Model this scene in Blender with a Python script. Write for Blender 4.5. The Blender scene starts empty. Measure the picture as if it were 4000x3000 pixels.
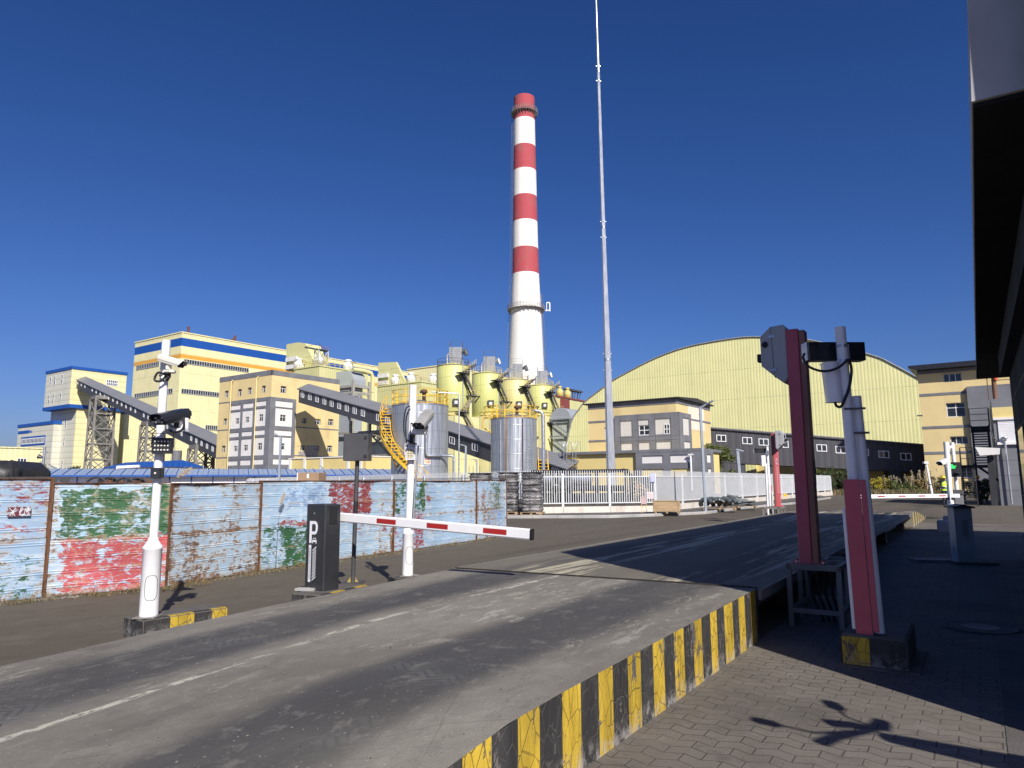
import bpy, bmesh, math, random
from mathutils import Vector, Matrix, noise as mnoise
random.seed(7)
rad = math.radians
sc = bpy.context.scene
COL = sc.collection
# ------------------------------------------------------------ camera, sky, sun, exposure
F_PX, PITCH, ROLL, EYE = 2773.0, rad(7.9), 0.006, 1.55
_f = Vector((0, math.cos(PITCH), math.sin(PITCH)))
_r0 = Vector((1, 0, 0)); _u0 = _r0.cross(_f)
RGT = _r0*math.cos(ROLL) - _u0*math.sin(ROLL)
UPV = _r0*math.sin(ROLL) + _u0*math.cos(ROLL)
CAMP = Vector((0, 0, EYE))
cam = bpy.data.objects.new("camera", bpy.data.cameras.new("camera"))
COL.objects.link(cam); sc.camera = cam
cam.data.sensor_fit = 'HORIZONTAL'; cam.data.sensor_width = 36.0
cam.data.lens = 36.0*F_PX/4000.0
cam.data.clip_start = 0.05; cam.data.clip_end = 6000
m = Matrix((RGT, UPV, -_f)).transposed().to_4x4(); m.translation = CAMP
cam.matrix_world = m

SUN_EL, SUN_AZ = rad(37.0), rad(159.7)          # azimuth clockwise from +Y
sun_dir = Vector((math.sin(SUN_AZ)*math.cos(SUN_EL), math.cos(SUN_AZ)*math.cos(SUN_EL), math.sin(SUN_EL)))
w = bpy.data.worlds.new("World"); sc.world = w; w.use_nodes = True
nt = w.node_tree; bg = nt.nodes['Background']
sky = nt.nodes.new('ShaderNodeTexSky'); sky.sky_type = 'NISHITA'
sky.sun_disc = False; sky.sun_elevation = SUN_EL; sky.sun_rotation = SUN_AZ
sky.altitude = 0; sky.air_density = 1.0; sky.dust_density = 1.0; sky.ozone_density = 4.0
# deep, dry autumn blue: the physical sky with more colour contrast per channel
sep = nt.nodes.new('ShaderNodeSeparateColor'); com = nt.nodes.new('ShaderNodeCombineColor'); nt.links.new(sky.outputs[0], sep.inputs[0])
for i, (p_, k_) in enumerate(((1.44, .324), (1.20, .51), (1.134, .904))):
    a_ = nt.nodes.new('ShaderNodeMath'); a_.operation = 'POWER'; a_.inputs[1].default_value = p_
    b_ = nt.nodes.new('ShaderNodeMath'); b_.operation = 'MULTIPLY'; b_.inputs[1].default_value = k_
    nt.links.new(sep.outputs[i], a_.inputs[0]); nt.links.new(a_.outputs[0], b_.inputs[0]); nt.links.new(b_.outputs[0], com.inputs[i])
nt.links.new(com.outputs[0], bg.inputs[0]); bg.inputs[1].default_value = 0.064
sl = bpy.data.lights.new("sun", 'SUN'); sl.energy = 5.0; sl.angle = rad(0.53); sl.color = (1.0, 0.945, 0.86)
so = bpy.data.objects.new("sun", sl); COL.objects.link(so); so.location = (20, -40, 60)
so.rotation_euler = sun_dir.to_track_quat('Z', 'Y').to_euler()
sc.view_settings.view_transform = 'Standard'; sc.view_settings.look = 'None'
sc.view_settings.exposure = 0.3; sc.view_settings.gamma = 1.0

# ------------------------------------------------------------ measuring helpers
def ray(px, py): return _f + RGT*((px-2000)/F_PX) - UPV*((py-1500)/F_PX)
def G(px, py, z=0.0):
    d = ray(px, py); return CAMP + d*((z-EYE)/d.z)
def A(px, py, Y):
    d = ray(px, py); return CAMP + d*(Y/d.y)

class Fr:
    """frame: local x to the right (w), y away (u), z up; ang = clockwise azimuth of y"""
    def __init__(s, o, deg):
        a = rad(deg); s.o = Vector((o[0], o[1], o[2] if len(o) > 2 else 0)); s.rz = -a
        s.y = Vector((math.sin(a), math.cos(a), 0)); s.x = Vector((math.cos(a), -math.sin(a), 0))
    def loc(s, p):
        d = Vector(p)-s.o; return Vector((d.dot(s.x), d.dot(s.y), d.z))
    def wor(s, x, y, z=0): return s.o + s.x*x + s.y*y + Vector((0, 0, z))
    def onx(s, px, py, x0=0):            # hit plane x=x0 -> (y, z)
        d = ray(px, py); t = (x0 - (CAMP-s.o).dot(s.x))/d.dot(s.x); q = s.loc(CAMP+d*t); return q.y, q.z
    def ony(s, px, py, y0=0):            # hit plane y=y0 -> (x, z)
        d = ray(px, py); t = (y0 - (CAMP-s.o).dot(s.y))/d.dot(s.y); q = s.loc(CAMP+d*t); return q.x, q.z

# ------------------------------------------------------------ object helpers
def tag(o, label=None, cat=None, group=None, kind=None):
    if label: o['label'] = label
    if cat: o['category'] = cat
    if group: o['group'] = group
    if kind: o['kind'] = kind
    return o
def empty(name, loc, rz=0, label=None, cat=None, group=None):
    o = bpy.data.objects.new(name, None); COL.objects.link(o)
    o.empty_display_size = 0.2
    o.location = loc; o.rotation_euler = (0, 0, rz); tag(o, label, cat, group); return o
def dup(root, loc, rz=None, label=None, group=None):
    def cp(o, par):
        c = o.copy(); COL.objects.link(c)
        if par is not None: c.parent = par
        for ch in o.children: cp(ch, c)
        return c
    r = cp(root, None); r.location = loc
    if rz is not None: r.rotation_euler = (0, 0, rz)
    if label: r['label'] = label
    if group: r['group'] = group
    return r

class MB:
    def __init__(s): s.v = []; s.f = []; s.m = []; s.sm = []
    def add(s, vs, fs, mi=0, sm=False):
        b = len(s.v); s.v += [tuple(p) for p in vs]
        for f in fs: s.f.append([b+i for i in f]); s.m.append(mi); s.sm.append(sm)
        return s
    def box(s, x0, x1, y0, y1, z0, z1, mi=0):
        vs = [(x, y, z) for z in (z0, z1) for y in (y0, y1) for x in (x0, x1)]
        return s.add(vs, [(0,2,3,1),(4,5,7,6),(0,1,5,4),(2,6,7,3),(0,4,6,2),(1,3,7,5)], mi)
    def bbox(s, x0, x1, y0, y1, z0, z1, b=0.02, mi=0):      # box with bevelled vertical + top edges
        n = [(x0+b,y0),(x1-b,y0),(x1,y0+b),(x1,y1-b),(x1-b,y1),(x0+b,y1),(x0,y1-b),(x0,y0+b)]
        cx, cy = (x0+x1)/2, (y0+y1)/2
        def ins(p, k): return (min(max(p[0], x0+k), x1-k), min(max(p[1], y0+k), y1-k))
        L = [[(p[0],p[1],z0) for p in n], [(p[0],p[1],z1-b) for p in n], [(ins(p,b*.9)[0],ins(p,b*.9)[1],z1) for p in n]]
        vs = [p for l in L for p in l]; fs = [tuple(reversed(range(8))), tuple(range(16, 24))]
        for k in (0, 8):
            for i in range(8): j = (i+1) % 8; fs.append((k+i, k+j, k+8+j, k+8+i))
        return s.add(vs, fs, mi)
    def quad(s, *p, mi=0): return s.add(p, [tuple(range(len(p)))], mi)
    def beam(s, a, b, t, h=None, mi=0, up=(0, 0, 1)):       # rectangular bar from a to b
        a = Vector(a); b = Vector(b); h = h or t; d = (b-a).normalized(); up = Vector(up)
        if abs(d.dot(up)) > .99: up = Vector((0, 1, 0)) if abs(d.y) < .9 else Vector((1, 0, 0))
        x = d.cross(up).normalized()*t/2; y = x.cross(d).normalized()*h/2
        vs = [q+i*x+j*y for q in (a, b) for i, j in ((-1,-1),(1,-1),(1,1),(-1,1))]
        return s.add(vs, [(3,2,1,0),(4,5,6,7),(0,1,5,4),(1,2,6,5),(2,3,7,6),(3,0,4,7)], mi)
    def tube(s, pts, r, n=8, mi=0, cap=True, sm=True):
        pts = [Vector(p) for p in pts]; R = r if isinstance(r, (list, tuple)) else [r]*len(pts)
        rings = []; ref = None
        for i, p in enumerate(pts):
            d = (pts[min(i+1, len(pts)-1)]-pts[max(i-1, 0)]).normalized()
            if ref is None:
                ref = Vector((0, 0, 1)) if abs(d.z) < .9 else Vector((1, 0, 0))
            x = d.cross(ref).normalized(); y = x.cross(d).normalized(); ref = y
            rings.append([p+(x*math.cos(2*math.pi*k/n)+y*math.sin(2*math.pi*k/n))*R[i] for k in range(n)])
        vs = [q for g in rings for q in g]; fs = []
        for i in range(len(pts)-1):
            for k in range(n):
                j = (k+1) % n; fs.append((i*n+k, i*n+j, (i+1)*n+j, (i+1)*n+k))
        s.add(vs, fs, mi, sm)
        if cap:
            s.add(rings[0], [tuple(reversed(range(n)))], mi); s.add(rings[-1], [tuple(range(n))], mi)
        return s
    def lathe(s, prof, n=32, c=(0, 0, 0), mi=0, cap=True, sm=True, a0=0, mis=None):
        vs = []; c = Vector(c)
        for r, z in prof:
            for k in range(n):
                a = a0+2*math.pi*k/n; vs.append(c+Vector((r*math.cos(a), r*math.sin(a), z)))
        for i in range(len(prof)-1):
            fs = [(i*n+k, i*n+(k+1) % n, (i+1)*n+(k+1) % n, (i+1)*n+k) for k in range(n)]
            b = len(s.v) if i == 0 else b0
            if i == 0: b0 = len(s.v); s.v += [tuple(p) for p in vs]
            for f in fs: s.f.append([b0+q for q in f]); s.m.append(mis[i] if mis else mi); s.sm.append(sm)
        if cap:
            k = len(prof)-1
            s.f.append([b0+q for q in reversed(range(n))]); s.m.append(mis[0] if mis else mi); s.sm.append(False)
            s.f.append([b0+k*n+q for q in range(n)]); s.m.append(mis[-1] if mis else mi); s.sm.append(False)
        return s
    def prism(s, poly, T, d0, d1, mi=0):                    # poly in 2D, T(a,b,d)->xyz
        n = len(poly); vs = [T(a, b, d0) for a, b in poly]+[T(a, b, d1) for a, b in poly]
        fs = [tuple(reversed(range(n))), tuple(range(n, 2*n))]
        fs += [(i, (i+1) % n, n+(i+1) % n, n+i) for i in range(n)]
        return s.add(vs, fs, mi)
    def build(s, name, mats, parent=None, bevel=0, fixn=True):
        me = bpy.data.meshes.new(name); me.from_pydata(s.v, [], s.f)
        mats = mats if isinstance(mats, (list, tuple)) else [mats]
        for k in mats: me.materials.append(k)
        for i, p in enumerate(me.polygons): p.material_index = s.m[i]; p.use_smooth = s.sm[i]
        if fixn:
            bm = bmesh.new(); bm.from_mesh(me); bmesh.ops.recalc_face_normals(bm, faces=bm.faces); bm.to_mesh(me); bm.free()
        me.update()
        o = bpy.data.objects.new(name, me); COL.objects.link(o)
        if parent is not None: o.parent = parent
        if bevel:
            b = o.modifiers.new('bevel', 'BEVEL'); b.width = bevel; b.segments = 2; b.limit_method = 'ANGLE'
        return o
XZ = lambda a, b, d: (a, d, b)
YZ = lambda a, b, d: (d, a, b)
XY = lambda a, b, d: (a, b, d)

# ------------------------------------------------------------ materials
class NB:
    def __init__(s, name):
        s.m = bpy.data.materials.new(name); s.m.use_nodes = True; s.t = s.m.node_tree
        s.b = s.t.nodes['Principled BSDF']; s.obj = None
    def n(s, typ, ins=None, **kw):
        nd = s.t.nodes.new('ShaderNode'+typ)
        for k, v in kw.items(): setattr(nd, k, v)
        for k, v in (ins or {}).items():
            i = nd.inputs[k]
            if isinstance(v, bpy.types.NodeSocket): s.t.links.new(v, i)
            elif isinstance(v, (tuple, list)) and len(v) == 3 and i.type == 'RGBA': i.default_value = (*v, 1)
            else: i.default_value = v
        return nd
    def co(s, scale=None, rot=None):
        if s.obj is None: s.obj = s.n('TexCoord').outputs['Object']
        if scale is None and rot is None: return s.obj
        return s.n('Mapping', {'Vector': s.obj, 'Scale': scale or (1, 1, 1), 'Rotation': rot or (0, 0, 0)}).outputs[0]
    def xyz(s):
        if not hasattr(s, '_x'): s._x = s.n('SeparateXYZ', {0: s.co()}).outputs
        return s._x
    def math(s, op, a, b=0.0, c=None, clamp=False):
        d = {0: a, 1: b}
        if c is not None: d[2] = c
        return s.n('Math', d, operation=op, use_clamp=clamp).outputs[0]
    def noise(s, scale, stretch=None, detail=4, rough=.55, dist=0, w=0):
        co = s.co(stretch) if stretch else s.co()
        if w: co = s.n('VectorMath', {0: co, 1: (w*3.1, w*7.7, w*1.3)}, operation='ADD').outputs[0]
        return s.n('TexNoise', {'Vector': co, 'Scale': scale, 'Detail': detail, 'Roughness': rough, 'Distortion': dist}).outputs[0]
    def ramp(s, v, a, b, lo=0.0, hi=1.0):
        return s.n('MapRange', {0: v, 1: a, 2: b, 3: lo, 4: hi}, interpolation_type='SMOOTHSTEP').outputs[0]
    def mix(s, f, a, b, typ='MIX'):
        nd = s.n('Mix', data_type='RGBA', blend_type=typ); 
        for i, v in ((0, f), (6, a), (7, b)):
            if isinstance(v, bpy.types.NodeSocket): s.t.links.new(v, nd.inputs[i])
            elif i == 0: nd.inputs[0].default_value = v
            else: nd.inputs[i].default_value = (*v, 1)
        return nd.outputs[2]
    def out(s, col, rough=.6, metal=0, bump=None, bd=.02, bs=1.0, spec=None):
        for k, v in (('Base Color', col), ('Roughness', rough), ('Metallic', metal)):
            if isinstance(v, bpy.types.NodeSocket): s.t.links.new(v, s.b.inputs[k])
            elif k == 'Base Color': s.b.inputs[k].default_value = (*v, 1)
            else: s.b.inputs[k].default_value = v
        if spec is not None: s.b.inputs['Specular IOR Level'].default_value = spec
        if bump is not None:
            bn = s.n('Bump', {'Height': bump, 'Distance': bd, 'Strength': bs}); s.t.links.new(bn.outputs[0], s.b.inputs['Normal'])
        return s.m
_mc = {}
def M(name, col, rough=.6, metal=0, var=.12, vs=2.0, stretch=None, dirt=0.0, dcol=(.09, .07, .05), ds=1.2, dst=None, bump=0, bs=40, spec=None):
    """plain paint / metal / plaster with mottling and blotchy dirt"""
    if name in _mc: return _mc[name]
    b = NB(name)
    c = b.mix(b.ramp(b.noise(vs, stretch), .3, .7), tuple(k*(1-var) for k in col), tuple(min(1, k*(1+var)) for k in col))
    if dirt: c = b.mix(b.math('MULTIPLY', b.ramp(b.noise(ds, dst or (1, 1, .35), 6, .65, w=2), .5, .72), dirt), c, dcol)
    r = b.ramp(b.noise(vs*3, stretch, w=1), .3, .7, max(.03, rough-.1), min(1, rough+.1))
    _mc[name] = b.out(c, r, metal, b.noise(bs, None, 3) if bump else None, bump or .01, 1.0, spec); return _mc[name]
def Mclad(name, col, period, depth=.03, axis='xy', rough=.45, var=.06, seam=0, seamcol=None, dirt=.15, streak=True, dcol=None, seamw=.02, ribcol=.86):
    """profiled sheet: ribs by bump + thin darker grooves, horizontal sheet seams, rain streaks"""
    if name in _mc: return _mc[name]
    b = NB(name); X = b.xyz()
    s = b.math('ADD', X[0], X[1]) if axis == 'xy' else X[2] if axis == 'z' else X[0] if axis == 'x' else X[1]
    ph = b.math('FRACT', b.math('DIVIDE', s, period))
    tri = b.math('ABSOLUTE', b.math('SUBTRACT', ph, .5))
    rib = b.ramp(tri, .12, .3)
    c = b.mix(b.ramp(b.noise(.25, None, 5), .3, .7), tuple(k*(1-var) for k in col), tuple(min(1, k*(1+var*.5)) for k in col))
    c = b.mix(b.ramp(tri, .02, .1, 1, 0), c, b.mix(.5, c, tuple(k*ribcol*.7 for k in col)))
    if streak:
        st = b.ramp(b.noise(.9, (1, 1, .05), 5, .6, w=3), .52, .75)
        c = b.mix(b.math('MULTIPLY', st, dirt), c, dcol or tuple(k*.55 for k in col))
    if seam:
        fz = b.math('ABSOLUTE', b.math('SUBTRACT', b.math('FRACT', b.math('DIVIDE', X[2], seam)), .5))
        k = b.math('MULTIPLY', b.ramp(fz, .5-seamw*.7, .5-seamw*.2), b.ramp(b.noise(.35, None, 3), .35, .6, .25, .9))
        c = b.mix(k, c, seamcol or tuple(q*.45 for q in col))
    _mc[name] = b.out(c, rough, 0, rib, depth, .6); return _mc[name]

PALE = (.82, .76, .42)
m_pale = Mclad('pale_yellow_cladding', PALE, 1.0, .05, 'xy', seam=9, dirt=.28)
m_paleb = Mclad('tower_yellow_cladding', (.80, .735, .40), 1.9, .02, 'z', dirt=.25, ribcol=.7, streak=True)
m_greyclad = Mclad('tower_grey_cladding', (.61, .605, .50), 1.9, .02, 'z', dirt=.25, ribcol=.6)
m_green = Mclad('lime_yellow_cladding', (.66, .65, .265), .9, .05, 'xy', seam=7, dirt=.15)
m_limepale = Mclad('pale_lime_cladding', (.64, .62, .30), .8, .04, 'xy', seam=8, dirt=.1)
m_dome = Mclad('ribbed_lime_sheet', (.78, .755, .37), .62, .035, 'xy', seam=6.3, dirt=.25, ribcol=1.12, seamw=.012)
m_blue = Mclad('blue_cladding', (.012, .085, .36), 1.0, .05, 'xy', dirt=.2)
m_orange = Mclad('orange_cladding', (.72, .37, .055), 1.0, .05, 'xy', dirt=.1)
m_ochre = M('ochre_render', (.70, .56, .275), .85, var=.06, vs=.25, dirt=.42, dcol=(.46, .35, .17), ds=.35, dst=(1, 1, .4), bump=.004, bs=12)
m_ochre2 = M('bright_ochre_render', (.72, .58, .24), .85, var=.05, vs=.3, dirt=.15, dcol=(.45, .34, .14), ds=.4, bump=.004, bs=12)
m_trim = M('grey_tile_cladding', (.175, .18, .20), .6, var=.14, vs=.5, dirt=.2, dcol=(.10, .10, .11), ds=.6)
m_white = M('white_panel', (.76, .74, .71), .7, var=.04, vs=.6, dirt=.2, dcol=(.5, .48, .44), ds=.8, dst=(1, 1, .2))
m_wframe = M('white_window_frame', (.78, .79, .80), .4, var=.03)
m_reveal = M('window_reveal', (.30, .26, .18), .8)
m_gside = Mclad('dark_grey_sheet', (.058, .059, .068), .9, .03, 'xy', rough=.5, dirt=.25, dcol=(.10, .10, .11))
m_groof = Mclad('grey_roof_sheet', (.20, .205, .215), 1.0, .05, 'xy', rough=.45, dirt=.15)
m_black = M('matt_black', (.012, .012, .014), .6)
m_dark = M('dark_void', (.008, .008, .009), .9)
m_gal = M('galvanised_steel', (.50, .53, .56), .38, .75, var=.12, vs=3, dirt=.15, dcol=(.3, .3, .3))
m_mast = M('mast_galvanised', (.55, .57, .60), .42, .55, var=.08, vs=1.5, stretch=(1, 1, .2))
m_steelgrey = M('weathered_grey_steel', (.22, .21, .195), .7, .1, var=.2, vs=1.2, dirt=.4, dcol=(.12, .09, .06), ds=.9)
m_concr = M('light_concrete', (.36, .355, .34), .9, var=.15, vs=.8, dirt=.35, dcol=(.16, .15, .14), ds=.8, bump=.01, bs=25)
m_yel = M('safety_yellow_paint', (.72, .44, .03), .45, var=.1, dirt=.12, dcol=(.3, .18, .05), ds=2)
m_dkrail = M('dark_stair_steel', (.085, .09, .10), .6, .2, var=.2)
m_palerail = M('faded_yellow_steel', (.50, .42, .16), .6, var=.15)
m_red = M('oxide_red_sheet', (.22, .055, .045), .7, var=.15)
m_white_paint = M('white_gloss_paint', (.80, .80, .81), .32, var=.03, vs=2, dirt=.10, dcol=(.45, .42, .38), ds=2.5, dst=(1, 1, .5))
m_fencew = M('white_fence_paint', (.62, .64, .65), .45, var=.05, dirt=.15, dcol=(.45, .44, .42))
m_wood = M('pale_timber', (.42, .30, .17), .8, var=.22, vs=3, stretch=(.3, .3, 4), dirt=.25, dcol=(.16, .10, .05))
m_pallet = M('old_pallet_timber', (.33, .23, .13), .85, var=.25, vs=4, dirt=.4, dcol=(.10, .07, .04))
m_card = M('cardboard', (.33, .215, .13), .85, var=.12)
m_rubber = M('black_rubber_cable', (.014, .014, .015), .45)
m_rust = M('rusty_steel', (.13, .055, .025), .85, var=.4, vs=6, dirt=.5, dcol=(.04, .02, .012), ds=5, bump=.004)
m_tarp = M('black_tarpaulin', (.022, .022, .024), .55, var=.3, vs=4)
def mglass(name, col=(.03, .036, .045)):
    b = NB(name); c = b.mix(b.ramp(b.noise(.6, None, 2), .35, .65), tuple(k*.6 for k in col), tuple(k*1.5 for k in col))
    return b.out(c, .08, 0, b.noise(1.2, None, 2), .003, 1, .6)
m_glass = mglass('window_glass')
# ============================================================ SETTING: ground, road, paving, ramps
BF = Fr((0, 0, 0), 33.0)                       # weighbridge frame: x = across (right), y = along (away)
def asphalt():
    b = NB('dusty_asphalt'); X = b.xyz()
    big = b.ramp(b.noise(.09, (1, .45, 1), 5, .6), .35, .65)
    c = b.mix(big, (0.077, 0.062, 0.046), (0.113, 0.095, 0.072))
    tr = b.ramp(b.noise(.55, (1.6, .06, 1), 4, .6, 0, 4), .42, .66)       # wheel paths along the road
    c = b.mix(b.math('MULTIPLY', tr, .6), c, (0.132, 0.116, 0.089))
    tr2 = b.ramp(b.noise(.7, (1.3, .07, 1), 4, .6, 0, 9), .55, .7)
    c = b.mix(b.math('MULTIPLY', tr2, .5), c, (0.048, 0.040, 0.031))
    g = b.noise(90, None, 3, .7)
    c = b.mix(.35, c, b.mix(b.ramp(g, .3, .7), (0.046, 0.037, 0.027), (0.161, 0.142, 0.111)), 'MIX')
    bl = b.noise(5, (1, .5, 1), 8, .72, .3, 33); c = b.mix(b.math('MULTIPLY', b.ramp(bl, .50, .64), .35), c, (0.058, 0.050, 0.040)); c = b.mix(b.math('MULTIPLY', b.ramp(bl, .46, .36), .25), c, (0.170, 0.149, 0.119))
    peb = b.ramp(b.noise(38, None, 2, .5, 0, 5), .70, .76)
    c = b.mix(b.math('MULTIPLY', peb, .7), c, (0.193, 0.173, 0.131))
    return b.out(c, .88, 0, b.math('ADD', g, b.math('MULTIPLY', b.noise(6, None, 5), 1.5)), .008, .7, .3)
m_asph = asphalt()
def concrete_deck(name, steel=False):
    b = NB(name); X = b.xyz()
    wob = b.math('MULTIPLY', b.math('SUBTRACT', b.noise(.35, (1, .4, 1), 3), .5), .9)
    x = b.math('ADD', X[0], wob)
    def band(c0, hw, soft): return b.ramp(b.math('ABSOLUTE', b.math('SUBTRACT', x, c0)), hw, hw+soft, 1, 0)
    c = b.mix(b.ramp(b.noise(.8, (1, .35, 1), 6, .6), .3, .7), (0.160, 0.144, 0.120), (0.250, 0.230, 0.193))
    mott = b.ramp(b.noise(1.1, (1, .3, 1), 5, .65, .3, 3), .33, .62)
    trk = b.math('MAXIMUM', band(-4.75, .25, .30), band(-2.75, .30, .35))
    c = b.mix(b.math('MULTIPLY', trk, b.math('ADD', .68, b.math('MULTIPLY', mott, .27))), c, (0.054, 0.053, 0.055))
    dark_patch = b.ramp(b.noise(.42, (1, .6, 1), 4, .6, .4, 8), .56, .72)  # broad dark patches spread by noise
    c = b.mix(b.math('MULTIPLY', dark_patch, .75), c, (0.052, 0.048, 0.045))
    # fine blotches, chalky flakes along the wheel edges, tread scuffs, crumbs, hairline cracks
    bl = b.noise(7, (1, .6, 1), 8, .72, .3, 33); c = b.mix(b.math('MULTIPLY', b.ramp(bl, .50, .64), .24), c, (0.077, 0.074, 0.067)); c = b.mix(b.math('MULTIPLY', b.ramp(bl, .46, .36), .22), c, (0.350, 0.334, 0.279))
    edge = b.math('MAXIMUM', b.math('MAXIMUM', band(-3.75, .50, .25), b.math('MULTIPLY', band(-2.15, .12, .2), .8)), b.math('MULTIPLY', band(-5.3, .2, .2), .7))
    fl = b.noise(3.6, (2.0, .55, 1), 9, .80, .5, 5)
    ds = b.math('MULTIPLY', b.math('MULTIPLY', b.ramp(fl, .545, .575), edge), b.ramp(b.noise(.7, None, 3, .5, 0, 41), .42, .60))
    c = b.mix(b.math('MULTIPLY', ds, .55), c, (0.474, 0.456, 0.377))
    line = b.math('MULTIPLY', b.ramp(b.noise(14, (1, .35, 1), 6, .75, .4, 6), .47, .52), band(-4.16, .016, .03))
    c = b.mix(b.math('MULTIPLY', line, b.ramp(b.noise(.5, None, 2, .5, 0, 44), .40, .55)), c, (0.515, 0.498, 0.402))
    sp = b.ramp(b.noise(3.0, (1, .6, 1), 7, .75, .5, 14), .665, .70)
    c = b.mix(b.math('MULTIPLY', sp, .7), c, (0.464, 0.424, 0.333))
    tr = b.math('FRACT', b.math('MULTIPLY', b.math('ADD', X[1], b.math('MULTIPLY', b.math('PINGPONG', X[0], .12), .8)), 14.0))
    c = b.mix(b.math('MULTIPLY', b.math('MULTIPLY', b.ramp(tr, .3, .5), trk), b.math('MULTIPLY', b.ramp(b.noise(1.2, None, 4, .6, 0, 51), .52, .66), .22)), c, (0.206, 0.207, 0.196))
    crk = b.n('TexVoronoi', {'Vector': b.co((1, .7, 1)), 'Scale': 1.15}, feature='DISTANCE_TO_EDGE').outputs[0]
    c = b.mix(b.math('MULTIPLY', b.ramp(crk, .0, .007, 1, 0), b.math('MULTIPLY', b.ramp(b.noise(.6, None, 3, .5, 0, 61), .50, .58), .3)), c, (0.052, 0.049, 0.042))
    crumb = b.ramp(b.noise(55, None, 2, .5, 0, 15), .68, .72)
    c = b.mix(b.math('MULTIPLY', crumb, .6), c, (0.072, 0.069, 0.059))
    crumb2 = b.ramp(b.noise(42, None, 2, .5, 0, 71), .71, .74); c = b.mix(b.math('MULTIPLY', crumb2, .6), c, (0.464, 0.456, 0.392))
    g = b.noise(110, None, 3, .7)
    c = b.mix(b.ramp(g, .25, .75, .25, 0), c, (0.088, 0.080, 0.064))
    if steel:
        st = b.ramp(b.noise(1.6, (3.2, .18, 1), 6, .7, .2, 25), .47, .58)
        lanes = b.math('MAXIMUM', band(-4.45, .35, .25), band(-2.65, .38, .25))
        c = b.mix(b.math('MULTIPLY', b.math('MULTIPLY', st, lanes), .75), b.mix(.55, c, (0.121, 0.123, 0.120)), (0.539, 0.528, 0.429))
    if steel: c = b.mix(1.0, c, (1.0, .93, .82), 'MULTIPLY')
    return b.out(c, .82, 0, b.math('ADD', g, b.math('MULTIPLY', b.noise(9, None, 5, .6), 1.6)), .008, .6, .35)
m_ramp = concrete_deck('dusty_concrete_ramp'); m_deck = concrete_deck('dusty_steel_deck', True)
def pavers():
    b = NB('interlocking_pavers'); X = b.xyz()
    zig = b.math('MULTIPLY', b.math('SUBTRACT', b.math('PINGPONG', X[0], .11), .055), .42)
    ys = b.math('ADD', X[1], zig)
    v = b.n('CombineXYZ', {0: X[0], 1: ys, 2: 0.0}).outputs[0]
    br = b.n('TexBrick', {'Vector': v, 'Color1': (0.155, 0.137, 0.118), 'Color2': (0.184, 0.165, 0.140), 'Mortar': (0.084, 0.073, 0.063), 'Scale': 1.0,
             'Mortar Size': .006, 'Mortar Smooth': .6, 'Bias': 0.0, 'Brick Width': .22, 'Row Height': .115}, offset=.5)
    fill = b.ramp(b.noise(1.6, None, 5, .6), .35, .6)                         # joints drowned in dust here and there
    c = b.mix(b.math('MULTIPLY', fill, .6), br.outputs[0], (0.164, 0.146, 0.124))
    c = b.mix(b.ramp(b.noise(.55, None, 5, .6, 0, 3), .45, .7, 0, .65), c, (0.084, 0.075, 0.064))
    hl = b.math('MULTIPLY', b.ramp(br.outputs['Fac'], .1, .6), b.ramp(b.noise(2.2, None, 4, .6, 0, 8), .45, .65))
    c = b.mix(b.math('MULTIPLY', hl, .35), c, (0.268, 0.245, 0.212))
    bl = b.noise(4.5, None, 8, .75, .4, 33); c = b.mix(b.math('MULTIPLY', b.ramp(bl, .52, .66), .45), c, (.075, .070, .066)); c = b.mix(b.math('MULTIPLY', b.ramp(bl, .45, .33), .35), c, (.26, .245, .23))
    hs = b.math('MULTIPLY', b.ramp(br.outputs['Fac'], .05, .4), b.ramp(b.noise(1.3, None, 4, .6, 0, 28), .40, .60)); c = b.mix(b.math('MULTIPLY', hs, .6), c, (.045, .04, .037))
    crumb = b.ramp(b.noise(60, None, 2, .5, 0, 15), .70, .74)
    c = b.mix(b.math('MULTIPLY', crumb, .5), c, (0.298, 0.275, 0.239))
    g = b.noise(120, None, 3, .7); c = b.mix(b.ramp(g, .25, .75, .3, 0), c, (0.059, 0.050, 0.044))
    h = b.math('ADD', b.math('MULTIPLY', br.outputs['Fac'], b.math('SUBTRACT', 0.15, fill)), b.math('MULTIPLY', g, .25))
    return b.out(c, .9, 0, b.math('ADD', h, b.math('MULTIPLY', b.noise(4, None, 4), .35)), .012, .8, .3)
m_pave = pavers()
def stripe_mat(name, col, crackcol, chip):
    b = NB(name)
    vo = b.n('TexVoronoi', {'Vector': b.co((1, 1, .55)), 'Scale': 13.0, 'Randomness': 1.0}, feature='DISTANCE_TO_EDGE').outputs[0]
    cr = b.math('MULTIPLY', b.ramp(vo, .0, .05, 1, 0), b.ramp(b.noise(2.0, None, 4, .6), .30, .5))
    c = b.mix(b.ramp(b.noise(5, (1, 1, .25), 5, .6), .3, .7), tuple(k*.62 for k in col), tuple(min(1, k*1.15) for k in col))
    c = b.mix(b.math('MULTIPLY', cr, .7), c, crackcol)
    ch = b.ramp(b.noise(7, (1, 1, .45), 8, .75, .3, 6), .575, .61); c = b.mix(ch, c, chip)
    X = b.xyz(); low = b.math('MULTIPLY', b.ramp(X[2], .0, .16, 1, 0), b.ramp(b.noise(11, None, 5, .7, 0, 11), .42, .62))
    c = b.mix(b.math('MULTIPLY', low, .6), c, (.40, .38, .36))
    return b.out(c, .75, 0, b.math('SUBTRACT', b.noise(30, None, 4, .7), b.math('MULTIPLY', cr, .8)), .006, .8, .3)
m_sy = stripe_mat('worn_yellow_kerb_paint', (.52, .36, .04), (.13, .085, .025), (.10, .09, .085))
m_sb = stripe_mat('worn_black_kerb_paint', (.040, .039, .040), (.09, .085, .08), (.14, .13, .12))

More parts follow.
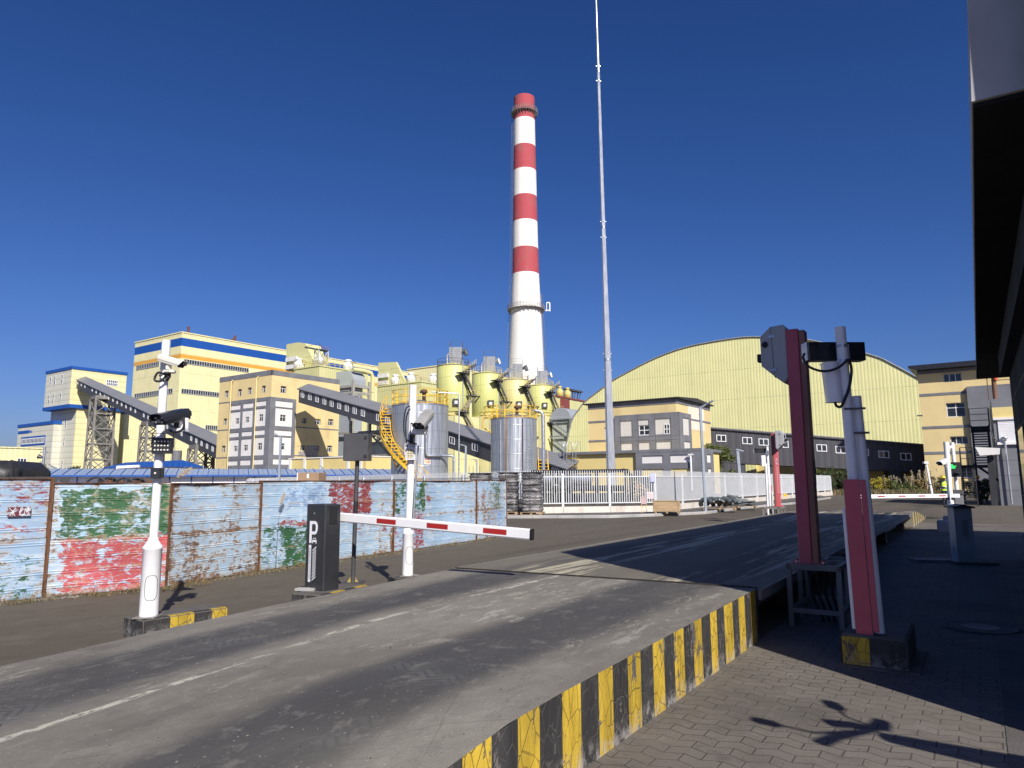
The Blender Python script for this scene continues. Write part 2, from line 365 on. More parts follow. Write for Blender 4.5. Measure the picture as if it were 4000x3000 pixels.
mb = MB(); N = 64; RAD = [0, 3, 8, 20, 50, 120, 300, 800, 2500]
vs = [(r*math.cos(2*math.pi*k/N), r*math.sin(2*math.pi*k/N), 0) for r in RAD[1:] for k in range(N)]
fs = [tuple(range(N))]+[(i*N+k, i*N+(k+1) % N, (i+1)*N+(k+1) % N, (i+1)*N+k) for i in range(len(RAD)-2) for k in range(N)]
mb.add(vs, fs); g = tag(mb.build('ground', m_asph), kind='structure'); g.rotation_euler[2] = BF.rz
def bf_obj(mb, name, mats, parent=None, **k):
    o = mb.build(name, mats, parent, **k)
    if parent is None: o.rotation_euler[2] = BF.rz
    return o
# pavers right of the ramp, bare concrete apron beyond
mb = MB(); mb.quad((-1.93, -6, .004), (.02, -6, .004), (.02, 30.5, .004), (-1.93, 30.5, .004))
tag(bf_obj(mb, 'paving', m_pave, fixn=False), kind='structure')
m_apron = M('dark_concrete_apron', (.092, .084, .077), .9, var=.18, vs=.9, dirt=.4, dcol=(.07, .065, .06), ds=.7, bump=.006, bs=60)
mb = MB(); mb.quad((.02, -6, .008), (9, -6, .008), (9, 9.6, .008), (.02, 9.6, .008))
tag(bf_obj(mb, 'apron', m_apron, fixn=False), kind='structure')
mb = MB(); mb.quad((.02, 9.6, .004), (16, 9.6, .004), (16, 30.5, .004), (.02, 30.5, .004))
tag(bf_obj(mb, 'paving', m_pave, fixn=False), kind='structure')

# near ramp: bilinear crown, striped cheek wall on the right
def ramp_mesh(prof, xl, xr, stripes_from, stripe, flip=1):
    mb = MB(); nx = 8
    for i in range(len(prof)-1):
        u0, l0, r0 = prof[i]; u1, l1, r1 = prof[i+1]
        for k in range(nx):
            a, c = k/nx, (k+1)/nx
            P = lambda t, u, l, r: (xl+(xr-xl)*t, u, l+(r-l)*t)
            mb.quad(P(a, u0, l0, r0), P(c, u0, l0, r0), P(c, u1, l1, r1), P(a, u1, l1, r1))
        mb.quad((xl, u1, 0), (xl, u0, 0), (xl, u0, l0), (xl, u1, l1), mi=0)
    def zr(u):
        for i in range(len(prof)-1):
            u0, _, r0 = prof[i]; u1, _, r1 = prof[i+1]
            if u0 <= u <= u1: return r0+(r1-r0)*(u-u0)/(u1-u0)
        return prof[-1][2]
    return mb, zr
prof = [(-4.5, 0, 0), (-1.5, .14, .13), (.8, .255, .25), (1.7, .30, .325), (2.4, .33, .385), (2.9, .345, .44), (3.4, .37, .455), (4.6, .41, .47), (6, .435, .485), (7.40, .465, .495)]
mb, zr = ramp_mesh(prof, -5.7, -1.92, 0, 0)
edges = [7.40, 7.31, 7.12, 6.92, 6.72, 6.53, 6.28, 6.07, 5.90, 5.68, 5.48, 5.27, 5.07, 4.87, 4.67, 4.46, 4.26, 4.04, 3.85, 3.63, 3.42, 3.19, 2.99, 2.77]
while edges[-1] > -4: edges.append(edges[-1]-.215)
for i in range(len(edges)-1):
    a, c = edges[i], edges[i+1]
    if zr(c) < .03: break
    mb.quad((-1.92, c, 0), (-1.92, a, 0), (-1.92, a, zr(a)), (-1.92, c, zr(c)), mi=2 if i % 2 == 0 else 1)
mb.quad((-5.7, 7.40, 0), (-1.92, 7.40, 0), (-1.92, 7.40, .495), (-5.7, 7.40, .465), mi=2)
rp = tag(bf_obj(mb, 'ramp', [m_ramp, m_sy, m_sb], fixn=False), kind='structure')
m_islandtop = M('island_concrete', (.10, .092, .082), .9, var=.25, vs=5, dirt=.35, dcol=(.06, .055, .05), ds=3, bump=.006, bs=40)
# weighbridge
t = empty('weighbridge', BF.wor(-3.81, 17.45), BF.rz, 'long dark steel weighbridge deck running between the two striped ramps', 'weighbridge')
mb = MB().box(-1.89, 1.89, -10.0, 10.02, .385, .47); bdk = mb.build('deck', m_deck, t)
bdk.data.transform(Matrix.Translation((-3.81, 17.45, 0))); bdk.location = (3.81, -17.45, 0)
mb = MB()
for x in (-1.9, 1.9): mb.box(x-.012, x+.012, -10.0, 10.02, .375, .474)
mb.build('edge_plate', m_steelgrey, t)
for x in (-1.45, -.5, .5, 1.45):
    mb = MB().box(x-.15, x+.15, -9.9, 9.9, .14, .375); mb.build('girder', m_steelgrey, t)
for y in (-7.6, -2.6, 2.6, 7.6):
    for x in (-1.62, 1.62):
        mb = MB().box(x-.18, x+.18, y-.16, y+.16, 0, .36); mb.build('support_pier', m_islandtop, t, bevel=.02)
m_joint = M('dark_joint_steel', (.028, .022, .018), .8, var=.3, vs=6)
for y_, za_, zb_ in ((-10.026, .478, .507), (10.038, .474, .474)): MB().beam((-1.89, y_, za_-.03), (1.88, y_, zb_-.03), .026, .06).build('joint_angle', m_joint, t)
# far ramp
profF = [(27.52, .47, .47), (29.0, .46, .46), (31.0, .31, .31), (34.5, 0, 0)]
mb = MB()
for i in range(3):
    u0, l0, r0 = profF[i]; u1, l1, r1 = profF[i+1]
    mb.quad((-5.7, u0, l0), (-1.92, u0, r0), (-1.92, u1, r1), (-5.7, u1, l1)); mb.quad((-5.7, u1, 0), (-5.7, u0, 0), (-5.7, u0, l0), (-5.7, u1, l1))
def zf(u):
    for i in range(3):
        if profF[i][0] <= u <= profF[i+1][0]:
            a = (u-profF[i][0])/(profF[i+1][0]-profF[i][0]); return profF[i][2]*(1-a)+profF[i+1][2]*a
    return 0
u = 27.52; k = 0
while u < 34.4:
    v = min(u+.5, 34.5); mb.quad((-1.92, u, 0), (-1.92, v, 0), (-1.92, v, zf(v)), (-1.92, u, zf(u)), mi=1+k % 2); u = v; k += 1
mb.quad((-5.7, 27.52, 0), (-1.92, 27.52, 0), (-1.92, 27.52, .47), (-5.7, 27.52, .47), mi=0)
m_sy2 = stripe_mat('faded_cream_kerb_paint', (.50, .38, .12), (.2, .16, .08), (.16, .15, .14))
m_sb2 = stripe_mat('faded_grey_kerb_paint', (.07, .068, .065), (.12, .11, .1), (.25, .24, .22))
tag(bf_obj(mb, 'ramp', [m_ramp, m_sy2, m_sb2], fixn=False), kind='structure')

# small stones and coal crumbs strewn over ramp and pavers
mb = MB(); rs = random.Random(3)
for i in range(900):
    if rs.random() < .6: x = rs.uniform(-5.6, -1.95); y = 1.8+7*rs.random()**1.3; z = .40 if False else None
    else: x = rs.uniform(-1.9, 0); y = 3.2+4.5*rs.random(); z = .004
    if z is None:
        if y > 7.4: continue
        a = (x+5.7)/3.78
        for q in range(len(prof)-1):
            if prof[q][0] <= y <= prof[q+1][0]:
                f = (y-prof[q][0])/(prof[q+1][0]-prof[q][0]); zl = prof[q][1]*(1-f)+prof[q+1][1]*f; zz = prof[q][2]*(1-f)+prof[q+1][2]*f
        z = zl+(zz-zl)*a
    if x > -2.2 and rs.random() < .4: continue
    r = rs.uniform(.002, .0055)*(1.6 if rs.random() < .06 else 1); c = Vector((x, y, z+r*.3))
    vs = [c+Vector((rs.uniform(.6, 1.2)*r*p[0], rs.uniform(.6, 1.2)*r*p[1], rs.uniform(.5, 1)*r*p[2])) for p in ((1,0,0),(0,1,0),(-1,0,0),(0,-1,0),(0,0,1),(0,0,-1))]
    mb.add(vs, [(0,1,4),(1,2,4),(2,3,4),(3,0,4),(1,0,5),(2,1,5),(3,2,5),(0,3,5)], 0 if rs.random() < .85 else 1)
tag(bf_obj(mb, 'gravel_crumbs', [M('coal_crumb', (.035, .033, .032), .8), M('stone_chip', (.22, .205, .19), .9)], fixn=False),
    'loose gravel and coal crumbs scattered over the ramp and pavers', 'gravel', kind='stuff')

# ------------------------------------------------------------ sidewalk with kerb along the far fence
KB = [(-1200, 2075), (1500, 2032), (1982, 2025), (2375, 2024), (2561, 2017), (2680, 2012), (2758, 2008), (2932, 1985), (3100, 1970), (3246, 1947)]
kpts = [G(*p) for p in KB]; kpts[0] = Vector((-40, 26.5, 0)); kpts[1] = Vector((-8, 30.4, 0))
inn = [Vector((-40, 34, 0)), Vector((-8, 36, 0)), A(1982, 1900, 36), A(2375, 1900, 37), A(2561, 1900, 38), A(2640, 1900, 42), A(2700, 1900, 46), A(2840, 1900, 56), A(3000, 1900, 68), A(3150, 1900, 84)]
mb = MB(); mk = MB()
for i in range(len(kpts)-1):
    a, b2, c, d = kpts[i], kpts[i+1], inn[i+1], inn[i]
    n = (c-b2+d-a); n.z = 0; n.normalize(); a1, b1 = a+n*.14, b2+n*.14
    mb.quad((a1.x, a1.y, .118), (b1.x, b1.y, .118), (c.x, c.y, .118), (d.x, d.y, .118))
    L = (b2-a).length; q = max(1, int(L/.98))
    for k in range(q):
        p0 = a.lerp(b2, k/q+.008/L*.6); p1 = a.lerp(b2, (k+1)/q-.008/L*.6); r0 = a1.lerp(b1, k/q); r1 = a1.lerp(b1, (k+1)/q); h = .125+random.uniform(-.008, .008)
        e0, e1 = p0+n*.03, p1+n*.03
        mk.quad((p0.x,p0.y,-.01),(p1.x,p1.y,-.01),(p1.x,p1.y,h-.035),(p0.x,p0.y,h-.035)); mk.quad((p0.x,p0.y,h-.035),(p1.x,p1.y,h-.035),(e1.x,e1.y,h),(e0.x,e0.y,h)); mk.quad((e0.x,e0.y,h),(e1.x,e1.y,h),(r1.x,r1.y,h),(r0.x,r0.y,h))
tag(mb.build('sidewalk', M('dusty_sidewalk', (.10, .092, .085), .9, var=.15, vs=.5, dirt=.3, dcol=(.20, .18, .16), ds=.4), fixn=False), kind='structure')
tag(mk.build('kerb', m_concr, fixn=False), kind='structure')

# ------------------------------------------------------------ traffic islands (painted concrete blocks)
def island(pa, pb, width, h, label, segs, skew=0.0):
    a = G(*pa, h); b2 = G(*pb, h); L = (b2-a).length; ang = math.degrees(math.atan2(b2.x-a.x, b2.y-a.y))
    fr = Fr((a.x, a.y, 0), ang); t = empty('traffic_island', fr.o, fr.rz, label, 'traffic island', 'painted islands left of the ramp')
    mb = MB().bbox(-width, 0, 0, L, 0, h, .018, 0); mb.build('block', m_islandtop, t)
    y = 0
    for i, s in enumerate(segs):
        y2 = min(L-.012, y+s*L); mb = MB(); mi = m_sb if i % 2 == 0 else m_sy
        mb.box(-.03, .003, max(.012, y), y2, .0, h-.012); mb.box(-.07, -.012, max(.012, y), y2, h-.01, h+.003)
        if i == 0: mb.box(-width+.012, -.012, -.003, .01, 0, h-.014)
        if i == len(segs)-1: mb.box(-width+.012, -.012, L-.01, L+.003, 0, h-.014)
        mb.build('painted_band', mi, t); y = y2
    return t, fr
isl1, f1 = island((560, 2424), (890, 2372), .40, .2, 'grey topped island with bold black and yellow bands carrying the tall twin camera pole', (.30, .28, .22, .20))
isl2, f2 = island((1289, 2320), (1457, 2281), .50, .2, 'long painted island under the black parking barrier cabinet', (.20, .28, .25, .27))
isl3, f3 = island((1545, 2258), (1671, 2249), .35, .2, 'short dusty island at the foot of the pole with the white floodlight', (.55, .45))
isl2.location -= f2.y*.12
# ============================================================ FOREGROUND POLES, CAMERAS, BARRIERS
PI = math.pi
def cam_pole(base, top, rs, rb, zs, label, stripes=()):
    """white steel pole, wide sleeve below, hatch"""
    t = empty('camera_pole', base, 0, label, 'pole', 'white camera poles on the painted islands'); d = top-base; L = d.z
    P = lambda z: Vector((d.x*z/L, d.y*z/L, z))
    mb = MB(); mb.tube([P(zs-.05), P(L)], rs, 24); mb.build('shaft', m_white_paint, t)
    mb = MB().lathe([(rb*1.02, 0), (rb, .03), (rb, zs-.10), (rb*1.05, zs-.095), (rb*1.05, zs-.07), (rb*.98, zs-.065), (rs*1.25, zs-.01), (rs*1.15, zs), (rs*1.15, zs+.02), (rs, zs+.022)], 28)
    mb.build('base_sleeve', m_white_paint, t)
    mb = MB(); hh = []
    for k in range(20):
        a = 2*PI*k/20; s, c = math.sin(a), math.cos(a); hx = .062*(abs(c)**.6)*(1 if c > 0 else -1); hz = .125*(abs(s)**.6)*(1 if s > 0 else -1)
        ang = -PI/2+.55+hx/rb; hh.append((rb*1.012*math.cos(ang), rb*1.012*math.sin(ang), .30+hz))
    mb.tube(hh+[hh[0]], .0035, 5, cap=False); mb.build('hatch', m_steelgrey, t)
    mb = MB().box(-rb*1.2, rb*1.2, -rb*1.2, rb*1.2, 0, .012); mb.build('base_plate', m_steelgrey, t)
    for z0, z1, mi in stripes:            # peeling wrapped tape on the left flank
        mb = MB(); n = 7
        for k in range(n):
            a0 = PI*1.02+k*.11; a1 = a0+.11; o0 = (k-3)*.012
            q = [P(z)+Vector((math.cos(a)*(rs+.0015), math.sin(a)*(rs+.0015), 0)) for a, z in ((a0, z0+o0), (a1, z0+o0+.012), (a1, z1+o0+.012), (a0, z1+o0))]
            mb.quad(*q)
        mb.build('tape_band', mi, t, fixn=False)
    return t
m_dkgrey = M('dark_grey_steel_paint', (.055, .055, .058), .5, var=.12, dirt=.3, dcol=(.12, .11, .10), ds=3)
m_tan = M('tan_tape', (.50, .34, .24), .6); m_tapeb = M('black_tape', (.02, .02, .022), .5)
p1 = G(580, 2410, .2); p1t = A(650, 1330, p1.y)
pole1 = cam_pole(p1, p1t, .044, .092, .78, 'nearest white pole with two cameras and a square LED floodlight',
    [(.80, .98, m_tan), (.99, 1.07, m_tapeb), (1.08, 1.22, m_tan), (1.23, 1.33, m_tapeb), (1.69, 1.74, m_tapeb), (1.75, 1.88, m_tan), (2.05, 2.20, m_tan)])
p2 = G(1592, 2250, .2); p2t = A(1614, 1505, p2.y)
pole2 = cam_pole(p2, p2t, .064*.9, .080, .70, 'white pole behind the barrier boom with one grey camera and a small floodlight')

def bullet_cam(name, loc, rz, tilt, sc_, mhouse, label, mask, hood=.05, lenses=4):
    """box camera: bevelled hexagon housing, front mask with lenses, sun hood, foot bracket; looks along -y"""
    t = empty(name, loc, rz, label, 'security camera'); S = sc_
    R = Matrix.Rotation(tilt, 4, 'X')
    prof = [(-.055, -.045), (.055, -.045), (.062, -.02), (.062, .022), (.038, .05), (-.038, .05), (-.062, .022), (-.062, -.02)]
    T = lambda a, b, d: R @ Vector((a*S, d*S, b*S))
    mb = MB().prism(prof, T, -.17, .18); mb.build('housing', mhouse, t, bevel=.004*S)
    hp = [(-.068, -.012), (-.068, .026), (-.041, .056), (.041, .056), (.068, .026), (.068, -.012), (.0655, -.012), (.0655, .025), (.040, .0535), (-.040, .0535), (-.0655, .025), (-.0655, -.012)]
    mb = MB(); n = len(hp)
    vs = [T(a, b, -.17-hood*(1 if b > 0 else .55)) for a, b in hp]+[T(a, b, .185) for a, b in hp]
    mb.add(vs, [(i, (i+1) % n, n+(i+1) % n, n+i) for i in range(n)]+[tuple(range(n))[:n], tuple(range(n, 2*n))]); mb.build('sun_hood', mhouse, t)
    mb = MB().prism([(-.05, -.04), (.05, -.04), (.057, -.018), (.057, .02), (.034, .045), (-.034, .045), (-.057, .02), (-.057, -.018)], T, -.174, -.1705); f = mb.build('front_mask', mask, t)
    mb = MB()
    for i in range(lenses):
        a, b2 = ((-.03, .018), (-.03, -.018), (.03, .018), (.03, -.018))[i] if lenses == 4 else ((-.032, .012), (.032, .012))[i]
        c0 = T(a, b2, -.174); c1 = T(a, b2, -.179); mb.tube([c0, c1], .010*S, 10)
    mb.build('lens', m_gal, f)
    mb = MB().tube([T(0, -.004, -.174), T(0, -.004, -.182)], .022*S, 16); mb.build('lens', m_glass, f)
    return t, T, S
m_cream = M('cream_camera_plastic', (.74, .71, .62), .4, var=.03); m_camblk = M('charcoal_camera_paint', (.022, .024, .030), .35, var=.1)
m_camgrey = M('grey_camera_paint', (.30, .295, .285), .5, var=.08)  # even grey paint for the second pole's camera
# upper cream camera, nose to the right and slightly down
c = A(670, 1412, p1.y-.13); t, T, S = bullet_cam('security_camera', c, rad(72), rad(17), .80, m_cream, 'cream box camera with tinted nose, upper one on the nearest white pole', m_camblk, lenses=2)
v = Vector((0, 0, 0))
mb = MB().tube([T(0, -.05, .03), T(0, -.05, .03)+Vector((0, 0, -.05))], .03, 14); mb.box(-.05, .05, -.02, .06, -.115, -.095)
mb.lathe([(.045, -.125), (.05, -.115), (.05, -.105), (.03, -.09)], 16); mb.build('foot_bracket', m_cream, t)
mb = MB().beam((0, .02, -.14), Matrix.Rotation(-rad(72), 3, 'Z') @ Vector((-.10, .12, -.17)), .035, .05); mb.build('wall_arm', m_rubber, t)
# lower black camera, nose to the left front
c = A(672, 1630, p1.y-.17); t, T, S = bullet_cam('security_camera', c, rad(-10), rad(13), 1.18, m_camblk, 'large black box camera on the nearest white pole just above its floodlight', m_black)
mb = MB().tube([T(0, -.05, .06), T(0, -.05, .06)+Vector((0, 0, -.07))], .028, 12); mb.build('tilt_joint', m_camblk, t)
q = T(0, -.05, .06)
mb = MB().box(q.x-.03, q.x+.11, q.y-.02, q.y+.05, q.z-.10, q.z-.07); mb.prism([(q.x+.02, q.z-.09), (q.x+.11, q.z-.09), (q.x+.11, q.z+.04), (q.x+.06, q.z+.05)], XZ, q.y+.03, q.y+.045); mb.beam((q.x, q.y, q.z-.08), (q.x-.06, q.y+.12, q.z-.10), .05, .03)
mb.build('foot_bracket', m_white_paint, t)
# cables on pole 1
def cable(pts, r, label, m=m_rubber, par=None, name='cable'):
    pp = []; P = [Vector(p) for p in pts]
    for i in range(len(P)-1):          # catmull-rom
        a, b2, c2, d = P[max(i-1, 0)], P[i], P[i+1], P[min(i+2, len(P)-1)]
        for k in range(6):
            t_ = k/6; pp.append(.5*((2*b2)+(c2-a)*t_+(2*a-5*b2+4*c2-d)*t_**2+(3*b2-a-3*c2+d)*t_**3))
    pp.append(P[-1]); mb = MB().tube(pp, r, 8)
    if par is not None:
        o = mb.build(name, m, par); o.data.transform(Matrix.Translation(-par.location)); return o
    o0 = P[0].copy(); o = mb.build(name, m); o.data.transform(Matrix.Translation(-o0)); o.location = o0
    return tag(o, label, 'cable')
Y1 = p1.y-.06
cable([A(632, 1440, Y1), A(624, 1470, Y1-.03), A(645, 1458, Y1-.06), A(655, 1468, Y1-.05)], .006, 'thin cable', m_steelgrey, pole1)
cable([A(655, 1468, Y1-.06), A(620, 1455, Y1-.06), A(605, 1475, Y1-.06), A(607, 1487, Y1-.06), A(630, 1488, Y1-.05), A(650, 1465, Y1-.04)], .012, 'black corrugated cable looped beside the cream camera')
cable([A(718, 1628, Y1-.12), A(718, 1665, Y1-.12), A(705, 1683, Y1-.12), A(680, 1688, Y1-.11), A(662, 1680, Y1-.08)], .012, 'black cable loop under the large black camera')
def led_flood(loc, rz, wd, ht, nx, nz, mframe, mface, mled, label, depth=.06, round_=True):
    t = empty('floodlight', loc, rz, label, 'floodlight')
    MB().bbox(-wd/2, wd/2, 0, depth, -ht/2, ht/2, .012).build('casing', mframe, t)
    MB().box(-wd/2+.022, wd/2-.022, -.004, .01, -ht/2+.022, ht/2-.022).build('face', mface, t)
    mb = MB(); iw, ih = wd-.075, ht-.075
    for i in range(nx):
        for j in range(nz):
            x = -iw/2+iw*i/(nx-1); z = -ih/2+ih*j/(nz-1)
            if round_: mb.tube([(x, -.004, z), (x, -.012, z)], [.0105, .007], 9, sm=False)
            else: mb.box(x-.5*iw/(nx-1)+.003, x+.5*iw/(nx-1)-.003, -.009, -.004, z-.5*ih/(nz-1)+.003, z+.5*ih/(nz-1)-.003)
    mb.build('led', mled, t)
    mb = MB().beam((-wd/2-.006, depth/2, -.02), (-wd/2-.006, depth/2, .05+ht/2), .006, .03); mb.beam((wd/2+.006, depth/2, -.02), (wd/2+.006, depth/2, .05+ht/2), .006, .03); mb.beam((-wd/2, depth/2, .05+ht/2), (wd/2, depth/2, .05+ht/2), .03, .006)
    mb.build('bracket', mframe, t); return t
m_led = M('led_lens', (.66, .66, .60), .25); m_ledy = M('yellowish_led', (.62, .58, .40), .3)
led_flood(A(631, 1741, p1.y-.12), rad(6), .205, .165, 5, 3, m_camblk, m_black, m_led, 'black floodlight with three rows of round LEDs, low on the nearest white pole')
t = empty('junction_box', A(611, 1848, p1.y-.075), rad(4), 'small black box with a pale hexagon bolt strapped on the nearest white pole', 'junction box')
MB().bbox(-.05, .05, -.03, .03, -.055, .055, .006).build('casing', m_camblk, t); MB().tube([(0, -.03, 0), (0, -.035, 0)], .011, 6, sm=False).build('bolt', m_led, t)
MB().box(.05, .075, -.012, .012, -.05, .05).build('hinge', m_black, t)

# camera, bracket, cables, flood on pole 2
c = A(1656, 1640, p2.y-.34); t, T, S = bullet_cam('security_camera', c, rad(-12), rad(27), 1.30, m_camgrey, 'weathered grey box camera on the pole behind the barrier boom', m_black, lenses=2)
mb = MB().beam(T(0, -.045, .05), T(0, -.045, .05)+Vector((0, 0, -.15)), .05, .05); mb.build('foot_bracket', m_steelgrey, t)
q0 = A(1612, 1690, p2.y-.33); t = empty('mounting_box', q0, rad(-3), 'pale grey sheet steel bracket box under the grey camera', 'bracket')
MB().box(-.02, .185, -.015, .26, -.015, .118).build('shelf', m_white_paint, t); MB().box(-.04, -.023, .04, .30, -.05, .15).build('clamp', m_black, t)
Y2 = p2.y-.1
cable([A(1602, 1588, Y2), A(1588, 1592, Y2), A(1580, 1625, Y2), A(1577, 1670, Y2), A(1584, 1710, Y2-.02), A(1605, 1728, Y2-.06), A(1628, 1735, Y2-.1)], .011, 'outer of two black cables bowing left of the pole with the grey camera')
cable([A(1602, 1596, Y2-.02), A(1590, 1620, Y2-.02), A(1585, 1660, Y2-.02), A(1587, 1720, Y2-.02), A(1592, 1752, Y2-.02)], .011, 'inner of two black cables running straight down to the small floodlight')
led_flood(A(1602, 1771, p2.y-.14), rad(8), .145, .185, 4, 4, m_white_paint, m_black, m_ledy, 'pale framed floodlight with yellowish LED grid behind the barrier boom', round_=False)
mb = MB().tube([A(1634, 1740, p2.y-.09)-p2, A(1612, 2060, p2.y-.09)-p2], .013, 10); mb.build('conduit', m_gal, pole2)
mb = MB().box(.02, .075, -.14, -.08, 1.93, 2.06); mb.build('clip', m_black, pole2)
t = mb = MB().tube([(.10, -.08, .015), (.17, -.12, .015)], .022, 10); o = mb.build('pipe_stub', m_steelgrey); o.location = p2; tag(o, 'short grey pipe stub lying at the foot of the second white pole', 'pipe')

# ------------------------------------------------------------ parking barrier
bc = G(1262, 2311, .2); fr = Fr((bc.x, bc.y, .2), 36.0)
t = empty('barrier_gate', fr.wor(-.19, .13), fr.rz, 'black parking barrier cabinet with a white P and a white boom across the ramp', 'barrier')
m_cab = M('charcoal_cabinet_paint', (.028, .029, .033), .38, var=.1, vs=3, dirt=.18, dcol=(.09, .085, .08), ds=3, bump=.0006, bs=260)
cab = MB().bbox(-.19, .19, -.13, .13, .0, 1.085, .016).build('cabinet', m_cab, t)
door = MB().box(-.165, .145, -.1335, -.129, .10, 1.02).build('door', m_cab, cab)
MB().tube([(-.02, -.133, .97), (-.02, -.138, .97)], .011, 12).build('lock', m_gal, door)
m_logo = M('white_vinyl', (.80, .81, .84), .45, var=.02)
mb = MB(); yv = -.1365
def flat(poly): mb.prism(poly, XZ, yv, yv+.002)
arc = [(.04*math.sin(a)*1.25, .8-.0+.07*math.cos(a)) for a in [PI*k/12 for k in range(13)]]
flat([(-.105, .59), (-.062, .59), (-.062, .87), (-.105, .87)])
oc = [(.0+.055*math.sin(PI*k/12), .785+.085*math.cos(PI*k/12)) for k in range(13)]; ic = [(.0+.017*math.sin(PI*k/12), .785+.047*math.cos(PI*k/12)) for k in range(13)]
for k in range(12): flat([oc[k], oc[k+1], ic[k+1], ic[k]])
flat([(-.062, .832), (.0, .832), (.0, .87), (-.062, .87)]); flat([(-.062, .70), (.0, .70), (.0, .738), (-.062, .738)])
cx, cz = -.005, .607                              # little car seen from the front
flat([(cx-.042, cz-.002), (cx+.042, cz-.002), (cx+.042, cz+.018), (cx+.034, cz+.024), (cx-.034, cz+.024), (cx-.042, cz+.018)])
flat([(cx-.032, cz+.03), (cx-.024, cz+.05), (cx+.024, cz+.05), (cx+.032, cz+.03), (cx+.026, cz+.03), (cx+.020, cz+.043), (cx-.020, cz+.043), (cx-.026, cz+.03)])
flat([(cx-.042, cz-.02), (cx-.028, cz-.02), (cx-.028, cz-.004), (cx-.042, cz-.004)]); flat([(cx+.028, cz-.02), (cx+.042, cz-.02), (cx+.042, cz-.004), (cx+.028, cz-.004)])
flat([(-.110, .10), (-.064, .10), (-.064, .565), (-.110, .565)])
for k in range(11):
    z = .118+k*.037; flat([(-.034, z), (.034, z+.046), (.034, z+.062), (-.034, z+.016)])
lg = mb.build('logo', m_logo, door)
def text_mesh(body, size, M4, mat, par, name='lettering', bendR=None):
    cu = bpy.data.curves.new('t', 'FONT'); cu.body = body; cu.size = size; cu.align_x = 'CENTER'; cu.align_y = 'CENTER'; cu.extrude = 0.0
    ob = bpy.data.objects.new('t', cu); COL.objects.link(ob); dg = bpy.context.evaluated_depsgraph_get()
    me = bpy.data.meshes.new_from_object(ob.evaluated_get(dg)); bpy.data.objects.remove(ob); bpy.data.curves.remove(cu)
    me.transform(M4); me.name = name
    if bendR:
        for v_ in me.vertices:
            a = -PI/2+v_.co.x/bendR; v_.co = Vector((bendR*math.cos(a), bendR*math.sin(a), v_.co.z))
    me.materials.clear(); me.materials.append(mat); o = bpy.data.objects.new(name, me); COL.objects.link(o); o.parent = par; return o
m_ink = M('grey_print', (.16, .165, .18), .6)
text_mesh('PARKING SYSTEM', .050, Matrix.Translation((-.087, -.1385, .33)) @ Matrix.Rotation(PI/2, 4, 'X') @ Matrix.Rotation(-PI/2, 4, 'Z'), m_ink, lg)
MB().box(.185, .196, -.06, .06, .83, 1.05).build('hub_housing', m_black, cab)
be = A(2078, 2088, 8.05); bl = (Matrix.Rotation(-fr.rz, 4, 'Z') @ (be-t.location)); br_ = (Matrix.Rotation(-fr.rz, 4, 'Z') @ (A(1328, 2020, 9.62)-t.location))
d = (bl-br_).normalized()
mb = MB(); up = Vector((0, 0, 1)); sx = d.cross(up).normalized(); uu = sx.cross(d)
pf = [(-.022, -.06), (.022, -.06), (.032, -.045), (.032, .045), (.022, .06), (-.022, .06), (-.032, .045), (-.032, -.045)]
def along(s, e, k=1.0, mi=0): mb.prism([(a*k, b*k) for a, b in pf], lambda a, b, q: br_+d*q+sx*a+uu*b, s, e, mi)
LB = (bl-br_).length; along(-.05, LB-.012); boom = mb.build('boom', m_white_paint, t)
mb = MB(); along(LB-.012, LB+.01, 1.03); mb.build('end_cap', m_black, boom)
for s in (.20, .47, .745):
    for f_ in (.78, 1.0):
        pass
m_refl = M('red_reflective_tape', (.36, .022, .02), .35, var=.1)
for s in (.285, .56, .84):
    mb = MB(); q = br_+d*(LB*s); mb.prism([(-.16, -.028), (.16, -.028), (.16, .030), (-.16, .030)], lambda a, b, q_: q+d*a+uu*b+sx*q_, .0325, .0345); mb.build('reflector', m_refl, boom)
o = MB().bbox(-.13, .13, -.06, .06, 0, .03, .006).build('mortar_lump', m_concr); o.location = G(1195, 2306, .2); o.rotation_euler[2] = rad(-12); tag(o, 'flat grey mortar lump beside the foot of the barrier cabinet', 'rubble')

# ------------------------------------------------------------ dark control box on a post
pb = G(1378, 2277, .2); pt = A(1396, 1800, pb.y)
t = empty('control_box_post', pb, 0, 'dark grey steel box on a slim post behind the parking barrier', 'control box')
dt = pt-pb
MB().tube([(0, 0, .01), dt+Vector((0, 0, .02))], .030, 16).build('post', m_dkgrey, t)
MB().tube([dt*.57, dt*.665], .0312, 16).build('black_sleeve', m_black, t)
MB().box(-.14, .14, -.14, .14, 0, .012).build('base_plate', m_dkgrey, t); mb = MB()
for a in range(2):
    c_, s_ = math.cos(a*PI+.1), math.sin(a*PI+.1); mb.add([(c_*.03, s_*.03, .012), (c_*.075, s_*.075, .012), (c_*.03, s_*.03, .085), (c_*.03-s_*.006, s_*.03+c_*.006, .012), (c_*.075-s_*.006, s_*.075+c_*.006, .012), (c_*.03-s_*.006, s_*.03+c_*.006, .085)], [(0,1,2),(3,5,4),(0,2,5,3),(1,4,5,2)], 0)
mb.build('gusset', m_sy, t)
bw = .176; fb = Matrix.Rotation(rad(-12), 4, 'Z')
mb = MB(); z0 = dt.z-.0
mb.bbox(dt.x-.175, dt.x+.175, -.12, .14, z0, z0+.37, .01); cb = mb.build('box', m_dkgrey, t); 
MB().box(dt.x+.03, dt.x+.165, -.123, -.119, z0+.012, z0+.355).build('door', m_dkgrey, cb)
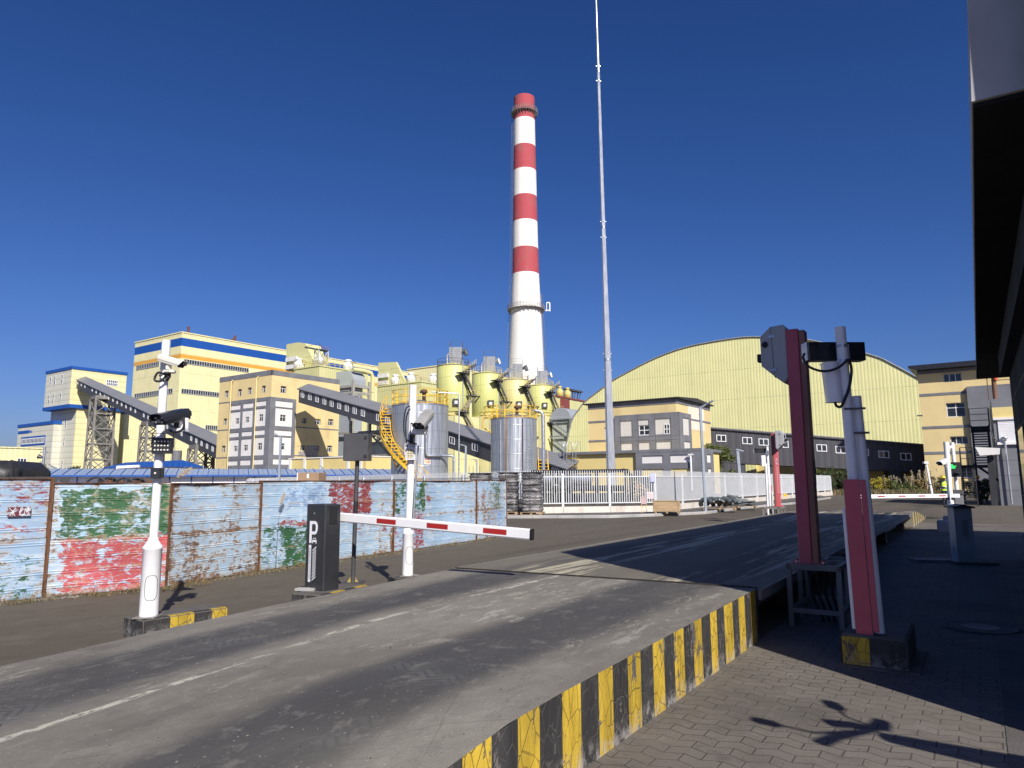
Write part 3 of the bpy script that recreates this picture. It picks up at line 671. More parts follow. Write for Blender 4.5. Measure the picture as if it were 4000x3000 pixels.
mb = MB(); mb.box(dt.x+.115, dt.x+.155, -.135, -.12, z0+.30, z0+.34); mb.box(dt.x+.115, dt.x+.155, -.135, -.12, z0+.04, z0+.08); mb.build('latch', m_black, cb)

# ------------------------------------------------------------ weighbridge reader posts (near right, far left), display posts, blocks
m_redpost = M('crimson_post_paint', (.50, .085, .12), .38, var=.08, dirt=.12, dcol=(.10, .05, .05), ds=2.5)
m_pinkpost = M('pink_post_paint', (.62, .135, .155), .42, var=.06)  # pink paint, a little lighter than the crimson
m_grp = M('grey_enclosure', (.42, .43, .43), .5, var=.05, dirt=.1)
def reader_post(mred, label, loc, rz, text=False):
    # local: -x faces the lane, -y towards near end, z up; stands on a steel frame, origin at frame foot
    t = empty('reader_post', loc, rz, label, 'card reader'); h = .66
    st = MB()
    for x in (-.25, .25):
        for y in (-.12, .42, .84): st.beam((x, y, 0), (x, y, h-.03), .05, .05)
    for y in (-.12, .42, .84): st.beam((-.275, y, h-.03), (.275, y, h-.03), .05, .06)
    for x in (-.25, .25): st.beam((x, -.145, h-.03), (x, .865, h-.03), .05, .058); 
    for y in (-.12, .84): st.beam((-.25, y, .17), (.25, y, .17), .045, .045)
    for x in (-.25, .25): st.beam((x, -.12, .17), (x, .84, .17), .044, .043)
    st.beam((.0, .40, h-.03), (.0, .84, h-.03), .045, .052)
    st.build('stand', m_steelgrey, t)
    mb = MB()
    for k in range(4): mb.tube([(-.10+.08*k, .1+.03*k, h-.02), (-.07+.06*k, .12+.05*k, .3), (.02+.05*k, .2+.04*k, .02)], .016, 8)
    mb.build('cable_bundle', m_rubber, t)
    mb = MB().box(-.22, .10, -.11, .10, h, h+.012)
    for x in (-.2, .08):
        for y in (-.09, .08): mb.tube([(x, y, h), (x, y, h+.045)], .009, 6)
    mb.build('base_plate', mred, t)
    H = 3.25
    MB().bbox(-.145, -.012, -.10, .02, h+.012, H, .006).build('column', mred, t)
    MB().bbox(-.012, .055, -.085, .06, h+.012, H-.02, .005).build('rear_cover', M('tarnished_steel_cover', (.30, .13, .10), .5, .3, var=.2, vs=2, stretch=(1, 1, .3), dirt=.3), t)
    MB().box(.0555, .062, -.05, .03, 1.5, 1.78).build('terminal_cover', m_steelgrey, t)
    # head: octagonal side profile
    pr = [(-.43, H-.10), (-.315, H+.035), (-.18, H+.05), (-.15, H+.02), (-.15, H-.58), (-.20, H-.635), (-.27, H-.60), (-.41, H-.50)]
    pr = [(-.43, 2.86), (-.43, 3.20), (-.31, 3.305), (-.165, 3.315), (-.143, 3.28), (-.143, 2.70), (-.19, 2.64), (-.26, 2.70)]
    hd = MB().prism(pr, XZ, -.10, .26).build('reader_head', m_grp, t, bevel=.012)
    mb = MB().prism([(-.292, 2.72), (-.287, 2.72), (-.301, 3.305), (-.306, 3.305)], XZ, -.1015, .262); mb.build('seam', m_black, hd)
    for z in (3.19, 2.80):
        MB().box(-.335, -.262, -.112, -.1, z-.016, z+.016).build('latch', m_gal, hd); MB().box(-.335, -.262, .26, .272, z-.016, z+.016).build('latch', m_gal, hd)
    MB().tube([(-.375, -.10, 3.10), (-.375, -.116, 3.10)], .034, 16).build('plug', m_black, hd)
    MB().box(-.50, -.43, .02, .12, 2.93, 3.02).build('lens_hood', m_black, hd)
    MB().box(-.4345, -.43, .04, .22, 3.03, 3.17).build('screen', m_glass, hd)
    for y in (.06, .15): MB().box(-.4355, -.43, y, y+.06, 2.90, 2.99).build('keypad', m_black, hd)
    if text:
        mb = MB(); rs = random.Random(5)
        z = 2.25
        for k in range(2): mb.box(-.12, -.06, .0202, .0215, z, z+.10); z -= .13
        for k in range(11): mb.box(-.115, -.075, .0202, .0215, z, z+.055); z -= .085
        mb.build('lettering', M('faint_white_print', (.66, .42, .43), .5), t)
    return t
sp = BF.wor(-1.56, 8.45)
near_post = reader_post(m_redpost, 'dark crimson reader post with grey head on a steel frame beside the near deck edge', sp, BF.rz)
near_post.location = BF.wor(-1.555, 8.42)
def mirror_pt(x, y): return BF.wor(-7.62-x, 34.92-y)
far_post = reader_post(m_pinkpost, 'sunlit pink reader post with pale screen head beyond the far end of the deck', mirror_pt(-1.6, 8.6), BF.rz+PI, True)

def display_post(base, top, top2, label, loc_rot=None, msl=m_redpost):
    t = empty('display_post', base, BF.rz if loc_rot is None else loc_rot, label, 'display post')
    return t
Rb = Matrix.Rotation(-BF.rz, 4, 'Z')
def disp(base, rz, lean, label, msl, HT=2.75):
    t = empty('display_post', base, rz, label, 'display post')
    P = lambda z: Vector((lean[0]*z, lean[1]*z, z))
    MB().tube([P(0), P(HT)], .046, 24).build('pipe', m_white_paint, t)
    MB().tube([P(0)+Vector((.09, .06, 0)), P(HT*.765)+Vector((.075, .06, 0))], .040, 20).build('pipe', m_white_paint, t)
    mb = MB(); T = lambda a, b, d: P(d)+Vector((a, b, 0)); 
    mb.prism([(-.075, -.075), (.052, -.075), (.052, -.055), (-.075, -.055)], T, .0, 1.30)
    mb.prism([(.058, -.075), (.102, -.072), (.102, -.054), (.058, -.054)], T, .03, 1.295); mb.build('guard_plate', msl, t)
    mb = MB(); mb.prism([(-.105, -.06), (-.079, -.06), (-.079, .05), (-.105, .05)], T, .04, 1.05); mb.build('guard_angle', m_white_paint, t)
    mb = MB()
    for z in (HT-.31, HT-.175): mb.tube([P(z-.013)+Vector((.0, 0, 0)), P(z+.013)], .0495, 24, cap=False)
    mb.box(P(HT-.25).x-.05, P(HT-.25).x+.05, .03, .08, HT-.33, HT-.15); mb.build('clamp', m_gal, t)
    MB().beam(P(HT*.72)+Vector((-.02, -.045, 0)), P(HT*.72)+Vector((.15, -.02, 0)), .014, .018).build('strap', m_dkgrey, t); MB().beam(P(HT*.64)+Vector((.03, -.02, 0)), P(HT*.64)+Vector((.16, -.0, 0)), .014, .018).build('strap', m_dkgrey, t)
    mb = MB().box(-.06, .06, -.05, .07, 0, .01); mb.build('base_plate', m_steelgrey, t)
    return t, P
wp = G(3388, 2475, .26); wtop = A(3281, 1278, wp.y)
ll = Rb @ (wtop-wp); ll = (ll.x/ll.z, ll.y/ll.z)
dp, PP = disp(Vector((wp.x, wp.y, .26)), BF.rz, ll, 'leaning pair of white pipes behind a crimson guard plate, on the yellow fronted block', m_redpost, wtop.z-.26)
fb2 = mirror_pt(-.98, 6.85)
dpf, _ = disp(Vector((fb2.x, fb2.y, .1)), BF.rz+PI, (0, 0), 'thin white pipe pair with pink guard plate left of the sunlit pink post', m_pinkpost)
# display boards, column speakers
def board(cn, rz, label):
    t = empty('display_board', cn, rz, label, 'display board')
    MB().bbox(-.27, .27, 0, .12, -.085, .085, .005).build('casing', M('black_display_casing', (.012, .013, .017), .35), t)
    MB().box(-.274, -.264, .003, .115, -.084, .084).build('end_plate', m_gal, t); MB().box(-.262, -.258, -.002, .0, -.084, .084).build('edge_strip', m_gal, t)
    MB().box(-.255, .26, .1205, .123, -.075, .075).build('screen', m_glass, t); return t
bcn = A(3268, 1371, wp.y+.13); bd = board(bcn, rad(2), 'long black display board clamped behind the tilted white pipe, near right')
bdf = board(mirror_pt(-1.0, 6.7)+Vector((-.30, 0, 2.70)), rad(-4), 'dark display board on the far pipe pair, sticking out left of the pink post')
def speaker(cn, rz, lean, label):
    t = empty('column_speaker', cn, rz, label, 'speaker'); P = lambda a, b, d: Vector((a+lean*d, b, d))
    prf = [(-.065, .05)]+[(.065*math.cos(a), -.015-.06*math.sin(a)) for a in [PI-PI*k/14 for k in range(15)]]+[(.065, .05)]
    MB().prism(prf, P, -.17, .17).build('casing', m_white_paint, t)
    mb = MB()
    for z in (-.178, .17): mb.prism([(a*1.06, b*1.06) for a, b in prf], P, z, z+.01)
    mb.build('end_cap', m_white_paint, t); return t
speaker(A(3252, 1495, wp.y+.02), rad(-6), -.075, 'ribbed white column speaker tucked behind the tilted white pipe, near right')
tf = empty('column_speaker', A(2981, 1800, mirror_pt(-1, 6.8).y-.12), rad(10), 'flat white box speaker on the far pipe pair beside the pink post', 'speaker')
MB().bbox(-.085, .085, -.05, .05, -.20, .20, .01).build('casing', m_white_paint, tf); MB().box(-.07, .07, -.0525, -.049, -.18, .18).build('grille', m_cream, tf)
yw = wp.y-.02
cable([A(3142, 1382, yw+.02), A(3138, 1400, yw-.02), A(3160, 1432, yw-.06), A(3215, 1450, yw-.08), A(3270, 1438, yw-.09), A(3312, 1405, yw-.07)], .011, 'black cable drooping from the display board in front of the white pipe')
cable([A(3313, 1404, yw-.06), A(3322, 1420, yw-.05), A(3326, 1455, yw-.04), A(3318, 1510, yw-.04), A(3300, 1560, yw-.05), A(3285, 1588, yw-.05), A(3268, 1586, yw-.02), A(3262, 1572, yw)], .012, 'black cable curving down to the base of the white column speaker')
# yellow and black block
def pblock(loc, rz, label, L, W, h):
    t = empty('bollard_block', loc, rz, label, 'concrete block')
    MB().bbox(0, W, 0, L, .0, h, .02).build('block', m_islandtop, t); MB().box(-.04, W+.08, -.06, L+.02, .004, .02).build('footing', m_islandtop, t)
    MB().box(.012, .22, -.004, .02, .02, h-.02).build('painted_band', m_sy, t); MB().box(.222, W-.012, -.004, .02, .02, h-.02).build('painted_band', m_sb, t)
    
    MB().box(-.004, .02, .012, .5, .02, h-.02).build('painted_band', m_sb, t); return t
pblock(BF.wor(-1.09, 6.78), BF.rz, 'yellow and black block under the tilted white pipes, half in sun', .85, .50, .265)
q = mirror_pt(-1.09, 6.78); pblock(q, BF.rz+PI, 'small yellow and black block at the foot of the far pipe pair', .8, .5, .25)

# ------------------------------------------------------------ louvred steel cabinet on the right, cover plate
cl = G(3744, 2207); fr = Fr((cl.x, cl.y, 0), 12.0)
t = empty('steel_cabinet', fr.o, fr.rz, 'shaded grey steel cabinet with peaked lid and louvres', 'cabinet')
m_cabgrey = M('stained_cabinet_paint', (.44, .43, .41), .5, .1, var=.1, dirt=.75, dcol=(.12, .12, .14), ds=3.2, dst=(1, 1, .5))
cbx = MB().box(0, .30, 0, .30, .05, 1.03).build('body', m_cabgrey, t)
mb = MB()
for k in range(11): mb.prism([(-.004, 0), (0, 0), (0, .012)], lambda a, b, d: (d, a*2.5, .50+k*.03+b), .12, .22)
mb.build('louvre', m_steelgrey, cbx)
mb = MB(); mb.prism([(-.04, 1.03), (.35, 1.03), (.35, 1.05), (.15, 1.10), (-.04, 1.05)], XZ, -.05, .35); mb.build('lid', m_dkgrey, t)
MB().box(-.06, .66, -.03, .42, .0, .05).build('plinth', m_islandtop, t)
o = MB().box(-.42, .40, -.22, .22, 0, .035).build('cover_plate', m_steelgrey); o.location = G(3655, 2190, .01); o.rotation_euler[2] = rad(-6); tag(o, 'flat grey steel cover plate lying left of the shaded cabinet', 'cover plate')
o = MB().lathe([(.36, 0), (.36, .005), (.30, .005), (.30, .003)], 40).build('manhole_cover', m_islandtop); o.location = G(3830, 2450, .009); tag(o, 'round manhole cover set in the shaded pavers', 'manhole')
mb = MB().lathe([(.17, .004), (.17, .007)], 30); mb.build('inner_lid', m_steelgrey, o)

# ------------------------------------------------------------ unseen stand-in right of the view, shaped to cast the shadow on the pavers
mir = empty('shadow_caster', (4.45, 2.62, 0), 0, 'unseen stand-in with two paddles, shaped to cast the shadow on the near pavers', 'shadow caster')
def rel(p): return Vector(p)-Vector((4.45, 2.62, 0))
MB().tube([rel((4.45, 2.62, 0)), rel((3.72, 2.05, 1.5)), rel((3.30, 1.76, 2.25))], [.24, .16, .07], 12).build('mast', m_steelgrey, mir)
def unproj(px, py, h):
    g_ = G(px, py); k = h/math.tan(SUN_EL); return Vector((g_.x+math.sin(SUN_AZ)*k, g_.y+math.cos(SUN_AZ)*k, h))
hb = unproj(3430, 2850, 2.25)
for (a, b2) in (((2990, 2822), (3180, 2865)), ((3255, 2757), (3300, 2800))):
    q0, q1 = unproj(*a, 2.4), unproj(*b2, 2.32)
    mb = MB().tube([rel(q0), rel(q1), rel(hb)], .012, 8); mb.build('arm', m_steelgrey, mir)
    d_ = (q0-q1).normalized(); n_ = sun_dir.copy(); s_ = d_.cross(n_).normalized(); 
    pad = [(0, -.02), (.03, -.045), (.12, -.05), (.16, -.03), (.165, .01), (.14, .04), (.04, .045), (0, .02)]
    mb = MB().prism(pad, lambda a_, c_, e_: rel(q0)+d_*(a_-.08)+s_*c_*1.1+n_*e_, -.01, .01); mb.build('shadow_paddle', m_black, mir)
for (a, b2, r) in (((3230, 2825), (3340, 2835), .055), ((3430, 2845), (3440, 2820), .05), ((3200, 2905), (3260, 2880), .04), ((3250, 2870), (3330, 2860), .025)):
    q0, q1 = unproj(*a, 2.3), unproj(*b2, 2.28); MB().tube([rel(q0), rel(q1), rel(hb)], [r, r*.9, r*.5], 8).build('shadow_rod', m_black, mir)
# ============================================================ RUSTY HOARDING
def rust_panel(name, patches, base=(.40, .60, .82), rust=.5, seed=0, white=.3, L=3, H=1.6):
    b = NB(name); X = b.xyz()
    st = (1.0, 1.0, 3.2)
    c = b.mix(b.ramp(b.noise(.7, None, 4, .5, 0, seed), .3, .7), tuple(k*.86 for k in base), tuple(min(1, k*1.08) for k in base))
    wn = b.noise(3.2, st, 8, .72, .25, seed+1)
    c = b.mix(b.math('MULTIPLY', b.ramp(wn, .50, .60), white*1.8, clamp=True), c, (.58, .63, .66))
    for (col, x0, x1, z0, z1, dens, hs) in patches:
        wob = b.math('MULTIPLY', b.math('SUBTRACT', b.noise(2.2, (1, 1, 1.6), 7, .70, .3, seed+hs), .5), .95)
        xx = b.math('ADD', X[0], wob); zz = b.math('ADD', X[2], b.math('MULTIPLY', wob, .5))
        def side(v, a, s): return b.ramp(v, a-s, a+s)
        mk = b.math('MULTIPLY', b.math('MULTIPLY', side(xx, x0, .07), b.math('SUBTRACT', 1, side(xx, x1, .07))), b.math('MULTIPLY', side(zz, z0, .03), b.math('SUBTRACT', 1, side(zz, z1, .03))))
        nz = b.noise(5.5, (1, 1, 2.8), 10, .80, .4, seed+hs+3)
        vert = b.noise(1.5, (1.6, 1, .5), 4, .6, 0, seed+hs+5)
        nn = b.math('ADD', b.math('MULTIPLY', nz, .70), b.math('MULTIPLY', vert, .30))
        th = .5-(dens-.5)*.20
        pm = b.math('MULTIPLY', b.ramp(nn, th-.012, th+.018), b.ramp(mk, .42, .52))
        cc = b.mix(b.ramp(b.noise(2, None, 3, .5, 0, seed+hs), .3, .7), tuple(k*.8 for k in col), tuple(k*1.15 for k in col))
        c = b.mix(pm, c, cc)
    # rust: fine pitting that gathers in patches, stained halo round it, scratches along the ribs
    big = b.noise(.55, (1, 1, .8), 4, .55, 0, seed+17); fine = b.noise(8.5, (1, 1, 2.2), 9, .78, .3, seed+9)
    def near(v, c0, wd): return b.ramp(b.math('ABSOLUTE', b.math('SUBTRACT', v, c0)), 0, wd, 1, 0)
    ed = b.math('MAXIMUM', b.math('MAXIMUM', near(X[0], 0, .16), near(X[0], L, .14)), b.math('MAXIMUM', near(X[2], H, .09), b.math('MAXIMUM', near(X[2], H/2, .07), near(X[2], 0, .14))))
    vert2 = b.noise(2.2, (1.5, 1, .22), 5, .65, .2, seed+23)
    rn = b.math('ADD', b.math('ADD', b.math('MULTIPLY', fine, .52), b.math('MULTIPLY', big, .26)), b.math('ADD', b.math('MULTIPLY', vert2, .22), b.math('MULTIPLY', ed, .055)))
    t0 = .600-rust*.085
    c = b.mix(b.math('MULTIPLY', b.ramp(rn, t0-.05, t0-.01), .5), c, (.46, .40, .30))
    c = b.mix(b.math('MULTIPLY', b.ramp(rn, t0, t0+.02), .92), c, b.mix(b.ramp(b.noise(12, None, 4, .6, 0, seed+4), .35, .65), (.24, .115, .05), (.10, .05, .028)))
    sc_ = b.ramp(b.noise(9, (.30, .30, 4.5), 8, .78, .1, seed+21), .62, .65); c = b.mix(b.math('MULTIPLY', sc_, .6), c, (.15, .09, .06))
    rust_z = b.math('FRACT', b.math('DIVIDE', b.math('ADD', X[2], .02), .40)); ln = b.math('MULTIPLY', b.ramp(b.math('ABSOLUTE', b.math('SUBTRACT', rust_z, .5)), .43, .49), b.ramp(b.noise(2.2, (1, 1, 2), 6, .7, 0, seed+31), .45, .6))
    c = b.mix(b.math('MULTIPLY', ln, .7), c, (.30, .20, .12))
    return b.out(c, .62, 0, b.math('ADD', b.noise(3, (1, 1, 2.2), 5, .6, 0, seed), b.math('MULTIPLY', rn, .6)), .012, .9, .3)
GR, RD, DR, NV = (.035, .105, .045), (.43, .085, .092), (.25, .055, .058), (.035, .055, .13)
FP = [(0, 2355), (136, 2340), (624, 2300), (990, 2236), (1533, 2159), (1859, 2112), (1978, 2092)]
def fence_y(x):
    if x < 0: return 2355+(0-x)*.125
    for i in range(len(FP)-1):
        if FP[i][0] <= x <= FP[i+1][0]: a = (x-FP[i][0])/(FP[i+1][0]-FP[i][0]); return FP[i][1]*(1-a)+FP[i+1][1]*a
    return FP[-1][1]
def base_at(x): return G(x, fence_y(x))
def ribprof(h, nh, z0=.0, amp=.007, seed=0):
    pts = []; z = z0; r = random.Random(seed)
    step = .20
    while z < h-.02:
        pts += [(z, 0), (min(z+.115, h), 0), (min(z+.13, h), -amp), (min(z+.145, h), 0), (min(z+.16, h), -amp), (min(z+.175, h), 0)]
        z += step
    return [p for p in pts if p[0] < h-.004]+[(h, 0)]
root = None
defs = [(-420, 164, 1870, [(DR, .0, 9, 1.25, 1.65, .36, 2), (RD, 0, 9, .80, 1.05, .28, 5), (GR, 0, 9, .05, .62, .44, 8)], .22, 1),
        (173, 641, 1885, [(GR, .12, 1.62, .80, 1.52, .70, 2), (RD, .12, 1.7, .02, .78, .62, 5), (NV, 1.55, 1.7, .2, .9, .5, 9)], .30, 11),
        (646, 1003, 1887, [(NV, .15, .5, .1, .78, .42, 2)], .84, 23),
        (1008, 1529, 1878, [(DR, 1.75, 3.10, .92, 1.58, .66, 2), (DR, 2.6, 3.6, .45, .9, .42, 4), (GR, -.2, 1.35, .0, .78, .55, 6), (DR, .4, 1.6, .78, .84, .6, 9), ((.25, .36, .55), .6, 1.6, 1.1, 1.5, .42, 12)], .46, 37),
        (1535, 1856, 1878, [(GR, .0, 1.2, .85, 1.55, .50, 2), (DR, .0, 1.2, .0, .85, .42, 5), ((.25, .06, .06), 1.25, 1.5, 1.1, 1.25, .55, 8)], .26, 51),
        (1861, 1976, 1875, [(GR, .7, 1.5, .8, 1.55, .5, 2), ((.16, .27, .52), .6, 1.6, .05, .8, .5, 5), (DR, .2, .5, .9, 1.3, .45, 7)], .36, 63)]
hf1 = None
m_gapdark = M('shadowed_gap', (.02, .018, .016), .9)
for i, (xa, xb, ytop, patches, rust, seed) in enumerate(defs):
    a, b2 = base_at(xa), base_at(xb); d = b2-a; L = d.length; az = math.degrees(math.atan2(d.x, d.y)); fr = Fr((a.x, a.y, 0), az-90)
    ht = A(xb, ytop, b2.y).z
    if i == 0:
        par = root0 = empty('hoarding_fence', fr.o, 0, 'leftmost taller rusty pale blue sheet metal hoarding with a red printed mark', 'fence', 'painted metal hoardings')
    elif i == 1:
        par = root1 = empty('hoarding_fence', fr.o, 0, 'long rusty sheet metal hoarding with peeling green, red and blue paint', 'fence', 'painted metal hoardings')
    off = fr.o-par.location
    def place(o): o.location = off; o.rotation_euler[2] = fr.rz; return o
    hm = ht*.5
    for part, (z0, z1) in enumerate(((.02, hm), (hm+.006, ht))):
        mb = MB(); pr = [(z, y) for z, y in ribprof(ht, 8, 0, .007) if z0-.001 <= z <= z1+.001]; pr = [(z0, 0)]+[p for p in pr if z0 < p[0] < z1]+[(z1, 0)]
        nx = max(2, int(L/.25)); V = []
        for k in range(nx+1):
            x = L*k/nx; bow = .012*math.sin(x*2.1+seed)+.008*math.sin(x*5.3+part)
            for z, y in pr: V.append((x, y-bow*(1 if part else .6)+part*.012+.01*mnoise.noise((x*1.7, z*2+seed, part)), z+.006*math.sin(x*3+seed)*(1 if z == z1 else .2)))
        n = len(pr); F = [(k*n+j, (k+1)*n+j, (k+1)*n+j+1, k*n+j+1) for k in range(nx) for j in range(n-1)]
        mb.add(V, F); name = 'lower_sheet' if part == 0 else 'upper_sheet'
        mt = _mc.get('rust%d' % i)
        if not mt: mt = _mc['rust%d' % i] = rust_panel('painted_rusty_sheet', patches, (.33, .47, .63) if i in (0, 4, 5) else (.36, .50, .64), rust, seed, L=L, H=ht)
        o = place(mb.build(name, mt, par, fixn=False)); sol = o.modifiers.new('thickness', 'SOLIDIFY'); sol.thickness = .004; sol.offset = 1
    mb = MB(); mb.box(-.01, L+.01, -.018, .03, ht-.006, ht+.008); place(mb.build('top_rail', m_rust, par))
    mb = MB(); mb.box(-.024, .008, -.026, .05, 0, ht+.008)
    if i in (0, 5): mb.box(L-.012, L+.02, -.03, .05, 0, ht+.01)
    place(mb.build('post', m_rust, par))
    for xs in ((1.0, 1.95) if i == 3 else (.95,) if i == 4 else ()):
        mb = MB(); mb.box(xs-.012, xs+.012, -.018, .0, .05, ht-.02); place(mb.build('seam_strip', _mc['rust%d' % i], par))
    if i == 0:   # red printed mark, worn
        x0, z0 = L-(164-22)/164*L*.285-.02, 0
        pA = fr.onx if False else None
        xa_, za_ = fr.ony(24, 2018); xb_, zb_ = fr.ony(118, 1979)
        bmk = NB('worn_red_print'); nz = bmk.noise(16, (1, 1, .8), 7, .7, .6, 3)
        mk = bmk.out(bmk.mix(bmk.ramp(nz, .52, .54), (.15, .028, .04), (.50, .55, .60)), .7)
        mb = MB().box(xa_, xb_, -.031, -.027, za_, zb_); pm = place(mb.build('red_print', mk, par))
        mb = MB(); W_, H_ = xb_-xa_, zb_-za_; m_chip = M('chalk_white_scratches', (.66, .68, .70), .7)
        strokes = [((.05,.95),(.22,.5)), ((.22,.5),(.08,.1)), ((.22,.5),(.34,.92)), ((.22,.48),(.33,.1)), ((.52,.1),(.56,.9)), ((.72,.05),(.76,.85)), ((.76,.85),(.83,.35)), ((.83,.35),(.93,.9)), ((.93,.9),(.90,.05))]
        for (p, q) in strokes: mb.beam((xa_+W_*p[0], -.0325, za_+H_*p[1]), (xa_+W_*q[0], -.0325, za_+H_*q[1]), .007, .002, up=(0, 1, 0))
        place(mb.build('scratched_lettering', m_chip, pm)) if False else None
        o = mb.build('scratched_lettering', m_chip, pm)
    if i == 5:   # rusty end return
        e = fr.o+d; 
        mb = MB(); mb.box(L-.02, L+.02, -.02, .05, 0, ht); mb.box(L-.01, L+.01, .05, .9, .02, ht-.01); place(mb.build('end_return', _mc['rust5'], par))
o = MB().box(-.03, .03, -.03, .03, 0, 1.50).build('blue_post', M('blue_white_post', (.62, .66, .72), .5)); o.location = base_at(168)+Vector((.02, .16, 0)); tag(o, 'slim white post with a blue band seen through the gap between the two hoardings', 'post')
mb = MB().box(-.032, .032, -.032, .032, 1.30, 1.39); mb.build('blue_band', m_blue, o)

# dry grass fringe at the foot of the hoarding: tufts of blades
m_straw = M('dry_straw', (.26, .19, .09), .9, var=.35, vs=9); m_straw2 = M('grey_straw', (.15, .115, .07), .9, var=.3, vs=9); m_gweed = M('dull_green_blades', (.12, .15, .05), .8, var=.3, vs=6)
mb = MB(); rs = random.Random(11)
def blade(mb, p, h, lean, az, wd, mi):
    dx, dy = math.cos(az), math.sin(az); q = [Vector(p)]
    for k in (1, 2, 3): t_ = k/3; q.append(Vector(p)+Vector((dx*lean*t_*t_, dy*lean*t_*t_, h*(t_-.18*t_*t_*lean/max(h, .01)))))
    sx, sy = -dy*wd, dx*wd
    for k in range(3):
        w0, w1 = 1-k/3, 1-(k+1)/3; a, b2 = q[k], q[k+1]
        mb.quad((a.x-sx*w0, a.y-sy*w0, a.z), (a.x+sx*w0, a.y+sy*w0, a.z), (b2.x+sx*w1, b2.y+sy*w1, b2.z), (b2.x-sx*w1, b2.y-sy*w1, b2.z), mi=mi)
for i in range(9000):
    x = rs.uniform(-40, 1985); 
    cl = mnoise.noise((x*.013, 3.1, 0))+.5*mnoise.noise((x*.05, 7.1, 0)); dens = min(1, max(.22, .62+1.4*cl))
    if 173 < x < 300: dens *= .3
    if rs.random() > dens: continue
    bpt = base_at(x); n = Vector((.87, -.48, 0)); p = bpt+n*(rs.random()**1.6*.34+.02)
    flat_ = rs.random() < .80
    h = rs.uniform(.03, .10) if flat_ else rs.uniform(.05, .16)*(1.5 if rs.random() < .1 else 1)*(.6+dens*.6)
    blade(mb, (p.x, p.y, .0), h, rs.uniform(.08, .25) if flat_ else rs.uniform(.02, .12), rs.uniform(0, 2*PI), rs.uniform(.0016, .004), 0 if rs.random() < .6 else 1 if rs.random() < .75 else 2)
tag(mb.build('dry_grass', [m_straw, m_straw2, m_gweed], fixn=False), 'matted dry grass along the foot of the hoarding', 'grass', kind='stuff')
mb = MB(); 
for i in range(900):
    x = rs.uniform(-40, 1985); p = base_at(x)+Vector((.87, -.48, 0))*rs.uniform(-.03, .22); r = rs.uniform(.006, .02)*(1.7 if x < 300 else 1)
    vs = [p+Vector((q[0]*r*rs.uniform(.6, 1.3), q[1]*r*rs.uniform(.6, 1.3), max(0, q[2]*r*.7))) for q in ((1,0,0),(0,1,0),(-1,0,0),(0,-1,0),(0,0,1))]
    mb.add(vs, [(0,1,4),(1,2,4),(2,3,4),(3,0,4)], rs.randrange(2))
tag(mb.build('rubble_strip', [M('dark_clod', (.09, .08, .07), .95), M('grey_pebble', (.24, .22, .20), .9)], fixn=False), 'small stones and clods along the foot of the hoarding', 'rubble', kind='stuff')

# reeds: one plume above the hoarding, one in front of the blue panel, a sprig further along
def reed(base, tip, plume, label, big=1.0, leaves=4, seed=1):
    t = empty('reed', base, 0, label, 'reed'); d = tip-base; rs = random.Random(seed)
    P = lambda k: Vector((d.x*k*k, d.y*k, d.z*(k-.06*k*k)))
    MB().tube([P(k/8) for k in range(9)], [.006*big*(1-.6*k/8) for k in range(9)], 6).build('stem', m_straw2, t)
    mb = MB()
    for i in range(leaves):
        k = .25+.55*i/max(1, leaves-1); blade(mb, P(k), .12*big, .30*big, rs.choice((0.2, PI-.2)), .012*big, 0)
    mb.build('leaf', m_gweed, t, fixn=False)
    mb = MB()
    for i in range(420):
        k = rs.random(); c = P(1.0)*(1)+plume*k; r = (.5+math.sin(PI*min(1, k*1.02))*1.0)*.028*big
        p = c+Vector((rs.gauss(0, r*.6), rs.gauss(0, r*.5), rs.gauss(0, r*.6))); q = p+plume.normalized()*rs.uniform(.03, .07)*big+Vector((rs.uniform(-.02, .02), rs.uniform(-.01, .01), rs.uniform(-.035, .015)))*big
        w_ = Vector((.003, 0, .003))*big; mb.quad(p-w_, p+w_, q)
    mb.build('plume', M('reed_plume', (.46, .38, .27), .9, var=.25, vs=20), t, fixn=False); return t
b0 = base_at(560); b0.y += .5; tip = A(695, 1835, b0.y); reed(Vector((A(640, 1900, b0.y).x, b0.y, 0)), tip, A(745, 1805, b0.y)-tip, 'pale feathery reed plume rising above the hoarding beside the nearest white pole', 1.0, 3, 2)
b1 = base_at(1060)+Vector((.10, -.06, 0)); tip = A(1095, 1955, b1.y); reed(b1, tip, A(1112, 1912, b1.y)-tip, 'dry reed standing in front of the blue hoarding left of the barrier cabinet', .85, 5, 5)

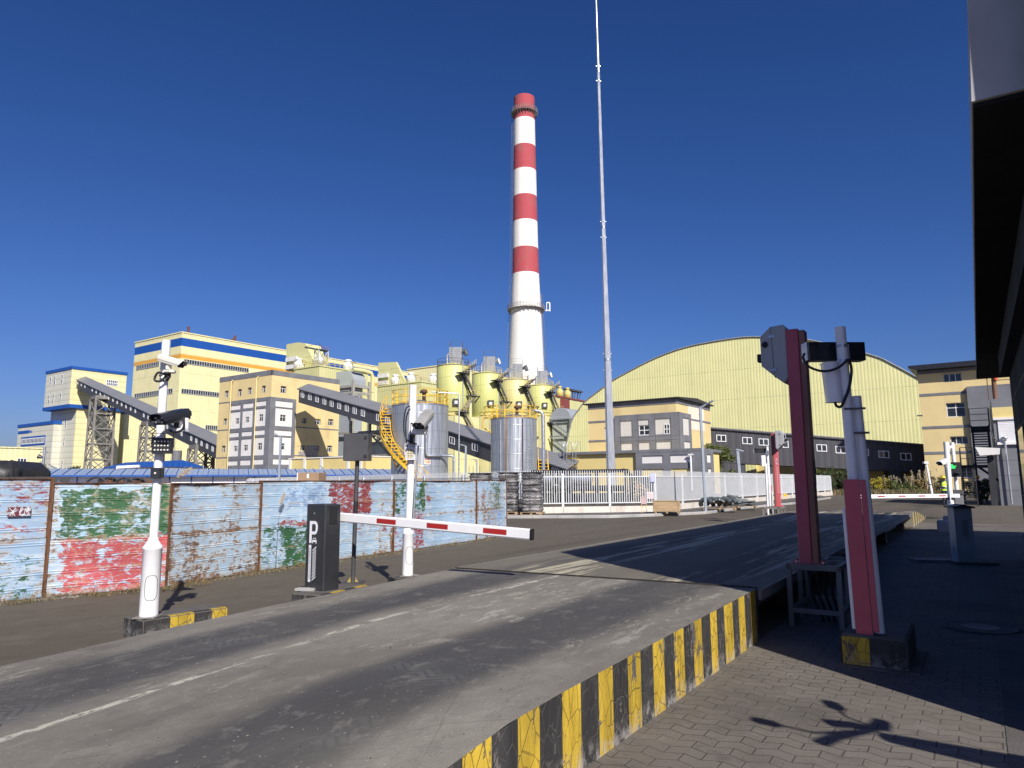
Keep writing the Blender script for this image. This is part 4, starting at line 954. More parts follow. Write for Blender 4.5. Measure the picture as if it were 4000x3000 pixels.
# ============================================================ WHITE PICKET FENCE
Kc = G(2561, 1998, .12)
def picket_fence(o, a, b2, label, h=1.55, wallh=.28, bay=3.0, rail=(.0, 1.24), z0=.12, ph0=.42, corner=True):
    """a->b2 ground points; low wall, posts, rails, picket panels"""
    d = b2-a; d.z = 0; L = d.length; az = math.degrees(math.atan2(d.x, d.y)); fr = Fr((a.x, a.y, z0), az-90)
    t = empty('picket_fence', fr.o, fr.rz, label, 'fence', 'white picket fences')
    n = max(1, round(L/bay)); bay = L/n
    for i in range(n):
        x0, x1 = i*bay, (i+1)*bay
        MB().box(x0+.008, x1-.008, -.12, .12, -.12, wallh).build('wall_block', m_wallb, t)
        mb = MB(); x = x0+.07
        k = max(1, round((x1-x0)/.118)); sp_ = (x1-x0)/k
        for q in range(k):
            xx = x0+sp_*(q+.5); mb.box(xx-.0165, xx+.0165, -.009, .009, ph0, ph0+h)
        mb.build('picket_panel', m_fencew, t)
        for r_ in rail: MB().box(x0, x1, -.022, .022, ph0+r_, ph0+r_+.045).build('rail', m_fencew, t)
    for i in range(n+1):
        MB().box(i*bay-.05, i*bay+.05, -.055, .05, wallh*.4, ph0+1.42).build('post', m_fencew, t)
    return t, fr
m_wallb = M('stained_white_wall', (.62, .58, .52), .85, var=.06, vs=1, dirt=.5, dcol=(.30, .22, .15), ds=1.6, dst=(1, 1, .6), bump=.004)
fa = A(2010, 1900, 33.5); fa.z = 0
picket_fence(None, fa, Vector((Kc.x, Kc.y, 0)), 'white picket fence on a low stained wall in front of the lightning mast', bay=2.45)
fb_ = BF.wor(-13.25, 83.0)
picket_fence(None, Vector((Kc.x, Kc.y, 0)), fb_, 'long white picket fence receding behind the lamp post and pipe pile', bay=3.85)
fc = A(940, 1890, 70); fc.z = 0
picket_fence(None, fc, A(1990, 1900, 33.8)*1.0, 'white picket fence seen only as tips behind the rusty hoarding', bay=3.9)

# ------------------------------------------------------------ wrapped pallet stacks
def wrap_mat(name, k):
    b = NB(name); X = b.xyz(); n1 = b.noise(5, (1, 1, 3), 7, .7, .8, k); lay = b.ramp(b.noise(2.0, (.4, .4, 2.1), 4, .6, .5, k+3), .46, .60)
    c = b.mix(lay, (.085, .084, .088), (.30, .285, .285)); c = b.mix(b.ramp(n1, .52, .62), c, (.05, .048, .05)); c = b.mix(b.ramp(b.noise(9, None, 5, .7, .5, k+7), .63, .69), c, (.62, .60, .60))
    return b.out(c, .28, 0, b.math('ADD', b.noise(7, (1, 1, 2), 7, .7, 1.0, k), b.math('MULTIPLY', lay, .6)), .05, 1.0, .6)
def wrapped(px0, px1, ytop, ybot, Y, label, seed, pallet=True, dep=1.1):
    a = A(px0, 1900, Y); b2 = A(px1, 1900, Y); W = (b2-a).length; zt = A(px0, ytop, Y).z; o = Vector(((a.x+b2.x)/2, Y, .12))
    t = empty('wrapped_pallet', o, rad(-10), label, 'pallet load', 'black wrapped pallet loads'); H = zt-.12; rs = random.Random(seed)
    mb = MB()
    for x in (-W/2, -.05, W/2-.1): mb.box(x, x+.1, -.05, dep, .022, .10)
    for k in range(5): mb.box(-W/2, W/2, k*dep/5-.05, k*dep/5+.09, .10, .122)
    mb.box(-W/2, W/2, -.05, .05, 0, .022); mb.build('pallet', m_pallet, t)
    mb = MB(); N = 40; Z = 60; V = []
    for j in range(Z+1):
        z = .125+(H-.16)*j/Z; lay = (j*6/Z) % 1.0; bul = .055*math.sin(PI*lay)**.7-.03+.015*math.sin(j*1.3+seed)
        for k in range(N):
            s = 4*k/N; e = int(s); f_ = s-e; hw, hd = W/2-.05, dep/2-.05
            p = ((-hw+2*hw*f_, -hd), (hw, -hd+2*hd*f_), (hw-2*hw*f_, hd), (-hw, hd-2*hd*f_))[e]
            r = math.hypot(*p); cx = p[0]*(1-.10*(r/math.hypot(hw, hd))**6); cy = p[1]*(1-.10*(r/math.hypot(hw, hd))**6)
            nz = mnoise.noise((cx*4+seed, cy*4, z*9))*.035+mnoise.noise((cx*11, cy*11+seed, z*16))*.018
            k_ = 1+(bul+nz)/max(.25, r); V.append((cx*k_, cy*k_+dep/2-.03, z))
    F = [(j*N+k, j*N+(k+1) % N, (j+1)*N+(k+1) % N, (j+1)*N+k) for j in range(Z) for k in range(N)]+[tuple(range(Z*N, Z*N+N))]
    mb.add(V, F, 0, True); mb.build('wrapped_sacks', wrap_mat('black_stretch_wrap', seed), t, fixn=False)
    MB().box(-W/2+.02, W/2-.02, .0, dep-.08, H-.035, H).build('top_board', m_black, t)
    mb = MB()
    for x in (-W*.02, ): mb.box(x-.008, x+.008, -.075, -.068, .1, H)
    mb.build('strap', m_dkrail, t); return t
wrapped(2031, 2116, 1844, 2012, 31.9, 'wrapped pallet load standing clear of the hoarding end, on a visible pallet', 3)
wrapped(1940, 2020, 1845, 2010, 32.3, 'wrapped pallet load half hidden by the end edge of the hoarding', 17)
wrapped(1826, 1912, 1848, 2010, 32.6, 'wrapped pallet load with only its dark top showing above the hoarding', 29)

# ------------------------------------------------------------ crate, pallets with pipes, small signs
cr = G(2606, 2006, .12); fr = Fr((cr.x, cr.y, .12), -12)
t = empty('timber_crate', fr.o, rad(-14), 'low pale timber crate on the sidewalk at the fence corner', 'crate')
mb = MB().box(-.62, .58, 0, 1.0, .09, .54); mb.box(-.64, .60, -.02, 1.02, .54, .565); mb.build('box', m_wood, t)
mb = MB(); 
for z in (.14, .30, .46): mb.box(-.625, .585, -.006, 0, z+.07, z+.075)
for x in (-.6, .5): mb.box(x, x+.08, -.022, 0, .1, .54)
mb.build('batten', m_wood, t)
mb = MB(); 
for x in (-.55, -.05, .45): mb.box(x, x+.1, -.01, 1.0, 0, .09)
mb.build('skid', m_pallet, t)
def pallet_at(px, py, label, rz, w_=1.3, d_=1.1):
    o = G(px, py, .12); t = empty('pallet', o, rz, label, 'pallet')
    mb = MB()
    for x in (-w_/2, -.05, w_/2-.1): mb.box(x, x+.1, 0, d_, .0, .09)
    for k in range(6): mb.box(-w_/2, w_/2, k*d_/6, k*d_/6+.12, .09, .112)
    mb.build('boards', m_pallet, t); return t
m_gpipe = M('dark_green_grey_pipe', (.075, .09, .095), .5, var=.2, vs=3, dirt=.3, dcol=(.17, .17, .16), ds=4)
pa = pallet_at(2812, 1993, 'left timber pallet under the bundle of dark pipe elbows', rad(-14), 1.6)
pz = pallet_at(2885, 1985, 'right timber pallet under the heap of dark steel sections', rad(-14), 1.9)
t = empty('pipe_bundle', pa.location+Vector((0, .1, .112)), rad(-14), 'bundle of dark grey pipe elbows wrapped in torn film on a pallet', 'pipes')
rs = random.Random(4)
for k in range(5):
    x = -.62+k*.3; mb = MB(); z = .20+(.02 if k % 2 else 0); pts = [(x+.26*math.cos(a), .1+.08*k % .2, z+.22*math.sin(a)) for a in [PI*.05+PI*1.1*q/8 for q in range(9)]]
    mb.tube([(p[0], p[1]+.5*q/8, p[2]) for q, p in enumerate(pts)], .115, 14); mb.build('pipe_elbow', m_gpipe, t)
mb = MB(); V = []
for i in range(13):
    for j in range(9):
        x = -.3+.6*i/12; y = -.05+.5*j/8; V.append((x, y, .30+.14*math.sin(i*.9+j*.7)*mnoise.noise((i*.5, j*.4, 1))+.1*mnoise.noise((i*.8, j*.9, 7))+.1*(1-abs(x)/.3)))
mb.add(V, [(i*9+j, (i+1)*9+j, (i+1)*9+j+1, i*9+j+1) for i in range(12) for j in range(8)], 0); mb.build('torn_film', M('grey_film', (.32, .33, .33), .25, var=.3, vs=8), t, fixn=False)
t = empty('steel_section_heap', pz.location+Vector((0, .1, .112)), rad(-14), 'jumbled heap of dark green grey steel angles and plates on a pallet', 'steel heap')
for k in range(26):
    c = Vector((rs.uniform(-.7, .75), rs.uniform(-.15, .7), 0)); lvl = max(0, .62*(1-abs(c.x+.1)/1.0))*rs.random(); a = rs.uniform(-.5, .5); L = rs.uniform(.35, .75)
    dx = Vector((math.cos(a), math.sin(a)*.6, rs.uniform(-.25, .25)))*L/2; c.z = .08+lvl
    MB().beam(c-dx, c+dx, rs.uniform(.10, .2), rs.uniform(.03, .14), up=(rs.uniform(-.3, .3), .2, 1)).build('steel_section', m_gpipe, t)
def small_sign(px, py, label, col, h=.72):
    o = G(px, py, .12); t = empty('small_sign', o, rad(-10), label, 'sign')
    mb = MB().beam((-.10, 0, 0), (-.12, 0, h), .02); mb.beam((.12, 0, 0), (.12, .03, h), .02); mb.beam((-.12, 0, h*.4), (.12, .01, h*.4), .02); mb.build('legs', m_yel, t)
    MB().box(-.11, .13, -.018, -.008, h*.55, h*1.02).build('board', col, t); return t
small_sign(2516, 2003, 'small faded pink board on yellow legs by the low wall', M('faded_pink_board', (.52, .40, .40), .7))
small_sign(3068, 1952, 'small yellow marker sign on the low wall behind the pink post', m_yel, .45)

# ------------------------------------------------------------ lightning mast and street lamps
mbp = G(2390, 1948); H = []
t = empty('lightning_mast', Vector((mbp.x, mbp.y, 0)), rad(8), 'very tall tapering galvanised lightning mast behind the picket fence', 'mast'); Ym = mbp.y
segs = [(1948, 38), (1405, 27.5), (889, 16.5), (281, 10.5), (3, 5.5), (-40, 1.5)]
axis = lambda py: A(2390-(1948-py)*.0318, py, Ym)
for i in range(len(segs)-1):
    (ya, wa), (yb, wb) = segs[i], segs[i+1]; pa_, pb_ = axis(ya)-Vector((mbp.x, mbp.y, 0)), axis(yb)-Vector((mbp.x, mbp.y, 0))
    def rr(py, w_): return w_/2/F_PX*ray(2330, py).length*Ym/ray(2330, py).y
    ra, rb_ = rr(ya, wa), rr(yb, wb); mb = MB(); sm = i >= 3
    mb.tube([pa_, pb_], [ra, rb_], 8 if not sm else 10, sm=sm); o = mb.build('mast_section', m_mast, t)
    if i and i < 4:
        mb = MB(); mb.tube([pa_-Vector((0, 0, .12)), pa_+Vector((0, 0, .10))], ra*1.05, 12)
        for a in range(4): mb.beam(pa_+Vector((math.cos(a*PI/2)*ra, math.sin(a*PI/2)*ra, .6)), pa_+Vector((math.cos(a*PI/2)*(ra+.08), math.sin(a*PI/2)*(ra+.08), .6)), .06); mb.beam(pa_+Vector((math.cos(a*PI/2)*ra, math.sin(a*PI/2)*ra, -1.0)), pa_+Vector((math.cos(a*PI/2)*(ra+.08), math.sin(a*PI/2)*(ra+.08), -1.0)), .06)
        mb.build('flange', m_gal, t)
mb = MB()
for a in range(8):
    c_, s_ = math.cos(a*PI/4), math.sin(a*PI/4); mb.add([(c_*.42, s_*.42, 0), (c_*.75, s_*.75, 0), (c_*.43, s_*.43, .7)], [(0, 1, 2)])
mb.lathe([(.8, -.02), (.8, .03)], 16); mb.build('base_gusset', m_gal, t, fixn=False)
m_lamp = M('blue_grey_lamp_paint', (.27, .31, .36), .45, var=.08)
def street_lamp(base, top, arm, label, wd=.11, head=True):
    t = empty('street_lamp', base, 0, label, 'street lamp', 'square arm street lamps'); d = top-base; a = arm-base
    MB().beam((0, 0, 0), d, wd, wd).build('post', m_lamp, t)
    MB().beam(d-Vector((0, 0, wd*.3)), a, wd*.85, wd*.7).build('arm', m_lamp, t)
    e = (a-d).normalized(); MB().beam(a-e*wd*2.6, a+e*wd*.3, wd*1.5, wd*.5).build('lamp_head', m_lamp, t); MB().box(-wd, wd, -wd, wd, 0, .02).build('base_plate', m_lamp, t)
lb = G(2757, 1997, .12); street_lamp(lb, A(2735, 1590, lb.y), A(2783, 1566, lb.y-.3), 'nearest square street lamp, standing on the sidewalk before the pipe pile')
def lampY(px0, yb, px1, yt, pxa, ya, Y, label, wd=.12):
    b_ = A(px0, yb, Y); b_.z = 0; street_lamp(b_, A(px1, yt, Y), A(pxa, ya, Y), label, wd)
lampY(2893, 1880, 2880, 1757, 2876, 1756, 82, 'street lamp against the dark gallery, right of the green tree', .30)
lampY(1090, 1880, 1097, 1707, 1075, 1695, 52, 'street lamp rising behind the blue hoarding before the white panelled block', .15)
lampY(1818, 1880, 1820, 1742, 1800, 1737, 66, 'street lamp between the two steel tanks, taller of two', .17)
lampY(1861, 1880, 1862, 1800, 1852, 1794, 66, 'short street lamp between the two steel tanks', .13)
lampY(1260, 1880, 1261, 1826, 1250, 1819, 58, 'small lamp before the low yellow wall', .09)

# ------------------------------------------------------------ things stored behind the fence
def blk(px, py, label, w_=1.15, h=.85):
    o = G(px, py); t = empty('concrete_block', o, rad(-12), label, 'concrete block', 'square concrete blocks behind the fence'); MB().bbox(-w_/2, w_/2, 0, w_, 0, h, .03).build('block', M('sandy_concrete', (.46, .40, .31), .9, var=.12, dirt=.25), t); return t
for i, (x, l) in enumerate(((2137, 'leftmost'), (2205, 'second from the left'), (2271, 'third from the left'), (2321, 'rightmost, beside the mast'))):
    blk(x, 1957 if i else 1962, 'square pale concrete block behind the picket fence, '+l, .78, .62)
pr0 = A(2060, 1860, 52); pr1 = A(2440, 1855, 49)
t = empty('pipe_rack', (pr0.x, pr0.y, 0), 0, 'long rack of black insulated pipes and grey vessels behind the picket fence', 'pipe rack'); d = pr1-pr0; d.z = 0; e = d.normalized(); nrm = Vector((-e.y, e.x, 0)); L = d.length
mp = M('black_pipe_lagging', (.022, .023, .026), .55, var=.3, vs=4)
for z, r, off in ((1.15, .17, 0), (1.0, .10, .5), (2.32, .12, .8)):
    MB().tube([nrm*off+Vector((0, 0, z)), d+nrm*off+Vector((0, 0, z))], r, 14).build('pipe', mp, t)
for k in range(8):
    p = d*(k/7.0); MB().beam(p+nrm*.2, p+nrm*.2+Vector((0, 0, 2.2 if k % 2 else 1.1)), .22).build('rack_post', m_dkgrey, t)
for a0, a1 in ((.02, .22), (.30, .62)):
    MB().tube([d*a0+nrm*1.0+Vector((0, 0, 1.72)), d*a1+nrm*1.0+Vector((0, 0, 1.72))], .42, 20).build('vessel', m_gal, t)
MB().tube([d*.98+Vector((0, 0, 2.35)), d*1.03+Vector((0, 0, 2.3)), d*1.06+Vector((0, 0, 2.0)), d*1.06+Vector((0, 0, .3))], .12, 12).build('pipe', mp, t)
MB().box(0, L, 1.2, 1.3, 0, .75).build('plinth_frame', mp, t)
bp = G(2480, 1943); t = empty('brick_pile', bp, 0, 'heap of tan bricks and rubble beside the mast behind the fence', 'brick pile'); rs = random.Random(8)
mb = MB()
for k in range(330):
    x = rs.uniform(-2.2, 1.6); zt = max(.1, 1.75*(1-abs(x-.1)/2.3)); z = rs.uniform(0, zt); y = rs.uniform(-.6, .6)*(1-z/2.2); s_ = rs.uniform(.7, 1.1); a = rs.choice((0, .2, 1.4, -.3))
    mb.beam((x-.13*math.cos(a)*s_, y-.13*math.sin(a)*s_, z), (x+.13*math.cos(a)*s_, y+.13*math.sin(a)*s_, z+rs.uniform(-.04, .04)), .12, .07, rs.randrange(2))
mb.build('bricks', [M('tan_brick', (.36, .27, .17), .9), M('pale_brick', (.46, .38, .28), .9)], t)
o = MB().bbox(-.5, .5, -.4, .4, 0, .62, .12).build('woven_sack', M('pinkish_woven_sack', (.62, .48, .48), .8), None); o.location = G(2540, 1948); tag(o, 'pinkish white woven sack right of the brick heap', 'sack')
o = MB().lathe([(.14, 0), (.13, .02), (.05, .03), (.02, .5)], 12).build('traffic_cone', M('orange_cone', (.75, .2, .03), .6)); o.location = G(2495, 1938)+Vector((0, 0, .9)); tag(o, 'orange cone poking out of the rubble behind the fence', 'traffic cone')
tag(MB().box(-.11, .11, -.015, .015, 1.42, 1.83).build('blue_notice', M('blue_white_notice', (.42, .45, .66), .5)), 'small blue and white notice on the fence corner post', 'notice').location = Vector((Kc.x-.12, Kc.y-.10, .12))
# ============================================================ RIGHT: shading building, yellow block, stairs, gate
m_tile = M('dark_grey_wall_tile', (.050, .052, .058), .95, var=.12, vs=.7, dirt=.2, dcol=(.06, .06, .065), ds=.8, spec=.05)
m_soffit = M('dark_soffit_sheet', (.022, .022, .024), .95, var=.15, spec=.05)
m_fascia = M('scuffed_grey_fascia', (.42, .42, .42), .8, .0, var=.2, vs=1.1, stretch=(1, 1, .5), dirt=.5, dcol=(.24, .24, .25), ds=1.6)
t = empty('weighbridge_house', BF.wor(.7, 5.17), BF.rz, 'dark grey tiled weighbridge house with a deep overhanging roof slab on the right', 'building')
W0 = (.7, 5.17)
def hb_(x0, x1, y0, y1, z0, z1): return MB().box(x0-W0[0], x1-W0[0], y0-W0[1], y1-W0[1], z0, z1)
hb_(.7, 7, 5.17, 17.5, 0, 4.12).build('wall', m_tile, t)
mb = MB()
for z in (.62, 1.24, 1.86, 2.48, 3.10, 3.72): mb.box(-.004, 6.3, -.004, 12.364, z, z+.012)
for y in (2, 4, 6, 8, 10, 12): mb.box(-.004, .01, y, y+.012, 0, 4.1)
mb.build('tile_joint', m_black, t)
pf = [(.17, 4.12), (.27, 5.96), (8, 5.96), (8, 4.12)]
mb = MB().prism([(a-W0[0], b) for a, b in pf], XZ, 5.55-W0[1], 21.5-W0[1]); rf = mb.build('roof_slab', m_fascia, t)
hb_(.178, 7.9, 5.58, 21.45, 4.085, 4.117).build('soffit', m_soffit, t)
hb_(.7, 7, 5.17, 5.545, 4.125, 5.96).build('shadow_upstand', m_fascia, t)  # unseen upstand, added to keep the roof's shadow edge straight
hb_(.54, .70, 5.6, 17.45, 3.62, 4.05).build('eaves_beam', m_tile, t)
hb_(.66, .70, 5.3, 17.4, .0, .5).build('plinth', m_tile, t)
hb_(.9, 6.5, 17.5, 17.8, 0, 3.5).build('end_wall', m_tile, t)
for yy in (8, 11, 14): 
    w_ = hb_(.66, .70, yy, yy+1.5, 1.0, 2.4).build('window', m_glass, t)

# --- generic facade with real openings -----------------------------------
class Face:
    """T(s, z, d): s along the face, d outward"""
    def __init__(s, fr, kind, off=0.0): s.fr = fr; s.k = kind; s.off = off
    def T(s, a, z, d=0):
        return (a, s.off-d, z) if s.k == 'F' else (s.off+d, a, z)
    def px(s, x, y): return s.fr.ony(x, y, s.off) if s.k == 'F' else s.fr.onx(x, y, s.off)
    def rect(s, x0, y0, x1, y1):
        xm, ym = (x0+x1)/2, (y0+y1)/2; a = s.px(x0, ym)[0]; b2 = s.px(x1, ym)[0]; zt = s.px(xm, y0)[1]; zb = s.px(xm, y1)[1]; return min(a, b2), max(a, b2), zb, zt
    def box(s, mb, a0, a1, z0, z1, d0, d1, mi=0):
        p, q = s.T(a0, z0, d0), s.T(a1, z1, d1); lo = [min(p[i], q[i]) for i in range(3)]; hi = [max(p[i], q[i]) for i in range(3)]
        return mb.box(lo[0], hi[0], lo[1], hi[1], lo[2], hi[2], mi)
    def wall(s, mb, a0, a1, z0, z1, holes, depth=.18, mi=0, mr=1):
        xs = sorted({a0, a1, *[h[0] for h in holes], *[h[1] for h in holes]}); zs = sorted({z0, z1, *[h[2] for h in holes], *[h[3] for h in holes]})
        for i in range(len(xs)-1):
            for j in range(len(zs)-1):
                cx, cz = (xs[i]+xs[i+1])/2, (zs[j]+zs[j+1])/2
                if any(h[0] < cx < h[1] and h[2] < cz < h[3] for h in holes): continue
                mb.quad(s.T(xs[i], zs[j]), s.T(xs[i+1], zs[j]), s.T(xs[i+1], zs[j+1]), s.T(xs[i], zs[j+1]), mi=mi)
        for a, b2, c, d in holes:
            for p, q in (((a, c), (b2, c)), ((b2, c), (b2, d)), ((b2, d), (a, d)), ((a, d), (a, c))):
                mb.quad(s.T(*p), s.T(*q), s.T(*q, -depth), s.T(*p, -depth), mi=mr)
    def window(s, par, r, depth=.14, cols=2, rows=1, fw=.05, mf=None, split=None, name='window'):
        a, b2, c, d = r; mb = MB(); D0, D1 = -depth+.005, -depth+.05
        s.box(mb, a, a+fw, c, d, D0, D1); s.box(mb, b2-fw, b2, c, d, D0, D1); s.box(mb, a+fw, b2-fw, c, c+fw, D0, D1); s.box(mb, a+fw, b2-fw, d-fw, d, D0, D1)
        for k in range(1, cols): x = a+(b2-a)*k/cols; s.box(mb, x-fw*.5, x+fw*.5, c+fw, d-fw, D0, D1-.003)
        for k in range(1, rows): z = c+(d-c)*(split or k/rows); s.box(mb, a+fw, b2-fw, z-fw*.5, z+fw*.5, D0, D1-.006)
        w_ = mb.build(name, mf or m_wframe, par)
        mb = MB(); mb.quad(s.T(a, c, D0+.012), s.T(b2, c, D0+.012), s.T(b2, d, D0+.012), s.T(a, d, D0+.012)); mb.build('pane', m_glass, w_, fixn=False); return w_
def stuck_window(face, par, r, cols=2, rows=1, fw=.06, name='window', mf=None):
    """window standing a little proud of a sheet wall"""
    a, b2, c, d = r; mb = MB(); face.box(mb, a, a+fw, c, d, 0, .05); face.box(mb, b2-fw, b2, c, d, 0, .05); face.box(mb, a+fw, b2-fw, c, c+fw, 0, .05); face.box(mb, a+fw, b2-fw, d-fw, d, 0, .05)
    for k in range(1, cols): x = a+(b2-a)*k/cols; face.box(mb, x-fw*.5, x+fw*.5, c+fw, d-fw, 0, .045)
    for k in range(1, rows): z = c+(d-c)*k/rows; face.box(mb, a+fw, b2-fw, z-fw*.5, z+fw*.5, 0, .04)
    w_ = mb.build(name, mf or m_wframe, par); mb = MB(); face.box(mb, a+fw*.5, b2-fw*.5, c+fw*.5, d-fw*.5, .004, .015); mb.build('pane', m_glass, w_); return w_

# --- yellow office block at the far right
oc_ = A(3621, 1900, 88); fr = Fr((oc_.x, oc_.y, 0), 35.0); F = Face(fr, 'F')
t = empty('office_block', fr.o, fr.rz, 'four storey ochre office block with grey bands, half hidden by the roof slab', 'building')
ztop = F.px(3640, 1446)[1]; xr = 26.0
wins = [(3684, 1458, 3756, 1491, 3), (3697, 1573, 3771, 1628, 2), (3712, 1704, 3782, 1735, 3), (3700, 1818, 3800, 1866, 4)]
holes = [F.rect(*w_[:4]) for w_ in wins]
mb = MB(); F.wall(mb, 0, xr, 0, ztop, holes, .35); mb.quad((0, 0, 0), (0, 20, 0), (0, 20, ztop), (0, 0, ztop)); mb.quad((0, 20, 0), (xr, 20, 0), (xr, 20, ztop), (0, 20, ztop)); mb.quad((xr, 0, 0), (xr, 20, 0), (xr, 20, ztop), (xr, 0, ztop)); mb.quad((0, 0, ztop), (xr, 0, ztop), (xr, 20, ztop), (0, 20, ztop))
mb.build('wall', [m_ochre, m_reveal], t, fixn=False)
for h_, w_ in zip(holes, wins): F.window(t, h_, .33, w_[4], 2 if w_[4] == 2 else 1, .08, split=.66)
for y0 in (1535, 1664, 1764): z = F.px(3660, y0)[1]; mb = MB(); F.box(mb, -.02, 8.2, z-.32, z, 0, .05); mb.build('band', m_trim, t)
mb = MB(); F.box(mb, -.02, xr, ztop-.42, ztop-.02, 0, .04); mb.build('band', m_trim, t)
mb = MB(); mb.prism([(-.9, ztop+.40), (-.8, ztop+.62), (xr, ztop+.62), (xr, ztop+.02), (0, ztop+.02), ], XZ, -1.2, 21); mb.build('roof_edge', M('dark_blue_black_roof', (.014, .015, .024), .5), t)
a0 = F.px(3776, 1520)[0]; z1 = F.px(3790, 1511)[1]
mb = MB(); F.box(mb, a0, a0+2.6, 0, z1, 0, .5); F.box(mb, a0+2.6, xr, z1-2.0, z1, 0, .5); mb.build('grey_pier', m_trim, t)
mb = MB(); F.box(mb, a0+2.6, a0+7, 0, z1-2.0, .0, .3); mb.build('white_infill', m_white, t)
MB().box(-.4, .2, -.5, -.1, F.px(3638, 1624)[1], F.px(3638, 1620)[1]).build('bracket', m_dkrail, t)

# --- nearer gatehouse wing with shutter, behind the stair
gc = A(3913, 1985, 43.5); fr = Fr((gc.x, gc.y, 0), 33.0); F = Face(fr, 'F')
t = empty('gatehouse', fr.o, fr.rz, 'grey tiled gatehouse wing with white shutter window beside the dark stairs', 'building')
zt = F.px(3890, 1558)[1]
mb = MB().box(0, 9, 0, 8, 0, zt); mb.build('wall', m_trim, t)
def band(y0, y1, mat, name, d=.06, x1=2.4, x0=.0):
    z0, z1 = F.px(3890, y1)[1], F.px(3890, y0)[1]; mb = MB(); F.box(mb, x0, x1, z0, z1, .0, d); return mb.build(name, mat, t)
band(1592, 1632, m_ochre2, 'ochre_band', .05); band(1632, 1641, m_white, 'shutter_box', .16, 2.0, .0)
sh = band(1641, 1730, m_white_paint, 'roller_shutter', .06, 1.75, .22); mb = MB(); z0, z1 = F.px(3890, 1730)[1], F.px(3890, 1641)[1]
k = z0
while k < z1: F.box(mb, .22, 1.75, k, k+.02, .06, .075); k += .11
mb.build('slat_edge', m_white, sh); band(1728, 1738, m_white, 'sill', .18, 1.95, .1)
mb = MB(); 
for z in (0.9, 1.8, 2.7, 3.6): F.box(mb, 0, 3, z, z+.02, .0, .006)
mb.build('tile_joint', m_dkgrey, t)
mb = MB(); px_ = F.px(3935, 1900)[0]; mb.tube([F.T(px_-.55, 4.55, .1), F.T(px_-.5, 4.1, .18), F.T(px_-.25, 3.85, .2)], .03, 8); mb.build('hose', m_rubber, t)
o = MB().tube([F.T(px_+.1, 3.9, .22), F.T(px_+.14, .1, .22)], .055, 12).build('downpipe', m_gal, t); MB().lathe([(.07, 0), (.15, .2), (.15, .27)], 12, c=F.T(px_+.1, 3.85, .22)).build('hopper', m_gal, o)
aw = F.px(3850, 1780)[0]; mb = MB(); mb.prism([(-.1, 0), (.9, .05), (.95, .42), (-.3, .52)], lambda a, b, d: F.T(a-.75, 3.0+b, d), .1, .8); mb.build('canopy_box', m_white, t)
mb = MB().box(.05-.55, .4-.55, -.4, .3, 0, 3.0); mb.build('dark_pier', m_tile, t)
# orange standpipe on its roof
t = empty('standpipe', fr.wor(.25, .5, zt), fr.rz, 'orange red standpipe with wheel on top of the gatehouse wing', 'pipe')
mo = M('orange_red_pipe', (.62, .09, .03), .5, var=.2)
MB().tube([(0, 0, 0), (0, 0, 2.2)], .13, 12).build('pipe', M('rust_brown_pipe', (.18, .09, .05), .7), t); MB().tube([(0.1, -.1, 1.2), (.05, -.1, 2.4)], .12, 10).build('valve', mo, t); MB().lathe([(.02, -.03), (.24, -.02), (.24, .03), (.02, .04)], 14, c=(-.25, -.1, 1.6)).build('valve', mo, t)
mb = MB().beam((-.35, 0, 0), (-.35, 0, 2.3), .05); mb.beam((0, 0, 1.95), (2.4, 0, 1.95), .08); mb.beam((0, 0, 1.2), (2.4, 0, 1.2), .04); mb.build('rail', m_rust, t)

# --- dark steel outside stair
sc0 = A(3755, 1985, 42.5); fr = Fr((sc0.x, sc0.y, 0), 33.0); F = Face(fr, 'F')
t = empty('outside_stair', fr.o, fr.rz, 'dark steel outside staircase climbing beside the gatehouse wing', 'staircase')
m_st = M('black_stair_steel', (.022, .023, .026), .5, var=.2)
x0, z1 = F.px(3752, 1818); x1 = F.px(3812, 1900)[0]; z1 = F.px(3780, 1813)[1]; z2 = F.px(3820, 1640)[1]; xu0 = F.px(3802, 1720)[0]; xu1 = F.px(3872, 1720)[0]
mb = MB(); n = 13
for k in range(n): z = z1*(k+.5)/n; y = .2+2.6*k/n; mb.box(x0, x1, y, y+.27, z, z+.05)
mb.build('tread', m_st, t)
mb = MB(); 
for x in (x0-.03, x1+.03): mb.beam((x, .15, -.02), (x, 2.95, z1+.02), .05, .22)
mb.build('stringer', m_st, t)
MB().box(x0-.05, xu1+.05, 2.9, 4.2, z1-.18, z1).build('landing', m_st, t)
mb = MB(); n = 15
for k in range(n): z = z1+(z2-z1)*(k+.6)/n; y = 4.0-0*k+2.2*k/n; mb.box(xu0, xu1, y, y+.27, z, z+.07)
mb.build('tread', m_st, t)
mb = MB()
for x in (xu0-.03, xu1+.03): mb.beam((x, 3.95, z1), (x, 6.3, z2), .06, .24)
mb.build('stringer', m_st, t)
MB().box(xu0-.1, xu1+.1, 6.2, 7.6, z2-.35, z2).build('landing', m_st, t)
mb = MB()
for x in (x0, (x0+xu0)/2, xu0-.1): mb.beam((x, 2.95, z1), (x, 2.95, z1+1.1), .05)
for h in (.4, .75, 1.1): mb.beam((x0, 2.95, z1+h), (xu0-.1, 2.95, z1+h), .04)
mb.build('handrail', m_st, t); mb = MB()
for x in (xu0-.1, xu1+.1): mb.beam((x, 6.25, z2), (x, 6.25, z2+1.2), .06); mb.beam((x, 7.55, z2), (x, 7.55, z2+1.2), .06)
for h in (.4, .8, 1.2): mb.beam((xu0-.1, 6.25, z2+h), (xu1+.1, 6.25, z2+h), .04); mb.beam((xu0-.1, 6.25, z2+h), (xu0-.1, 7.55, z2+h), .04)
